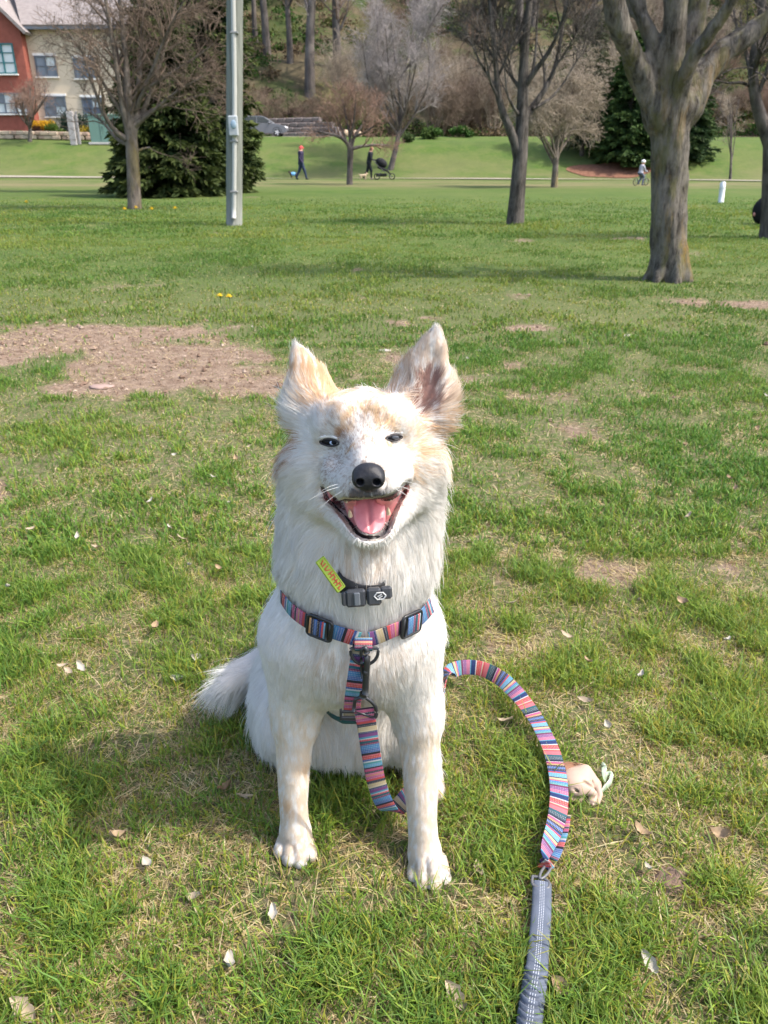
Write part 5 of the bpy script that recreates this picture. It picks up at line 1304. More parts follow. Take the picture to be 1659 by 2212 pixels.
MAT_FUR = attr_mat('fur', 0.65, 0.12, 0.12)
def fur_material():
    m, nt, b = new_mat('coat_hair')
    a = nt.nodes.new('ShaderNodeAttribute'); a.attribute_name = 'col'
    n = nt.nodes.new('ShaderNodeAttribute'); n.attribute_name = 'nrm'
    d = nt.nodes.new('ShaderNodeBsdfDiffuse'); lnk(nt, a.outputs['Color'], d.inputs['Color']); lnk(nt, n.outputs['Vector'], d.inputs['Normal'])
    t = nt.nodes.new('ShaderNodeBsdfTranslucent'); lnk(nt, a.outputs['Color'], t.inputs['Color']); lnk(nt, n.outputs['Vector'], t.inputs['Normal'])
    mx = nt.nodes.new('ShaderNodeMixShader'); mx.inputs[0].default_value = 0.38
    lnk(nt, d.outputs[0], mx.inputs[1]); lnk(nt, t.outputs[0], mx.inputs[2])
    lnk(nt, mx.outputs[0], nt.nodes['Material Output'].inputs['Surface'])
    return m
MAT_HAIR = fur_material()
M_BLACK = plain('black_webbing', (0.012, 0.012, 0.014), 0.5, 0.4)
M_GLOSS = plain('black_plastic', (0.014, 0.015, 0.018), 0.32, 0.5)
M_BUCK = plain('dark_grey_plastic', (0.035, 0.038, 0.045), 0.35, 0.5)
M_LIP = plain('lip_skin', (0.010, 0.009, 0.010), 0.35, 0.25)
M_GUM = plain('gum', (0.66, 0.25, 0.25), 0.3, 0.5, 0.2, 120)
M_TOOTH = plain('tooth', (0.52, 0.41, 0.28), 0.3, 0.5)
M_EYE = plain('eye_dark', (0.006, 0.006, 0.009), 0.35, 0.10)
M_IRIS = plain('eye_blue', (0.40, 0.48, 0.64), 0.4, 0.15)
M_SKIN = plain('eyelid_skin', (0.03, 0.026, 0.028), 0.5, 0.3)

def nose_material():
    m, nt, b = new_mat('nose_leather')
    v = nt.nodes.new('ShaderNodeTexVoronoi'); v.inputs['Scale'].default_value = 900
    tc = nt.nodes.new('ShaderNodeTexCoord'); lnk(nt, tc.outputs['Object'], v.inputs['Vector'])
    lnk(nt, ramp(nt, noise_t(nt, 160), [(0.3, (0.008, 0.008, 0.010)), (0.75, (0.020, 0.020, 0.024))]), b.inputs['Base Color'])
    b.inputs['Roughness'].default_value = 0.46; b.inputs['Specular IOR Level'].default_value = 0.3
    bump(nt, b, v.outputs['Distance'], 0.35, 0.0006)
    return m
def tongue_material():
    m, nt, b = new_mat('tongue_flesh')
    lnk(nt, ramp(nt, noise_t(nt, 90), [(0.3, (0.60, 0.17, 0.19)), (0.75, (0.72, 0.25, 0.26))]), b.inputs['Base Color'])
    b.inputs['Roughness'].default_value = 0.30; b.inputs['Specular IOR Level'].default_value = 0.5
    bump(nt, b, noise_t(nt, 1400, 3), 0.25, 0.0006)
    return m

dog = thing('dog', 'white long-haired dog with tan ears sitting on grass, tongue out', 'dog', (-0.05, 1.0, 0))
def dpart(name, me, parent=None):
    """a part given in scene coordinates, under the dog or under one of its parts"""
    o = obj(name, me, parent or dog)
    if parent is None: o.location = (0.05, -1.0, 0)
    return o

body = dpart('body', mesh_np('body', DV, DQ, MAT_FUR, True, col=coat_colour(DV) * np.array((0.95, 0.90, 0.86))))

# ---- nose
NF = Field(W(795, 1025, .70) - 0.034, W(795, 1025, .70) + 0.034, 0.0008)
ncen = DF.hit(796, 1030) + np.array((0, -0.003, 0))
NF.ell(ncen + np.array((0, 0.006, 0.001)), (0.0165, 0.0125, 0.0122), 0.004)
NF.ell(ncen + np.array((0, 0.006, -0.0075)), (0.0110, 0.0118, 0.009), 0.006)
for sx in (-1, 1):
    NF.ell(ncen + np.array((sx * 0.0092, -0.0005, -0.002)), (0.0070, 0.0072, 0.0076), 0.004)
    NF.cone(ncen + np.array((sx * 0.0088, -0.014, -0.0035)), ncen + np.array((sx * 0.0078, -0.0005, -0.001)), 0.0046, 0.0034, 0.0012, cut=True)
    NF.cone(ncen + np.array((sx * 0.0092, -0.010, -0.0045)), ncen + np.array((sx * 0.0165, -0.003, -0.0060)), 0.0022, 0.0012, 0.0012, cut=True)
NF.cone(ncen + np.array((0, -0.0088, 0.001)), ncen + np.array((0, -0.0080, -0.016)), 0.0010, 0.0014, 0.0012, cut=True)
_nv, _nq = NF.net()
dpart('nose', mesh_np('nose', _nv, _nq, nose_material(), True))

# ---- mouth lining, lips, tongue, teeth
up = px_curve(UPPER_LIP, 41); lo = px_curve(LOWER_LIP, 41)
upP = hit_curve(up + np.array((0, -2.0))); loP = hit_curve(lo + np.array((0, 2.0)))
view = lambda p: (p - np.array((0, 0, CAM_H))) / np.linalg.norm(p - np.array((0, 0, CAM_H)))
rows = []
for i in range(41):
    mid = math.sin(math.pi * i / 40); row = []
    for s in np.linspace(0, 1, 9):
        p = upP[i] * (1 - s) + loP[i] * s
        row.append(p + view(p) * (0.0010 + (0.002 + 0.024 * mid ** 3) * math.sin(math.pi * s) ** 0.8))
    rows.append(row)
LV = np.array(rows).reshape(-1, 3)
LF = [(i * 9 + j, (i + 1) * 9 + j, (i + 1) * 9 + j + 1, i * 9 + j + 1) for i in range(40) for j in range(8)]
_bc = coat_colour(DV) * np.array((0.95, 0.90, 0.86)); _in = np.zeros(len(DV), bool); _box = np.all(np.abs(DV - LV.mean(0)) < .06, axis=1); _bi = np.nonzero(_box)[0]
for _r in range(1, 40):
    for _j in range(1, 8): _in[_bi[((DV[_bi] - rows[_r][_j]) ** 2).sum(1) < .0062 ** 2]] = True
for _p in upP[6:35]: _in[_bi[((DV[_bi] - _p - np.array((0, .004, -.002))) ** 2).sum(1) < .0036 ** 2]] = True
for _p in upP[5:36]: _in[_bi[(((DV[_bi] - _p) ** 2).sum(1) < .0075 ** 2) & (DN[_bi, 2] < -0.15)]] = True
_bc[_in] = (0.20, 0.075, 0.075)
body.data.color_attributes['col'].data.foreach_set('color', np.concatenate([_bc, np.ones((len(DV), 1))], 1).astype(np.float32).ravel())
dpart('mouth_lining', mesh_np('mouth_lining', LV, LF, M_GUM, True))
lr = np.interp(np.linspace(0, 1, 41), [0, .1, .3, .45, .5, .55, .7, .9, 1], [.0010, .0012, .0018, .0044, .0052, .0044, .0018, .0012, .0010])
lc = loP + np.array([-view(p) for p in loP]) * 0.0005
lc[:, 2] += 0.0008
dpart('lower_lip', MB().tube(lc, lr, 8).mesh('lower_lip', M_LIP, True))
ur = np.interp(np.linspace(0, 1, 41), [0, .15, .3, .5, .7, .85, 1], [.0016, .0014, .0013, .0014, .0013, .0014, .0016])
dpart('upper_lip', MB().tube(upP + np.array((0, 0.0012, 0)), ur, 6).mesh('upper_lip', M_LIP, True))

TL = px_curve([(763, 1076), (763, 1100), (764, 1118), (768, 1132), (776, 1145), (788, 1152), (800, 1154)], 20)
TR = px_curve([(828, 1074), (832, 1098), (833, 1116), (832, 1130), (825, 1144), (813, 1152), (800, 1154)], 20)
tv = []; 
for i in range(20):
    t = i / 19.0
    Y = 0.776 - 0.036 * t ** 0.8 if t < 0.85 else 0.776 - 0.036 * 0.85 ** 0.8 - 0.001
    for s in np.linspace(0, 1, 13):
        q = TL[i] * (1 - s) + TR[i] * s
        groove = math.exp(-((s - 0.5) / 0.045) ** 2) * (1 - t ** 3)
        dome = (1 - (2 * s - 1) ** 2)
        tv.append(W(q[0], q[1], Y - 0.0045 * dome * (1 - 0.4 * t) + 0.0034 * groove))
tv = np.array(tv)
nf = [(i * 13 + j, i * 13 + j + 1, (i + 1) * 13 + j + 1, (i + 1) * 13 + j) for i in range(19) for j in range(12)]
bv = tv + np.array((0, 0.006, -0.001)); 
bf = [tuple(260 + k for k in reversed(q)) for q in nf]
edge = [i * 13 for i in range(20)] + [19 * 13 + j for j in range(1, 13)] + [i * 13 + 12 for i in range(18, -1, -1)]
sf = [(edge[k], edge[k + 1], 260 + edge[k + 1], 260 + edge[k]) for k in range(len(edge) - 1)]
dpart('tongue', mesh_np('tongue', np.concatenate([tv, bv]), nf + bf + sf, tongue_material(), True))
for (x0, y0, Ya, x1, y1, Yb, r) in ((757, 1115, .753, 755, 1101, .748, .0024), (839, 1110, .753, 838, 1096, .748, .0024), (748, 1078, .756, 749, 1087, .753, .0026), (842, 1072, .756, 842, 1083, .753, .0028)):
    a, b = W(x0, y0, Ya), W(x1, y1, Yb)
    dpart('tooth', MB().tube(np.linspace(a, b, 5), [r, r, r * .85, r * .55, r * .15], 8).mesh('tooth', M_TOOTH, True))

# ---- eyes: narrowed almonds with dark rims
for (x, y, tl), (rx, ry) in zip(EYES, ((21, 7.5), (18, 5.8))):
    p0 = DF.hit(x, y); rim = []; n = 24
    for k in range(n):
        a = 2 * math.pi * k / n
        ex = math.cos(a) * rx; ey = math.sin(a) * ry * (abs(math.sin(a)) ** 0.35 if True else 1)
        rim.append((x + ex + 0, y - ey - tl * ex))
    ca = DF.hit(x - rx * 1.25, y + tl * rx * 1.25)[1]; cb = DF.hit(x + rx * 1.25, y - tl * rx * 1.25)[1]
    R_ = np.array([W(q[0], q[1], ca + (cb - ca) * ((q[0] - x) / rx * .4 + .5) - .0014) for q in rim])
    cen = R_.mean(0) + np.array((0, -0.0022, 0))
    V = [cen]; F = []
    for j, f_ in enumerate((0.35, 0.7, 1.0)):
        for k in range(n): V.append(cen + (R_[k] - cen) * f_ + np.array((0, 0.0012 * f_ * f_ - 0.0006, 0)))
    T3 = [(0, 1 + (k + 1) % n, 1 + k) for k in range(n)]
    F4 = [(1 + j * n + k, 1 + j * n + (k + 1) % n, 1 + (j + 1) * n + (k + 1) % n, 1 + (j + 1) * n + k) for j in range(2) for k in range(n)]
    eye = dpart('eye', mesh_np('eye', V, [np.array(F4), np.array(T3)], M_EYE, True))
    ring = np.concatenate([R_, R_[:1]]) + np.array((0, -0.0012, 0))
    dpart('eyelid_rim', MB().tube(ring, [0.0011] * len(ring), 6, False).mesh('eyelid_rim', M_SKIN, True), eye)
    lid = np.array([DF.hit(x + e, y - ry - 6 + 0.010 * e * e - tl * e) for e in np.linspace(-rx * 1.1, rx * 1.1, 12)])
    lid[:, 1] -= 0.0005
    dpart('eyelid', MB().tube(lid, np.array([.0006] + [.0022] * 10 + [.0006]), 8).mesh('eyelid', attr_white if False else plain('lid_hair', (0.62, 0.58, 0.55), 0.7), True), eye)
    if x < 800:
        dpart('iris', MB().ell(W(x + 8, y + 1.5, cen[1] - 0.0008), (0.0042, 0.0011, 0.0027), 12, 8).mesh('iris', M_IRIS, True), eye)
    else:
        dpart('iris', MB().ell(W(x + 2, y, cen[1] - 0.0008), (0.0048, 0.0010, 0.0020), 12, 8).mesh('iris', plain('eye_grey', (0.075, 0.082, 0.095), 0.3, 0.25), True), eye)
# ============================================================ harness, collar and leash
STRIPES = [(0.85, 0.12, 0.10), (0.88, 0.18, 0.30), (0.02, 0.02, 0.03), (0.10, 0.45, 0.62), (0.80, 0.62, 0.30), (0.03, 0.03, 0.05), (0.02, 0.16, 0.20), (0.75, 0.10, 0.11), (0.78, 0.14, 0.26), (0.90, 0.88, 0.84),
           (0.04, 0.12, 0.42), (0.05, 0.30, 0.60), (0.02, 0.05, 0.18), (0.70, 0.18, 0.32), (0.25, 0.03, 0.10), (0.88, 0.75, 0.50), (0.02, 0.02, 0.02), (0.80, 0.09, 0.06), (0.85, 0.22, 0.24), (0.12, 0.45, 0.45),
           (0.03, 0.10, 0.12), (0.16, 0.50, 0.72), (0.85, 0.86, 0.85), (0.30, 0.10, 0.30), (0.68, 0.12, 0.30), (0.02, 0.02, 0.05), (0.85, 0.45, 0.18), (0.08, 0.20, 0.50)]
def woven_material(name, period=0.115, phase=0.0, gain=1.0, seed=1, deep=0.54):
    """striped blanket webbing: bands across the ribbon, some with rows of little dashes"""
    rg = random.Random(seed)
    m, nt, b = new_mat(name)
    uv = nt.nodes.new('ShaderNodeUVMap'); uv.uv_map = 'UVMap'
    sp = nt.nodes.new('ShaderNodeSeparateXYZ'); lnk(nt, uv.outputs[0], sp.inputs[0])
    wv = noise_t(nt, 60, 2, vec=uv.outputs[0])
    v = math_n(nt, 'ADD', math_n(nt, 'MULTIPLY', sp.outputs[1], 1.0 / period), phase)
    v = math_n(nt, 'ADD', v, math_n(nt, 'MULTIPLY', math_n(nt, 'SUBTRACT', wv, 0.5), 0.012))
    fr = math_n(nt, 'FRACT', v)
    idx = list(range(len(STRIPES))); order = idx[:]; rg.shuffle(order)
    w = [rg.choice((0.5, 0.7, 1.0, 1.0, 1.6, 2.0)) * (.35 if min(STRIPES[order[i]]) > .45 else 1) for i in idx]; tot = sum(w); p = 0; stops = []; dots = []
    for i in idx:
        c = STRIPES[order[i]]; c = tuple(min(1, x * gain) for x in c)
        stops.append((p / tot, c)); dots.append((p / tot, (1, 1, 1) if (w[i] >= 1.0 and rg.random() < 0.55) else (0, 0, 0))); p += w[i]
    base = ramp(nt, fr, stops, 'CONSTANT')
    base = mixc(nt, deep, base, (0.010, 0.010, 0.020))
    mask = ramp(nt, fr, dots, 'CONSTANT')
    dash = math_n(nt, 'GREATER_THAN', math_n(nt, 'FRACT', math_n(nt, 'MULTIPLY', sp.outputs[0], 11.0)), 0.55)
    row = math_n(nt, 'GREATER_THAN', math_n(nt, 'FRACT', math_n(nt, 'MULTIPLY', sp.outputs[1], 330.0)), 0.5)
    f = math_n(nt, 'MULTIPLY', math_n(nt, 'MULTIPLY', dash, row), mask)
    col = mixc(nt, math_n(nt, 'MULTIPLY', f, 0.5), base, (0.42, 0.38, 0.40))
    lnk(nt, col, b.inputs['Base Color'])
    b.inputs['Roughness'].default_value = 0.7; b.inputs['Specular IOR Level'].default_value = 0.25
    wave = nt.nodes.new('ShaderNodeTexWave'); wave.inputs['Scale'].default_value = 900; wave.bands_direction = 'Y'
    lnk(nt, uv.outputs[0], wave.inputs['Vector'])
    bump(nt, b, wave.outputs['Fac'], 0.25, 0.0004)
    return m
M_WEB_SHADED = woven_material('striped_webbing_shaded', 0.105, 0.0, 1.0, 4, 0.60)  # shaded copy: shade on the hanging leash mixed in as darker stripes
M_WEB_LIT = woven_material('striped_webbing_lit', 0.115, 0.33, 1.0, 9)  # lit copy of the webbing, its stripes darkened less

def ribbon(name, C, N, width, mat, thick=0.0016, v0=0.0):
    """a strap: centre line C, the direction N its face looks, made with real thickness"""
    C = np.asarray(C, float); N = np.asarray(N, float)
    T = np.gradient(C, axis=0); T /= np.linalg.norm(T, axis=1, keepdims=True)
    N = N - T * (N * T).sum(1, keepdims=True); N /= np.linalg.norm(N, axis=1, keepdims=True)
    B = np.cross(T, N)
    w = np.broadcast_to(np.asarray(width, float), (len(C),))[:, None] / 2
    L = np.concatenate(([0], np.cumsum(np.linalg.norm(np.diff(C, axis=0), axis=1)))) + v0
    ring = [(-1, .5), (-.94, 1), (0, 1.15), (.94, 1), (1, .5), (1, -.5), (.94, -1), (0, -1), (-.94, -1), (-1, -.5)]
    V = np.stack([C + B * w * a + N * thick * 0.5 * h for a, h in ring], 1)
    k = len(ring); n = len(C)
    uv = np.stack([np.stack([np.full(n, (a + 1) / 2), L], 1) for a, h in ring], 1).reshape(-1, 2)
    F = [(i * k + j, (i + 1) * k + j, (i + 1) * k + (j + 1) % k, i * k + (j + 1) % k) for i in range(n - 1) for j in range(k)]
    F = np.array(F)
    caps = [tuple(range(4, -1, -1)), ]
    me = mesh_np(name, V.reshape(-1, 3), F[:, ::-1], mat, True, uv=uv)
    return me

def on_dog(pts, n, lift):
    c = px_curve(pts, n)
    P = np.array([DF.hit(q[0], q[1]) for q in c])
    for _ in range(3):
        P[1:-1] = .25 * P[:-2] + .5 * P[1:-1] + .25 * P[2:]
    N = DF.normal(P)
    for _ in range(4):
        N[1:-1] = .25 * N[:-2] + .5 * N[1:-1] + .25 * N[2:]
    N /= np.linalg.norm(N, axis=1, keepdims=True)
    return P + N * lift, N
STRAPS = []
def block_hair(C, r):
    for q in C: STRAPS.append((q[0], q[1], q[2], r))

harness = thing('dog_harness', 'striped woven harness with black buckles around the chest of the white dog', 'harness', (-0.05, 1.0, 0))
def hpart(name, me, parent=None, root=None):
    o = obj(name, me, parent or root or harness)
    if parent is None: o.location = tuple(-np.array((root or harness).location))
    return o
LIFT = 0.0095
C1, N1 = on_dog([(622, 1285), (640, 1312), (672, 1335), (715, 1352), (755, 1365), (775, 1372)], 26, LIFT); block_hair(C1 - N1 * LIFT, 0.0125)
hpart('strap', ribbon('strap', C1, N1, 0.0215, M_WEB_SHADED, v0=0.02))
C2, N2 = on_dog([(918, 1308), (900, 1330), (868, 1343), (835, 1356), (812, 1367), (795, 1372)], 24, LIFT); block_hair(C2 - N2 * LIFT, 0.0125)
hpart('strap', ribbon('strap', C2, N2, 0.0215, M_WEB_SHADED, v0=0.20))
_c = px_curve([(782, 1385), (776, 1420), (768, 1470), (762, 1510), (759, 1556)], 20); _y = [DF.hit(q[0], q[1])[1] - .0105 for q in _c]
for i in range(1, 20): _y[i] = min(_y[i], _y[i - 1] + .0012)
C3 = np.array([W(q[0], q[1], _y[i]) for i, q in enumerate(_c)]); N3 = np.tile((0.02, -0.93, 0.22), (20, 1))
block_hair(C3, 0.018)
hpart('strap', ribbon('strap', C3, N3, 0.0215, M_WEB_SHADED, v0=0.07))
C4 = np.array([W(764, 1556, .84), W(735, 1556, .86), W(715, 1545, .88), W(702, 1532, .895)]); C4 = np.stack([np.interp(np.linspace(0, 3, 12), range(4), C4[:, i]) for i in range(3)], 1)
hpart('girth_strap', ribbon('girth_strap', C4, np.tile((-.2, -0.9, -.2), (12, 1)), 0.016, plain('teal_webbing', (0.02, 0.09, 0.10), 0.7, 0.2)))

def frame_mat(o, t, n):
    n = np.asarray(n, float); n /= np.linalg.norm(n); t = np.asarray(t, float); t = t - n * (t @ n); t /= np.linalg.norm(t); b = np.cross(n, t)
    M = np.eye(4); M[:3, 0] = t; M[:3, 1] = b; M[:3, 2] = n; M[:3, 3] = o
    return M
def xform(mb, M):
    mb.v = [v @ M[:3, :3].T + M[:3, 3] for v in mb.v]; return mb
def rrect(w, h, r, n=5):
    o = []
    for cx, cy, a0 in ((w - r, h - r, 0), (-w + r, h - r, 90), (-w + r, -h + r, 180), (w - r, -h + r, 270)):
        for k in range(n + 1):
            a = math.radians(a0 + 90 * k / n); o.append((cx + r * math.cos(a), cy + r * math.sin(a), 0))
    o.append(o[0]); return np.array(o)
def slider(C, N, i, w=0.0165, h=0.0150):
    M = frame_mat(C[i] + N[i] * 0.002, C[i + 1] - C[i - 1], N[i])
    mb = MB().tube(rrect(w, h, 0.005), 0.0021, 8, False)
    mb.tube([(w * 0.62, -h, 0.0005), (w * 0.62, 0, 0.0022), (w * 0.62, h, 0.0005)], 0.0016, 8)
    mb.tube([(-w * 0.72, -h, 0.0), (-w * 0.72, h, 0.0)], 0.0016, 8)
    mb.box((w * 0.82, 0, 0.0005), (w * 0.28, h * 1.9, 0.002))
    s_ = hpart('slider_buckle', xform(mb, M).mesh('slider_buckle', M_GLOSS, True))
    Cc = np.array([C[i] + N[i] * .0035 + (C[i + 1] - C[i - 1]) / np.linalg.norm(C[i + 1] - C[i - 1]) * d for d in np.linspace(-.0135, .0085, 8)])
    o = obj('webbing_fold', ribbon('webbing_fold', Cc, np.tile(N[i], (8, 1)), 0.024, M_WEB_LIT if C is C1 else M_WEB_SHADED, v0=0.03 if C is C1 else 0.31), s_)
    return s_
slider(C1, N1, 14); slider(C2, N2, 9)
# loop holding the front ring
lc0 = W(786, 1378, .80); q0 = DF.hit(786, 1378); lc0 = q0 + np.array((0, -0.014, 0.0))
a_ = np.linspace(-0.6, math.pi + 0.8, 14)
Cl = np.stack([np.full(14, lc0[0]), lc0[1] - 0.0055 * np.sin(a_), lc0[2] + 0.0085 * np.cos(a_)], 1)
Nl = np.stack([np.zeros(14), -np.sin(a_), np.cos(a_)], 1)
M_LOOP = woven_material('purple_webbing', 0.03, 0.1, 1.0, 23)
hpart('ring_loop', ribbon('ring_loop', Cl, Nl, 0.0215, M_LOOP, v0=0.012))
block_hair([lc0 + np.array((dx, .01, 0)) for dx in (-.008, 0, .008)], 0.013)
# D-shaped front ring
rc = lc0 + np.array((0.001, -0.0035, -0.012)); ring = [(-0.0145, 0, 0.0090), (0.0145, 0, 0.0090)]
for k in range(0, 17):
    a = math.radians(12 - k * (204 / 16)); ring.append((0.0168 * math.cos(a), -0.002 * abs(math.sin(a)), 0.0045 + 0.0185 * math.sin(a)))
ring.append(ring[0])
hpart('front_ring', MB().tube(np.array(ring) + rc, 0.0021, 10, False).mesh('front_ring', M_GLOSS, True))
q = C3[-2]
M = frame_mat(q + np.array((-.001, -.004, 0)), (1, 0, 0), (0, -1, .2))
hpart('slider_buckle', xform(MB().box((0, 0, 0), (0.026, 0.005, 0.004), bev=.001).box((0, .009, 0), (.024, .004, .003), bev=.001).box((-.0125, .005, 0), (.0035, .016, .004), bev=.001), M).mesh('slider_buckle', M_GLOSS))

# ---- collar with its tag
collar = thing('dog_collar', 'black collar with plastic buckle and green tag under the chin of the dog', 'collar', (-0.05, 1.0, 0))
cpart = lambda n, me, parent=None: hpart(n, me, parent, collar)
Ck, Nk = on_dog([(690, 1205), (712, 1235), (745, 1262), (790, 1277), (840, 1268), (875, 1245)], 24, 0.008)
_e = np.linspace(-1, 1, 24); Ck = Ck - Nk * (0.030 * sstep(.35, 1.0, np.abs(_e)))[:, None]
block_hair(Ck[7:17] - Nk[7:17] * .008, 0.0075)
cpart('band', ribbon('band', Ck, Nk, 0.020, M_BLACK))
i0 = int(np.argmin(np.abs(Ck[:, 0] - W(787, 1277, Ck[12, 1])[0])))
M = frame_mat(Ck[i0] + np.array((0, -0.010, 0)), (1, 0.02, 0.05), (0.05, -1, 0.20))
bk = MB().box((-0.011, 0, 0), (0.024, 0.0215, 0.009), bev=0.0028).box((-0.0245, 0, 0), (0.006, 0.017, 0.0075), bev=0.002)
bk.box((0.0105, 0.0005, 0.0), (0.017, 0.0215, 0.010), bev=0.0028).box((0.025, 0.004, -0.0005), (0.014, 0.0155, 0.0075), bev=0.0026)
buckle = cpart('collar_buckle', xform(bk, M).mesh('collar_buckle', M_BUCK))
obj('release_button', xform(MB().box((-0.0095, 0.0, 0.0055), (0.0075, 0.0165, 0.0032), bev=0.0014), M).mesh('release_button', plain('button_grey', (0.09, 0.10, 0.115), 0.25, 0.6)), buckle)
hexa = [(0.0055 * math.cos(math.radians(60 * k)) * 1.25, 0.0055 * math.sin(math.radians(60 * k)) * .85, 0) for k in range(7)]
lm = MB().tube(np.array(hexa) + np.array((0.0175, 0.002, 0.0052)), 0.0009, 6, False)
lm.box((0.0172, 0.0028, 0.0052), (0.0060, 0.0011, 0.0008), M=Matrix.Rotation(0.5, 4, 'Z')).box((0.0182, 0.0008, 0.0052), (0.0050, 0.0011, 0.0008), M=Matrix.Rotation(0.5, 4, 'Z'))
obj('logo', xform(lm, M).mesh('logo', plain('logo_silver', (0.42, 0.42, 0.42), 0.35, 0.5)), buckle)
# green rubber name tag, half under the fur
_h = Ck[i0][1]
a0, b0 = W(688, 1208, _h - .012), W(740, 1274, _h - .024)
ax_ = b0 - a0; Lt = np.linalg.norm(ax_)
M = frame_mat((a0 + b0) / 2, ax_, (0.45, -0.85, 0.45))
tg = cpart('name_tag', xform(MB().box((0, 0, 0), (Lt, 0.0125, 0.0030), bev=0.0008).tube(rrect(Lt / 2 - .0012, .0052, .001, 2) + np.array((0, 0, .0016)), 0.0009, 6, False), M).mesh('name_tag', plain('lime_rubber', (0.30, 0.40, 0.03), 0.45, 0.4)))
lt = MB(); _rl = random.Random(4)
for k in range(10):
    x = -Lt * 0.40 + k * Lt * 0.088
    lt.box((x, _rl.uniform(-.0006, .0006), 0.0020), (0.0011, _rl.uniform(.0048, .0068), 0.0012), M=Matrix.Rotation(_rl.choice((-.5, 0, .1, .45)), 4, 'Z'))
    if _rl.random() < .6: lt.box((x + .0014, _rl.choice((-.0022, 0, .0022)), 0.0020), (0.0028, 0.0010, 0.0012))
obj('lettering', xform(lt, M).mesh('lettering', plain('red_print', (0.50, 0.06, 0.03), 0.5, 0.3)), tg)

# ---- the leash: snap hook, striped webbing, grey padded handle
leash = thing('dog_leash', 'long striped woven leash curving over the grass to a grey padded end', 'leash', (0.15, 0.85, 0))
lpart = lambda n, me, parent=None: hpart(n, me, parent, leash)
def py_rel(px, py): return W(px, py, rc[1] - 0.006)
hk = MB()
t0 = py_rel(787, 1403); t1 = py_rel(787, 1500)
hook = [py_rel(781, 1432), py_rel(779, 1415), py_rel(782, 1403), py_rel(788, 1399), py_rel(793, 1405), py_rel(794, 1420), py_rel(792, 1440), py_rel(790, 1470), py_rel(789, 1500)]
hook = px_curve(np.array(hook), 24)
hk.tube(hook, np.interp(np.linspace(0, 1, 24), [0, .3, .5, .75, 1], [.0021, .0022, .0026, .0040, .0044]), 10)
hk.tube([py_rel(780, 1430), py_rel(783, 1465)], .0018, 8)
hk.box(py_rel(790, 1452) + np.array((0, -.0025, 0)), (.0052, .004, .008), bev=.001)
hk.tube([py_rel(786, 1497), py_rel(784, 1506)], .0052, 10)
lpart('snap_hook', hk.mesh('snap_hook', M_GLOSS, True))
sw = np.array([py_rel(x, y) for x, y in ((764, 1536), (765, 1512), (776, 1507), (790, 1507), (803, 1516), (814, 1530), (815, 1545), (810, 1550))])
lpart('swivel', MB().tube(px_curve(sw, 30), 0.0024, 10).tube([py_rel(764, 1535), py_rel(806, 1550)], .0016, 8).mesh('swivel', M_GLOSS, True))

def curve3(K, n):
    K = np.asarray(K, float); d = np.concatenate(([0], np.cumsum(np.linalg.norm(np.diff(K[:, :3], axis=0), axis=1)))); t = np.linspace(0, d[-1], n)
    o = np.stack([np.interp(t, d, K[:, i]) for i in range(K.shape[1])], 1)
    for _ in range(int(n / len(K) * 1.2) + 2): o[1:-1] = .25 * o[:-2] + .5 * o[1:-1] + .25 * o[2:]
    return o
def kp(px, py, Y, nx, ny, nz): return np.concatenate([W(px, py, Y), (nx, ny, nz)])
def kg(px, py, z, nx, ny, nz): return np.concatenate([G(px, py, z), (nx, ny, nz)])
yb = rc[1] - 0.006
K = [kp(786, 1530, yb, 0, -1, .3), kp(793, 1570, yb + .002, .1, -1, .2), kp(800, 1620, yb + .006, .1, -1, .1), kp(810, 1680, yb + .012, .15, -1, 0), kp(824, 1725, yb + .018, .2, -1, -.2), kp(837, 1748, yb + .027, .2, -.7, -.7),
     kp(852, 1756, yb + .042, .1, .1, -1), kp(868, 1738, yb + .055, -.1, .8, -.5), kp(885, 1700, .875, -.2, .95, -.1), kp(905, 1650, .915, -.4, .9, 0), kp(930, 1610, .95, -.6, .8, 0), kp(948, 1575, .99, -.9, .45, .1)]
q = curve3(K, 70)
lpart('webbing', ribbon('webbing', q[:, :3], q[:, 3:], 0.0250, M_WEB_SHADED, v0=0.05))
K = [kg(946, 1605, .02, -.9, .35, .1), kg(953, 1560, .035, -.9, .3, .1), kg(957, 1510, .045, -.9, .1, .1), kg(960, 1470, .05, -.8, -.4, .2), kg(970, 1450, .05, -.5, -.8, .4), kg(995, 1440, .05, -.1, -.95, .3), kg(1040, 1442, .05, .05, -.95, .3), kg(1085, 1466, .048, .15, -.9, .35),
     kg(1125, 1507, .045, .2, -.85, .45), kg(1160, 1555, .042, .2, -.75, .6), kg(1188, 1610, .04, .1, -.7, .7), kg(1203, 1660, .04, 0, -.65, .75), kg(1209, 1710, .038, 0, -.65, .75), kg(1206, 1755, .036, 0, -.65, .7), kg(1196, 1795, .036, .1, -.75, .65),
     kg(1180, 1832, .036, .2, -.9, .4), kg(1170, 1858, .034, .3, -.95, .1), kg(1176, 1873, .026, .2, -.3, -.9)]
q = curve3(K, 120)
lpart('webbing', ribbon('webbing', q[:, :3], q[:, 3:], np.interp(np.linspace(0, 1, 120), [0, .85, .95, 1], [.028, .028, .026, .019]), M_WEB_LIT, v0=0.0))
K = [kg(1176, 1872, .022, -.3, .2, -.9), kg(1190, 1858, .022, -.5, -.7, .2), kg(1204, 1830, .024, -.55, -.75, .2), kg(1215, 1795, .027, -.5, -.75, .3), kg(1219, 1760, .030, -.3, -.7, .5)]
q = curve3(K, 30)
lpart('webbing', ribbon('webbing', q[:, :3], q[:, 3:], 0.019, M_WEB_SHADED, v0=0.3))
M_GREYM = plain('grey_metal', (0.10, 0.10, 0.105), 0.4, 0.5)
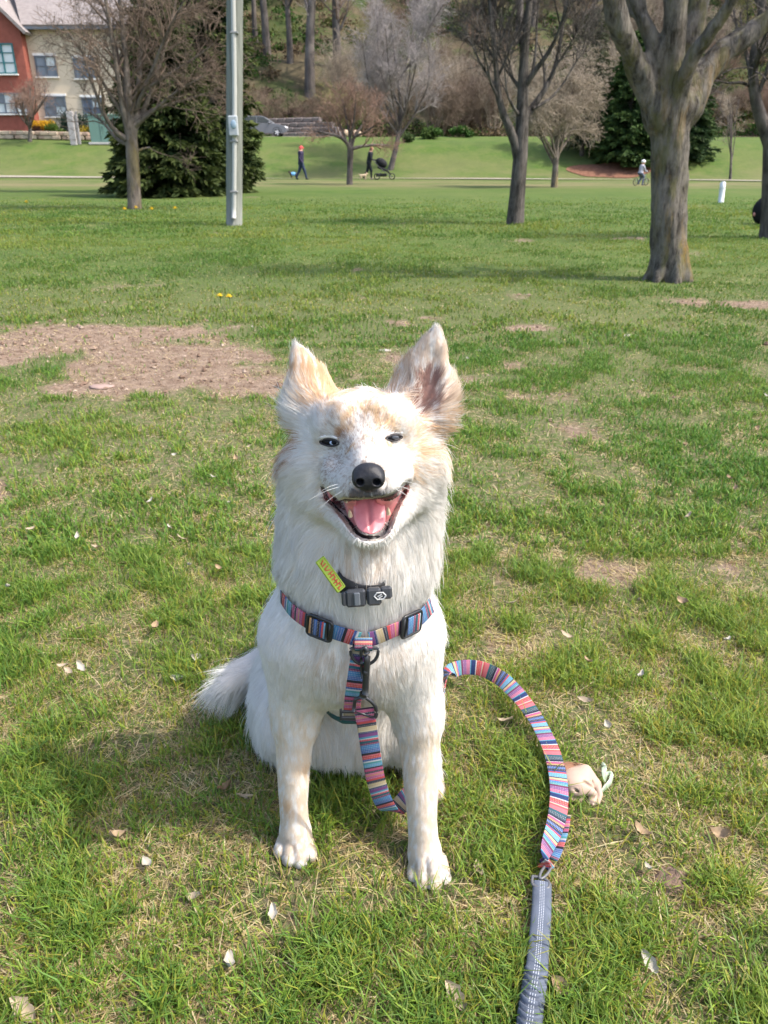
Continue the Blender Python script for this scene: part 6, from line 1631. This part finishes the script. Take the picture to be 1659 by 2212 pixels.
g0 = W(1176, 1880, .828)
rg_ = np.array([G(x, y, .026) for x, y, yy in ((1183, 1862, .835), (1192, 1868, .833), (1186, 1884, .825), (1172, 1898, .815), (1164, 1900, .814), (1168, 1884, .826), (1183, 1862, .835))])
lpart('ring', MB().tube(px_curve(rg_, 26), 0.0020, 8, False).mesh('ring', M_GREYM, True))
dr = np.array([G(x, y, .024) for x, y, yy in ((1150, 1893, .815), (1149, 1912, .806), (1166, 1918, .803), (1186, 1920, .803), (1188, 1906, .810), (1172, 1896, .816), (1150, 1893, .815))])
lpart('ring', MB().tube(px_curve(dr, 26), 0.0021, 8, False).mesh('ring', M_GREYM, True))

def grip_material():
    m, nt, b = new_mat('grey_padding')
    uv = nt.nodes.new('ShaderNodeUVMap'); uv.uv_map = 'UVMap'
    sp = nt.nodes.new('ShaderNodeSeparateXYZ'); lnk(nt, uv.outputs[0], sp.inputs[0])
    lines = None
    for x in (0.40, 0.50, 0.60):
        d = math_n(nt, 'LESS_THAN', math_n(nt, 'ABSOLUTE', math_n(nt, 'SUBTRACT', sp.outputs[0], x)), 0.016)
        lines = d if lines is None else math_n(nt, 'MAXIMUM', lines, d)
    dash = math_n(nt, 'GREATER_THAN', math_n(nt, 'FRACT', math_n(nt, 'MULTIPLY', sp.outputs[1], 420)), 0.45)
    st = math_n(nt, 'MULTIPLY', lines, dash)
    base = ramp(nt, noise_t(nt, 40, 5), [(0.3, (0.075, 0.088, 0.115)), (0.7, (0.105, 0.122, 0.158))])
    lnk(nt, mixc(nt, st, base, (0.40, 0.42, 0.46)), b.inputs['Base Color'])
    b.inputs['Roughness'].default_value = 0.75; b.inputs['Specular IOR Level'].default_value = 0.2
    bump(nt, b, noise_t(nt, 900, 3), 0.3, 0.0005)
    return m
K = [(1171, 1907), (1170, 1960), (1165, 2030), (1160, 2090), (1154, 2130), (1148, 2170), (1142, 2225), (1135, 2290)]
n = 110
Cg = px_curve([tuple(G(x, y, .022)) for x, y in K], n)
T = np.gradient(Cg, axis=0); T /= np.linalg.norm(T, axis=1, keepdims=True); Bx = np.cross(T, (0, 0, 1.0)); Bx /= np.linalg.norm(Bx, axis=1, keepdims=True)
V = []; uvs = []; k = 14
for i in range(n):
    t = i / (n - 1)
    cr = sstep(0.50, 0.56, t)         # crumpled towards the near end
    wv = 1 + cr * 0.55 * math.sin(i * 1.5 + 0.5 * math.sin(i * .7)); wid = (0.0125 + 0.0012 * t + 0.001 * cr) * (1 + 0.05 * (wv - 1)); th = 0.0042 * wv + 0.003 * cr * wv
    for j in range(k):
        a = 2 * math.pi * j / k; sx, sz = math.cos(a), math.sin(a)
        sx = math.copysign(abs(sx) ** 0.7, sx)
        V.append(Cg[i] + Bx[i] * sx * wid + np.array((0, 0, 1)) * sz * th + T[i] * cr * 0.010 * (sz > 0) * (1 - sx * sx))
        uvs.append(((sx + 1) / 2, np.linalg.norm(Cg[i] - Cg[0])))
F = [(i * k + j, i * k + (j + 1) % k, (i + 1) * k + (j + 1) % k, (i + 1) * k + j) for i in range(n - 1) for j in range(k)]
lpart('padded_handle', mesh_np('padded_handle', V, F, grip_material(), True, uv=uvs))

# ---- crumpled beige pouch lying behind the leash
pouch = thing('pouch', 'small crumpled beige pouch with finger-like folds on brown leather lying behind the leash', 'pouch', tuple(G(1255, 1715)))
ppart = lambda n, me, parent=None: hpart(n, me, parent, pouch)
PF = Field(G(1250, 1710) + np.array((-.07, -.06, -.01)), G(1250, 1710) + np.array((.07, .09, .075)), 0.0014)
def pz(px, py, h): return G(px, py, h)
PF.ell(pz(1243, 1690, .022), (0.027, 0.026, 0.020), 0.012)
PF.cone(pz(1262, 1672, .026), pz(1288, 1695, .016), 0.015, 0.008, 0.008)
PF.cone(pz(1288, 1692, .018), pz(1296, 1718, .010), 0.0065, 0.0042, 0.003)
PF.cone(pz(1296, 1716, .010), pz(1292, 1735, .006), 0.0042, 0.0032, 0.002)
PF.cone(pz(1258, 1695, .026), pz(1280, 1712, .018), 0.010, 0.0065, 0.004)
PF.cone(pz(1280, 1712, .017), pz(1273, 1733, .006), 0.0058, 0.0030, 0.002)
PF.cone(pz(1280, 1718, .010), pz(1281, 1739, .005), 0.0040, 0.0028, 0.0015)
PF.cone(pz(1285, 1716, .010), pz(1287, 1736, .005), 0.0036, 0.0026, 0.0015)
PF.cone(pz(1232, 1725, .008), pz(1250, 1722, .008), 0.0078, 0.0078, 0.002)
PF.cone(pz(1262, 1690, .036), pz(1286, 1706, .022), 0.0026, 0.0018, 0.003, cut=True)
PF.cone(pz(1240, 1706, .030), pz(1268, 1716, .014), 0.0022, 0.0016, 0.003, cut=True)
PF.cone(pz(1278, 1688, .028), pz(1290, 1706, .018), 0.0020, 0.0014, 0.002, cut=True)
_v, _q = PF.net()
ppart('folded_body', mesh_np('folded_body', _v, _q, plain('beige_rubber', (0.40, 0.285, 0.22), 0.6, 0.3, 0.06, 60), True))
fl = MB().ell(pz(1240, 1662, .026), (0.031, 0.022, 0.008), 20, 10, M=Matrix.Rotation(-0.35, 4, 'X') @ Matrix.Rotation(0.25, 4, 'Y'), noise=0.01)
flp = ppart('leather_flap', fl.mesh('leather_flap', plain('brown_leather', (0.22, 0.11, 0.065), 0.55, 0.3, 0.2, 40, bmp=.2), True))
th_ = np.linspace(0, 2 * math.pi, 20)
pc = pz(1254, 1650, .036)
for rr in (0.008, 0.0062):
    obj('embossed_ring', MB().tube(pc + np.stack([rr * np.cos(th_), rr * .75 * np.sin(th_), -0.12 * rr * np.sin(th_) * 6 - .3 * rr * np.cos(th_)], 1), 0.0006, 5, False).mesh('embossed_ring', plain('tan_emboss', (0.36, 0.22, 0.13), 0.5), True), flp)
st = px_curve(np.array([pz(1288, 1725, .008), pz(1303, 1705, .014), pz(1318, 1690, .02), pz(1322, 1672, .022), pz(1313, 1668, .022), pz(1308, 1690, .016), pz(1304, 1672, .028), pz(1306, 1655, .034), pz(1300, 1650, .03)]), 40)
ppart('plastic_strip', ribbon('plastic_strip', st, np.tile((0.3, -.8, .5), (40, 1)) + np.stack([np.sin(np.arange(40) * .5) * .6, 0 * np.arange(40), np.cos(np.arange(40) * .4) * .5], 1), 0.0075, plain('pale_green_plastic', (0.30, 0.36, 0.25), 0.2, 0.6, 0.3, 90), 0.0008))
# ---- the coat, hair by hair
def make_fur(n_try, strap_pts):
    tri = np.concatenate([DQ[:, [0, 1, 2]], DQ[:, [0, 2, 3]]])
    a, b, c = DV[tri[:, 0]], DV[tri[:, 1]], DV[tri[:, 2]]
    area = 0.5 * np.linalg.norm(np.cross(b - a, c - a), axis=1)
    cen = (a + b + c) / 3
    D, L, U = comb_field(cen)
    nrm = DN[tri[:, 0]]
    seen = 0.42 + 0.58 * sstep(0.25, -0.35, nrm[:, 1])
    dens = area * np.clip(0.011 / L, 0.24, 2.3) * seen
    dens[cen[:, 2] < 0.004] = 0
    pick = RNG.choice(len(tri), n_try, p=dens / dens.sum())
    r1, r2 = RNG.random((2, n_try)); s = np.sqrt(r1)
    P = a[pick] * (1 - s)[:, None] + b[pick] * (s * (1 - r2))[:, None] + c[pick] * (s * r2)[:, None]
    N = (DN[tri[pick, 0]] * (1 - s)[:, None] + DN[tri[pick, 1]] * (s * (1 - r2))[:, None] + DN[tri[pick, 2]] * (s * r2)[:, None])
    N /= np.linalg.norm(N, axis=1, keepdims=True)
    keep = np.ones(n_try, bool)
    def clear(cs, r):
        for q in cs:
            keep[((P - q) ** 2).sum(1) < r * r] = False
    clear([ncen + np.array((dx, 0.006, dz)) for dx in (-.012, -.004, .004, .012) for dz in (-.008, 0, .005)], 0.0062)
    for i in range(2, 39):
        for sv in np.linspace(0, 1, 7):
            q = rows[i][int(round(sv * 8))]
            keep[((P - q) ** 2).sum(1) < 0.0038 ** 2] = False
    clear(list(lc[6:35]), 0.0030)
    for x, y, tl in EYES:
        p = DF.hit(x, y)
        e = (P - p) / np.array((0.0105, 0.012, 0.0042)); keep[(e ** 2).sum(1) < 1] = False
    if len(strap_pts):
        kd = KDTree(len(strap_pts))
        for i, q in enumerate(strap_pts): kd.insert(q[:3], i)
        kd.balance()
        sel = np.nonzero(P[:, 1] < 0.93)[0]
        for i in sel:
            q, j, d = kd.find(P[i])
            if d < strap_pts[j][3]: keep[i] = False
    P, N = P[keep], N[keep]
    m = len(P)
    D, L, U = comb_field(P)
    # hollow of the open ear stays nearly bare
    hol = np.exp(-((P - W(920, 855, .85)) ** 2).sum(1) / (2 * 0.009 ** 2)); L = L * (1 - 0.75 * hol)
    T = D - N * (D * N).sum(1, keepdims=True); T /= np.linalg.norm(T, axis=1, keepdims=True) + 1e-9
    wob = np.stack([vnoise(P + 3.1 * i, 38) for i in range(3)], 1) - 0.5
    T = T + wob * np.clip(L / 0.03, 0.25, 1.0)[:, None] * 1.25 + RNG.normal(size=P.shape) * 0.13
    T -= N * (T * N).sum(1, keepdims=True) * 0.8; T /= np.linalg.norm(T, axis=1, keepdims=True) + 1e-9
    wisp = RNG.random(m) < 0.03
    L = L * RNG.uniform(0.65, 1.2, m) * np.where(wisp, 1.35, 1.0); U = np.where(wisp, U + .18, U)
    K = 6
    d0 = N * U[:, None] + T * (1 - 0.3 * U[:, None]); d0 /= np.linalg.norm(d0, axis=1, keepdims=True)
    d1 = T * 0.9 + N * U[:, None] * 0.12 + np.array((0, 0, -0.35)) * np.clip(L / 0.04, 0, 1)[:, None]; d1 /= np.linalg.norm(d1, axis=1, keepdims=True)
    pts = np.zeros((m, K, 3)); pts[:, 0] = P - N * 0.0006
    for k in range(1, K):
        f = (k - 0.5) / (K - 1)
        d = d0 * (1 - f) + d1 * f; d /= np.linalg.norm(d, axis=1, keepdims=True)
        pts[:, k] = pts[:, k - 1] + d * (L / (K - 1))[:, None]
    # locks: hairs lean to a neighbour
    ng = m // 22
    gi = RNG.choice(m, ng, replace=False)
    kd = KDTree(ng)
    for i, g in enumerate(gi): kd.insert(P[g], i)
    kd.balance()
    own = np.fromiter((kd.find(p)[1] for p in P), int, m); g = gi[own]
    near = (np.linalg.norm(P - P[g], axis=1) < 0.013) & ~wisp
    amt = np.where(near, np.where(L > .022, .62, .42), 0) * RNG.uniform(0.4, 1, m) * np.clip(L / 0.02, 0.35, 1)
    for k in range(1, K):
        s_ = (k / (K - 1)) ** 1.3
        pts[:, k] += (pts[g, k] - pts[:, k]) * (amt * s_)[:, None]
    # hair never dives under the skin or the ground
    for k in range(2, K):
        d = DF.sample(np.clip(pts[:, k], DF.lo, DF.lo + DF.h * (DF.n - 1.01)))
        inb = np.all((pts[:, k] > DF.lo) & (pts[:, k] < DF.lo + DF.h * (DF.n - 1)), axis=1)
        low = inb & (d < 0.0012)
        if low.any():
            nn = DF.normal(np.clip(pts[low, k], DF.lo + .006, DF.lo + DF.h * (DF.n - 4)))
            pts[low, k] += nn * (0.0016 - d[low])[:, None]
    pts[:, :, 2] = np.maximum(pts[:, :, 2], 0.003)
    rnd = RNG.random(m)
    C = coat_colour(P, rnd) * RNG.uniform(0.90, 1.05, (m, 1))
    lock = RNG.random(ng)[own]
    C *= (0.96 + 0.05 * lock)[:, None]
    jit = RNG.normal(size=(ng, 3))[own] * 0.13 + RNG.normal(size=(m, 3)) * 0.08
    NN = N + jit * np.clip(L / 0.025, 0.3, 1.0)[:, None]
    NN /= np.linalg.norm(NN, axis=1, keepdims=True)
    hc = bpy.data.hair_curves.new('coat')
    hc.add_curves([K] * m)
    hc.attributes['position'].data.foreach_set('vector', pts.astype(np.float32).ravel())
    prof = np.array([1.0, 1.0, 0.95, 0.8, 0.55, 0.15])
    w = 0.000135 + 0.00007 * np.clip(L / 0.03, 0, 1)
    hc.attributes.new('radius', 'FLOAT', 'POINT').data.foreach_set('value', (w[:, None] * prof).astype(np.float32).ravel())
    hc.attributes.new('col', 'FLOAT_COLOR', 'CURVE').data.foreach_set('color', np.concatenate([C, np.ones((m, 1))], 1).astype(np.float32).ravel())
    hc.attributes.new('nrm', 'FLOAT_VECTOR', 'CURVE').data.foreach_set('vector', NN.astype(np.float32).ravel())
    hc.materials.append(MAT_HAIR)
    o = dpart('coat', hc)
    o['kind'] = 'stuff'
    return m
STRAPS = globals().get('STRAPS', [])
make_fur(230000, STRAPS)
# whiskers
wk = []
for (x, y, dx, dy) in ((740, 1050, -45, 18), (745, 1058, -35, 26), (735, 1045, -30, 12), (855, 1048, 32, 14), (862, 1040, 30, 6), (850, 1054, 34, 24)):
    p = DF.hit(x, y); q = p + np.array((dx, -6, -dy)) * 0.00075
    wk.append(np.stack([p, p * .6 + q * .4 + np.array((0, 0, .002)), p * .25 + q * .75 + np.array((0, 0, .0015)), q]))
hc = bpy.data.hair_curves.new('whiskers'); hc.add_curves([4] * len(wk))
hc.attributes['position'].data.foreach_set('vector', np.array(wk, np.float32).ravel())
hc.attributes.new('radius', 'FLOAT', 'POINT').data.foreach_set('value', np.tile(np.array([.00018, .00016, .00012, .00006], np.float32), len(wk)))
hc.materials.append(plain('whisker', (0.8, 0.78, 0.74), 0.4))
dpart('whiskers', hc)
# ============================================================ grass, blade by blade near the lens, coarser farther off
GREEN = 1.54 * np.array([(0.064, 0.124, 0.016), (0.096, 0.162, 0.021), (0.130, 0.195, 0.026), (0.072, 0.140, 0.028), (0.150, 0.205, 0.030)])
STRAW = 1.25 * np.array([(0.42, 0.33, 0.18), (0.50, 0.42, 0.25), (0.33, 0.25, 0.13), (0.24, 0.165, 0.085), (0.44, 0.37, 0.15)])
def blades(n, y0, y1, w, h0, h1, straw, rg, pw=1.0, spread=0.66, pad=0.25):
    N3 = n * 4
    u = rg.random(N3); yy = (y0 ** (1 - pw + 1) + u * (y1 ** (2 - pw) - y0 ** (2 - pw))) ** (1 / (2 - pw))
    xx = rg.uniform(-1, 1, N3) * (spread * yy + pad)
    lu = lush(xx, yy); ba = bare(xx, yy)
    tuft = n2(xx, yy, 9.0 / max(y0, .8) ** .6, 2, 21.0)
    pr = (0.18 + 1.0 * (.35 + .65 * lu) * sstep(.34, .62, tuft)) * (1 - sstep(13, 25, yy)) * (1 - .86 * ba)
    k = np.nonzero(rg.random(N3) < np.clip(pr, 0, 1))[0][:n]
    x, y, lu, ba, tuft = xx[k], yy[k], lu[k], ba[k], tuft[k]; m = len(x)
    if y0 < 1.6:                       # none inside the dog, the leash or the pouch
        P = np.stack([x, y, np.full(m, .012)], 1)
        inb = np.all((P > DF.lo) & (P < DF.lo + DF.h * (DF.n - 1)), axis=1)
        ok = ~(inb & (DF.sample(np.clip(P, DF.lo, DF.lo + DF.h * (DF.n - 1.01))) < .004))
        for q_, r_ in KEEP_OUT: ok &= (x - q_[0]) ** 2 + (y - q_[1]) ** 2 > r_ * r_
        x, y, lu, ba, tuft = x[ok], y[ok], lu[ok], ba[ok], tuft[ok]; m = len(x)
    dry = rg.random(m) < np.clip(straw * (1.42 - 1.15 * lu) + .75 * sstep(.3, .8, ba), .05, .93)
    a = rg.uniform(0, 2 * np.pi, m); d = np.stack([np.cos(a), np.sin(a)], 1)
    hh = rg.uniform(h0, h1, m) * (.68 + .4 * lu) * np.where(dry, .75, 1.0) * (1 + .9 * (rg.random(m) < .02))
    lean = np.where(dry, rg.uniform(.9, 2.6, m), rg.uniform(.15, 1.1, m)); flat = np.where(dry, rg.uniform(.10, .55, m), rg.uniform(.75, 1.0, m))
    ww = w * rg.uniform(.6, 1.3, m) * np.where(dry, .85, 1.0); z = H(x, y) - .002
    b = np.stack([x, y, z], 1)
    tw = rg.normal(size=m) * .5; sd = np.stack([-np.sin(a + tw), np.cos(a + tw), 0 * a], 1) * (ww / 2)[:, None]
    mid = b + np.stack([d[:, 0] * lean * hh * .30, d[:, 1] * lean * hh * .30, hh * .60 * flat], 1)
    tip = b + np.stack([d[:, 0] * lean * hh * .95, d[:, 1] * lean * hh * .95, hh * (flat - .12 * np.minimum(lean, 1.2) * flat)], 1)
    V = np.stack([b - sd * .8, b + sd * .8, mid + sd, mid - sd, tip], 1).reshape(-1, 3)
    i = np.arange(m)[:, None] * 5
    hue = np.clip(lu * 1.1 + rg.normal(size=m) * .28, 0, 1)
    c = GREEN[rg.integers(0, 4, m)] * (.8 + .4 * rg.random((m, 1)))
    yel = (rg.random(m) < .30 - .2 * lu)[:, None]; c = np.where(yel, np.array((.24, .26, .035)) * rg.uniform(.8, 1.2, (m, 1)), c)
    big = n2(x, y, .7, 2, 31.0)[:, None]; c = c * (1 + (big - .5) * .5) * np.array((1, 1, 1)); c[:, 0] *= (1 + (big[:, 0] - .5) * .8)
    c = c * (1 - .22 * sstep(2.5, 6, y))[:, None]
    c = np.where(dry[:, None], STRAW[rg.integers(0, 5, m)] * rg.uniform(.75, 1.15, (m, 1)), c)
    base_c = c * .72 + np.array((.30, .27, .13)) * .28
    tip_c = np.where((rg.random(m) < .25)[:, None], c * .6 + np.array((.42, .34, .17)) * .4, c)
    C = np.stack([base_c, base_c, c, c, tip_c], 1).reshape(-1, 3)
    return V, i + np.array([[0, 1, 2, 3]]), i + np.array([[3, 2, 4]]), C
KEEP_OUT = [(p, .016) for p in Cg[::4]] + [(G(1250, 1705), .035), (G(1280, 1720), .02)]
M_BLADE = attr_mat('grass_blades', 0.5, 0.22, 0.42)
def grass(name, parts, label):
    V, F4, F3, C, n = [], [], [], [], 0
    for v, f4, f3, c in parts:
        V.append(v); F4.append(f4 + n); F3.append(f3 + n); C.append(c); n += len(v)
    o = obj(name, mesh_np(name, np.concatenate(V), [np.concatenate(F4), np.concatenate(F3)], M_BLADE, False, col=np.concatenate(C)))
    return tag(o, label, kind='stuff')
rg = np.random.default_rng(123)
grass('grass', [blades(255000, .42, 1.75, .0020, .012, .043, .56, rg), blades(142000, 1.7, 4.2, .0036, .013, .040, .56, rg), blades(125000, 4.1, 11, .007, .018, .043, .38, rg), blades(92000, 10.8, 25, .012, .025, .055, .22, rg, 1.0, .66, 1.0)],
      'short patchy green grass mixed with dry straw')

# ---- crumbs of earth on the bare patches, too many to count
rc_ = np.random.default_rng(44); n_ = 60000
yy = 0.6 + 5.6 * rc_.random(n_); xx = rc_.uniform(-1, 1, n_) * (.66 * yy + .2); k_ = rc_.random(n_) < bare(xx, yy) * .75
xx, yy = xx[k_][:12000], yy[k_][:12000]; n_ = len(xx)
sz = .0019 * np.exp(rc_.normal(size=n_) * .55) * np.clip(yy * .5, .6, 1.8)
oc = np.array([(1, 0, 0), (0, 1, 0), (-1, 0, 0), (0, -1, 0), (0, 0, .75), (0, 0, -.75)])
V_ = oc[None] * sz[:, None, None] * rc_.uniform(.6, 1.4, (n_, 6, 1)); ca_, sa_ = np.cos(rc_.uniform(0, 6.28, n_))[:, None], np.sin(rc_.uniform(0, 6.28, n_))[:, None]
V_ = np.stack([V_[..., 0] * ca_ - V_[..., 1] * sa_ + xx[:, None], V_[..., 0] * sa_ + V_[..., 1] * ca_ + yy[:, None], V_[..., 2] + (H(xx, yy) + sz * .35)[:, None]], -1).reshape(-1, 3)
F_ = (np.arange(n_) * 6)[:, None, None] + np.array([(0, 1, 4), (1, 2, 4), (2, 3, 4), (3, 0, 4), (1, 0, 5), (2, 1, 5), (3, 2, 5), (0, 3, 5)])[None]
cc = np.array([(.25, .18, .13), (.16, .105, .075), (.34, .26, .20), (.21, .145, .105)])[rc_.integers(0, 4, n_)] * rc_.uniform(.75, 1.2, (n_, 1))
tag(obj('soil_crumbs', mesh_np('soil_crumbs', V_, F_.reshape(-1, 3), attr_mat('crumbly_soil', .95, .1), False, col=np.repeat(cc, 6, 0))), 'brown crumbs and small clods on the bare earth patches', kind='stuff')

# ---- fallen leaves and petals of bark on the grass
def leaf_mesh(seed, L, w, col, curl):
    rg = np.random.default_rng(seed); n, k = 9, 5; V = []
    for i in range(n):
        t = i / (n - 1); hw = w * (math.sin(math.pi * min(t * .92 + .06, 1)) ** .8) * (1 + .10 * rg.normal())
        for j in range(k):
            s_ = j / (k - 1) * 2 - 1
            V.append((s_ * hw, (t - .5) * L, .004 + curl * L * ((t - .5) ** 2) * 1.6 + curl * w * s_ * s_ * 1.1 + .0008 * rg.normal()))
    F = [(i * k + j, i * k + j + 1, (i + 1) * k + j + 1, (i + 1) * k + j) for i in range(n - 1) for j in range(k - 1)]
    m = mesh_np('leaf', V, F, col, True); return m
M_L = [plain('dry_leaf_pale', (.33, .26, .18), .7, .2, .15, 120), plain('dry_leaf_tan', (.30, .215, .13), .7, .2, .2, 120), plain('dry_leaf_brown', (.20, .125, .07), .7, .2, .25, 120), plain('dry_leaf_white', (.36, .33, .27), .6, .2, .1, 120)]
LEAVES = [leaf_mesh(i, L, w, M_L[c], cu) for i, (L, w, c, cu) in enumerate(((.030, .0075, 3, .5), (.034, .0085, 0, .4), (.030, .010, 1, .6), (.026, .008, 2, .7), (.038, .006, 0, .3), (.022, .008, 3, .6)))]
def put_leaf(px, py, k, rz, sc, label, group=None, z=.010):
    p = G(px, py); o = obj('dead_leaf', LEAVES[k], None, (p[0], p[1], H(p[0], p[1]) + z), (random.uniform(-.5, .5), random.uniform(-.5, .5), rz)); o.scale = (sc * .72,) * 3
    return tag(o, label, 'leaf', group)
random.seed(9)
for px, py, k, rz, sc, lab in ((592, 1990, 0, .1, 1.1, 'whitish curled leaf in the grass below the left front paw'), (493, 2100, 0, .15, 1.25, 'largest cream leaf standing upright near the bottom edge left of centre'), (425, 1953, 1, 1.2, 1.1, 'pale tan leaf lying flat left of the whitish curled one'), (985, 2165, 1, .5, 1.5, 'broad pale leaf at the bottom edge between paw and grey handle'),
                             (318, 1880, 5, .8, 1.2, 'small torn white leaf in the grass beyond the shadow of the dog'), (528, 1735, 4, -1.1, 1.15, 'long pale leaf in the shade beside the left front leg'), (490, 1715, 3, -1.0, 1.2, 'narrow brown leaf in the shade of the dog'), (1312, 1580, 5, .1, 1.1, 'small cream petal-like leaf right of the leash arc'),
                             (1265, 1525, 4, .9, 1.2, 'long thin whitish straw leaf beside the leash arc'), (1540, 1525, 1, .4, 1.2, 'pale leaf beside a grass tuft at the right'), (1030, 1893, 1, .2, 1.0, 'tan leaf right of the front paw'), (1395, 1890, 5, .3, .9, 'small white leaf left of the earth mound'), (1560, 1820, 2, 1.0, 1.3, 'curled tan leaf on the grass right of the pouch'), (1378, 1815, 2, .8, 1.2, 'light brown leaf between pouch and earth mound'),
                             (430, 1432, 5, 1.2, 1.5, 'white leaf left of the tail'), (388, 1478, 0, 1.3, 1.3, 'small white leaf left of the tail tip'), (210, 1190, 4, 1.0, 1.5, 'long dry leaf in the far left turf'), (1090, 1575, 1, 1.2, 1.2, 'pale leaf inside the leash arc'), (1400, 2095, 0, .3, 1.3, 'cream leaf right of the grey handle'), (1385, 2040, 3, .9, 1.0, 'brown leaf above the cream one by the handle'),
                             (250, 1820, 2, -1.0, 1.1, 'tan leaf within the shadow of the dog at the left'), (60, 2195, 1, .9, 1.6, 'tan leaf at the bottom left corner'), (1210, 2150, 2, .7, 1.2, 'small brown leaf near the bottom right of the handle')):
    put_leaf(px, py, k, rz, sc, lab)
for i in range(60):
    py = random.uniform(640, 1500); px = random.uniform(0, 1659)
    if 570 < px < 980 and py > 700: continue
    put_leaf(px, py, random.choice((0, 1, 1, 2, 2, 5)), random.uniform(0, 6.28), random.uniform(.7, 1.2), 'small dry leaf among many scattered over the lawn', 'dry leaves scattered over the lawn', .03)
# stones on the bare earth
for px, py, r, c, lab in ((220, 836, .035, (.30, .21, .175), 'pinkish flat stone lying in the bare earth'), (830, 758, .024, (.38, .34, .30), 'whitish stone on the turf between the ears'), (1040, 757, .022, (.42, .38, .32), 'small white stone right of the taller ear'), (1355, 725, .022, (.42, .38, .32), 'small pale stone in the bare strip far right')):
    p = G(px, py); tag(obj('stone', MB().ell((0, 0, 0), (r * 1.5, r, r * .22), 14, 8, noise=.12, seed=int(px)).mesh('stone', plain('field_stone', c, .85, .2, .1, 30), True), None, (p[0], p[1], H(p[0], p[1]) + r * .05)), lab, 'stone')
p = G(1458, 1905)
V = []; n = 26
rg = np.random.default_rng(8); xs = np.linspace(-1, 1, n); XX, YY = np.meshgrid(xs, xs); R2 = np.sqrt(XX ** 2 + YY ** 2)
Z = np.clip(1 - R2, 0, 1) ** 1.2 * .024 * (1 + .8 * (fbm(np.stack([XX * 3, YY * 3, XX * 0], -1), 2.0, 4) - .5)) + (fbm(np.stack([XX * 9, YY * 9, XX * 0 + 4], -1), 1.5, 3) - .5) * .010 * (R2 < .95) - .004
V = np.stack([p[0] + XX * .040, p[1] + YY * .034, H(p[0] + XX * .04, p[1] + YY * .034) + Z], -1).reshape(-1, 3)
F = [(i * n + j, i * n + j + 1, (i + 1) * n + j + 1, (i + 1) * n + j) for i in range(n - 1) for j in range(n - 1)]
tag(obj('earth_mound', mesh_np('earth_mound', V, F, plain('crumbly_earth', (.28, .19, .14), .95, .1, .35, 160, bmp=.8), True)), 'small crumbly mound of brown earth at the right of the handle', 'earth mound')
# dandelions
M_Y = plain('dandelion_yellow', (.75, .52, .02), .7, .2); M_ST = plain('stem_green', (.08, .14, .03), .7, .2)
def dandelion(px, py, lab, s_=1.0, group=None):
    p = G(px, py); t = thing('dandelion', lab, 'flower', (p[0], p[1], H(p[0], p[1])), 0, group)
    MB().tube([(0, 0, 0), (.004, 0, .035 * s_), (.003, -.002, .06 * s_)], .002 * s_, 6).build('stem', M_ST, t, True)
    hd = MB()
    for ring_, (r_, zz_, n_) in enumerate(((.021, .060, 16), (.015, .066, 12), (.008, .070, 8))):
        for k in range(n_):
            a = 2 * math.pi * k / n_ + ring_ * .3; c_, s2 = math.cos(a), math.sin(a); w_ = .003
            hd.add(np.array([(0, 0, zz_ - .004), (c_ * r_ * .6 - s2 * w_, s2 * r_ * .6 + c_ * w_, zz_), (c_ * r_, s2 * r_, zz_ + .002), (c_ * r_ * .6 + s2 * w_, s2 * r_ * .6 - c_ * w_, zz_)]) * s_, [(0, 1, 2, 3)])
    hd.build('bloom', M_Y, t)
dandelion(477, 663, 'yellow dandelion left of its twin on the lawn above the bare earth', 1.2); dandelion(497, 668, 'yellow dandelion right of its twin on the lawn above the bare earth', 1.3)
for px, py in ((272, 470), (296, 466), (330, 470), (60, 454), (380, 468)): dandelion(px, py, 'distant yellow dandelion near the foot of the many-stemmed tree', 2.6, 'dandelions near the many-stemmed tree')
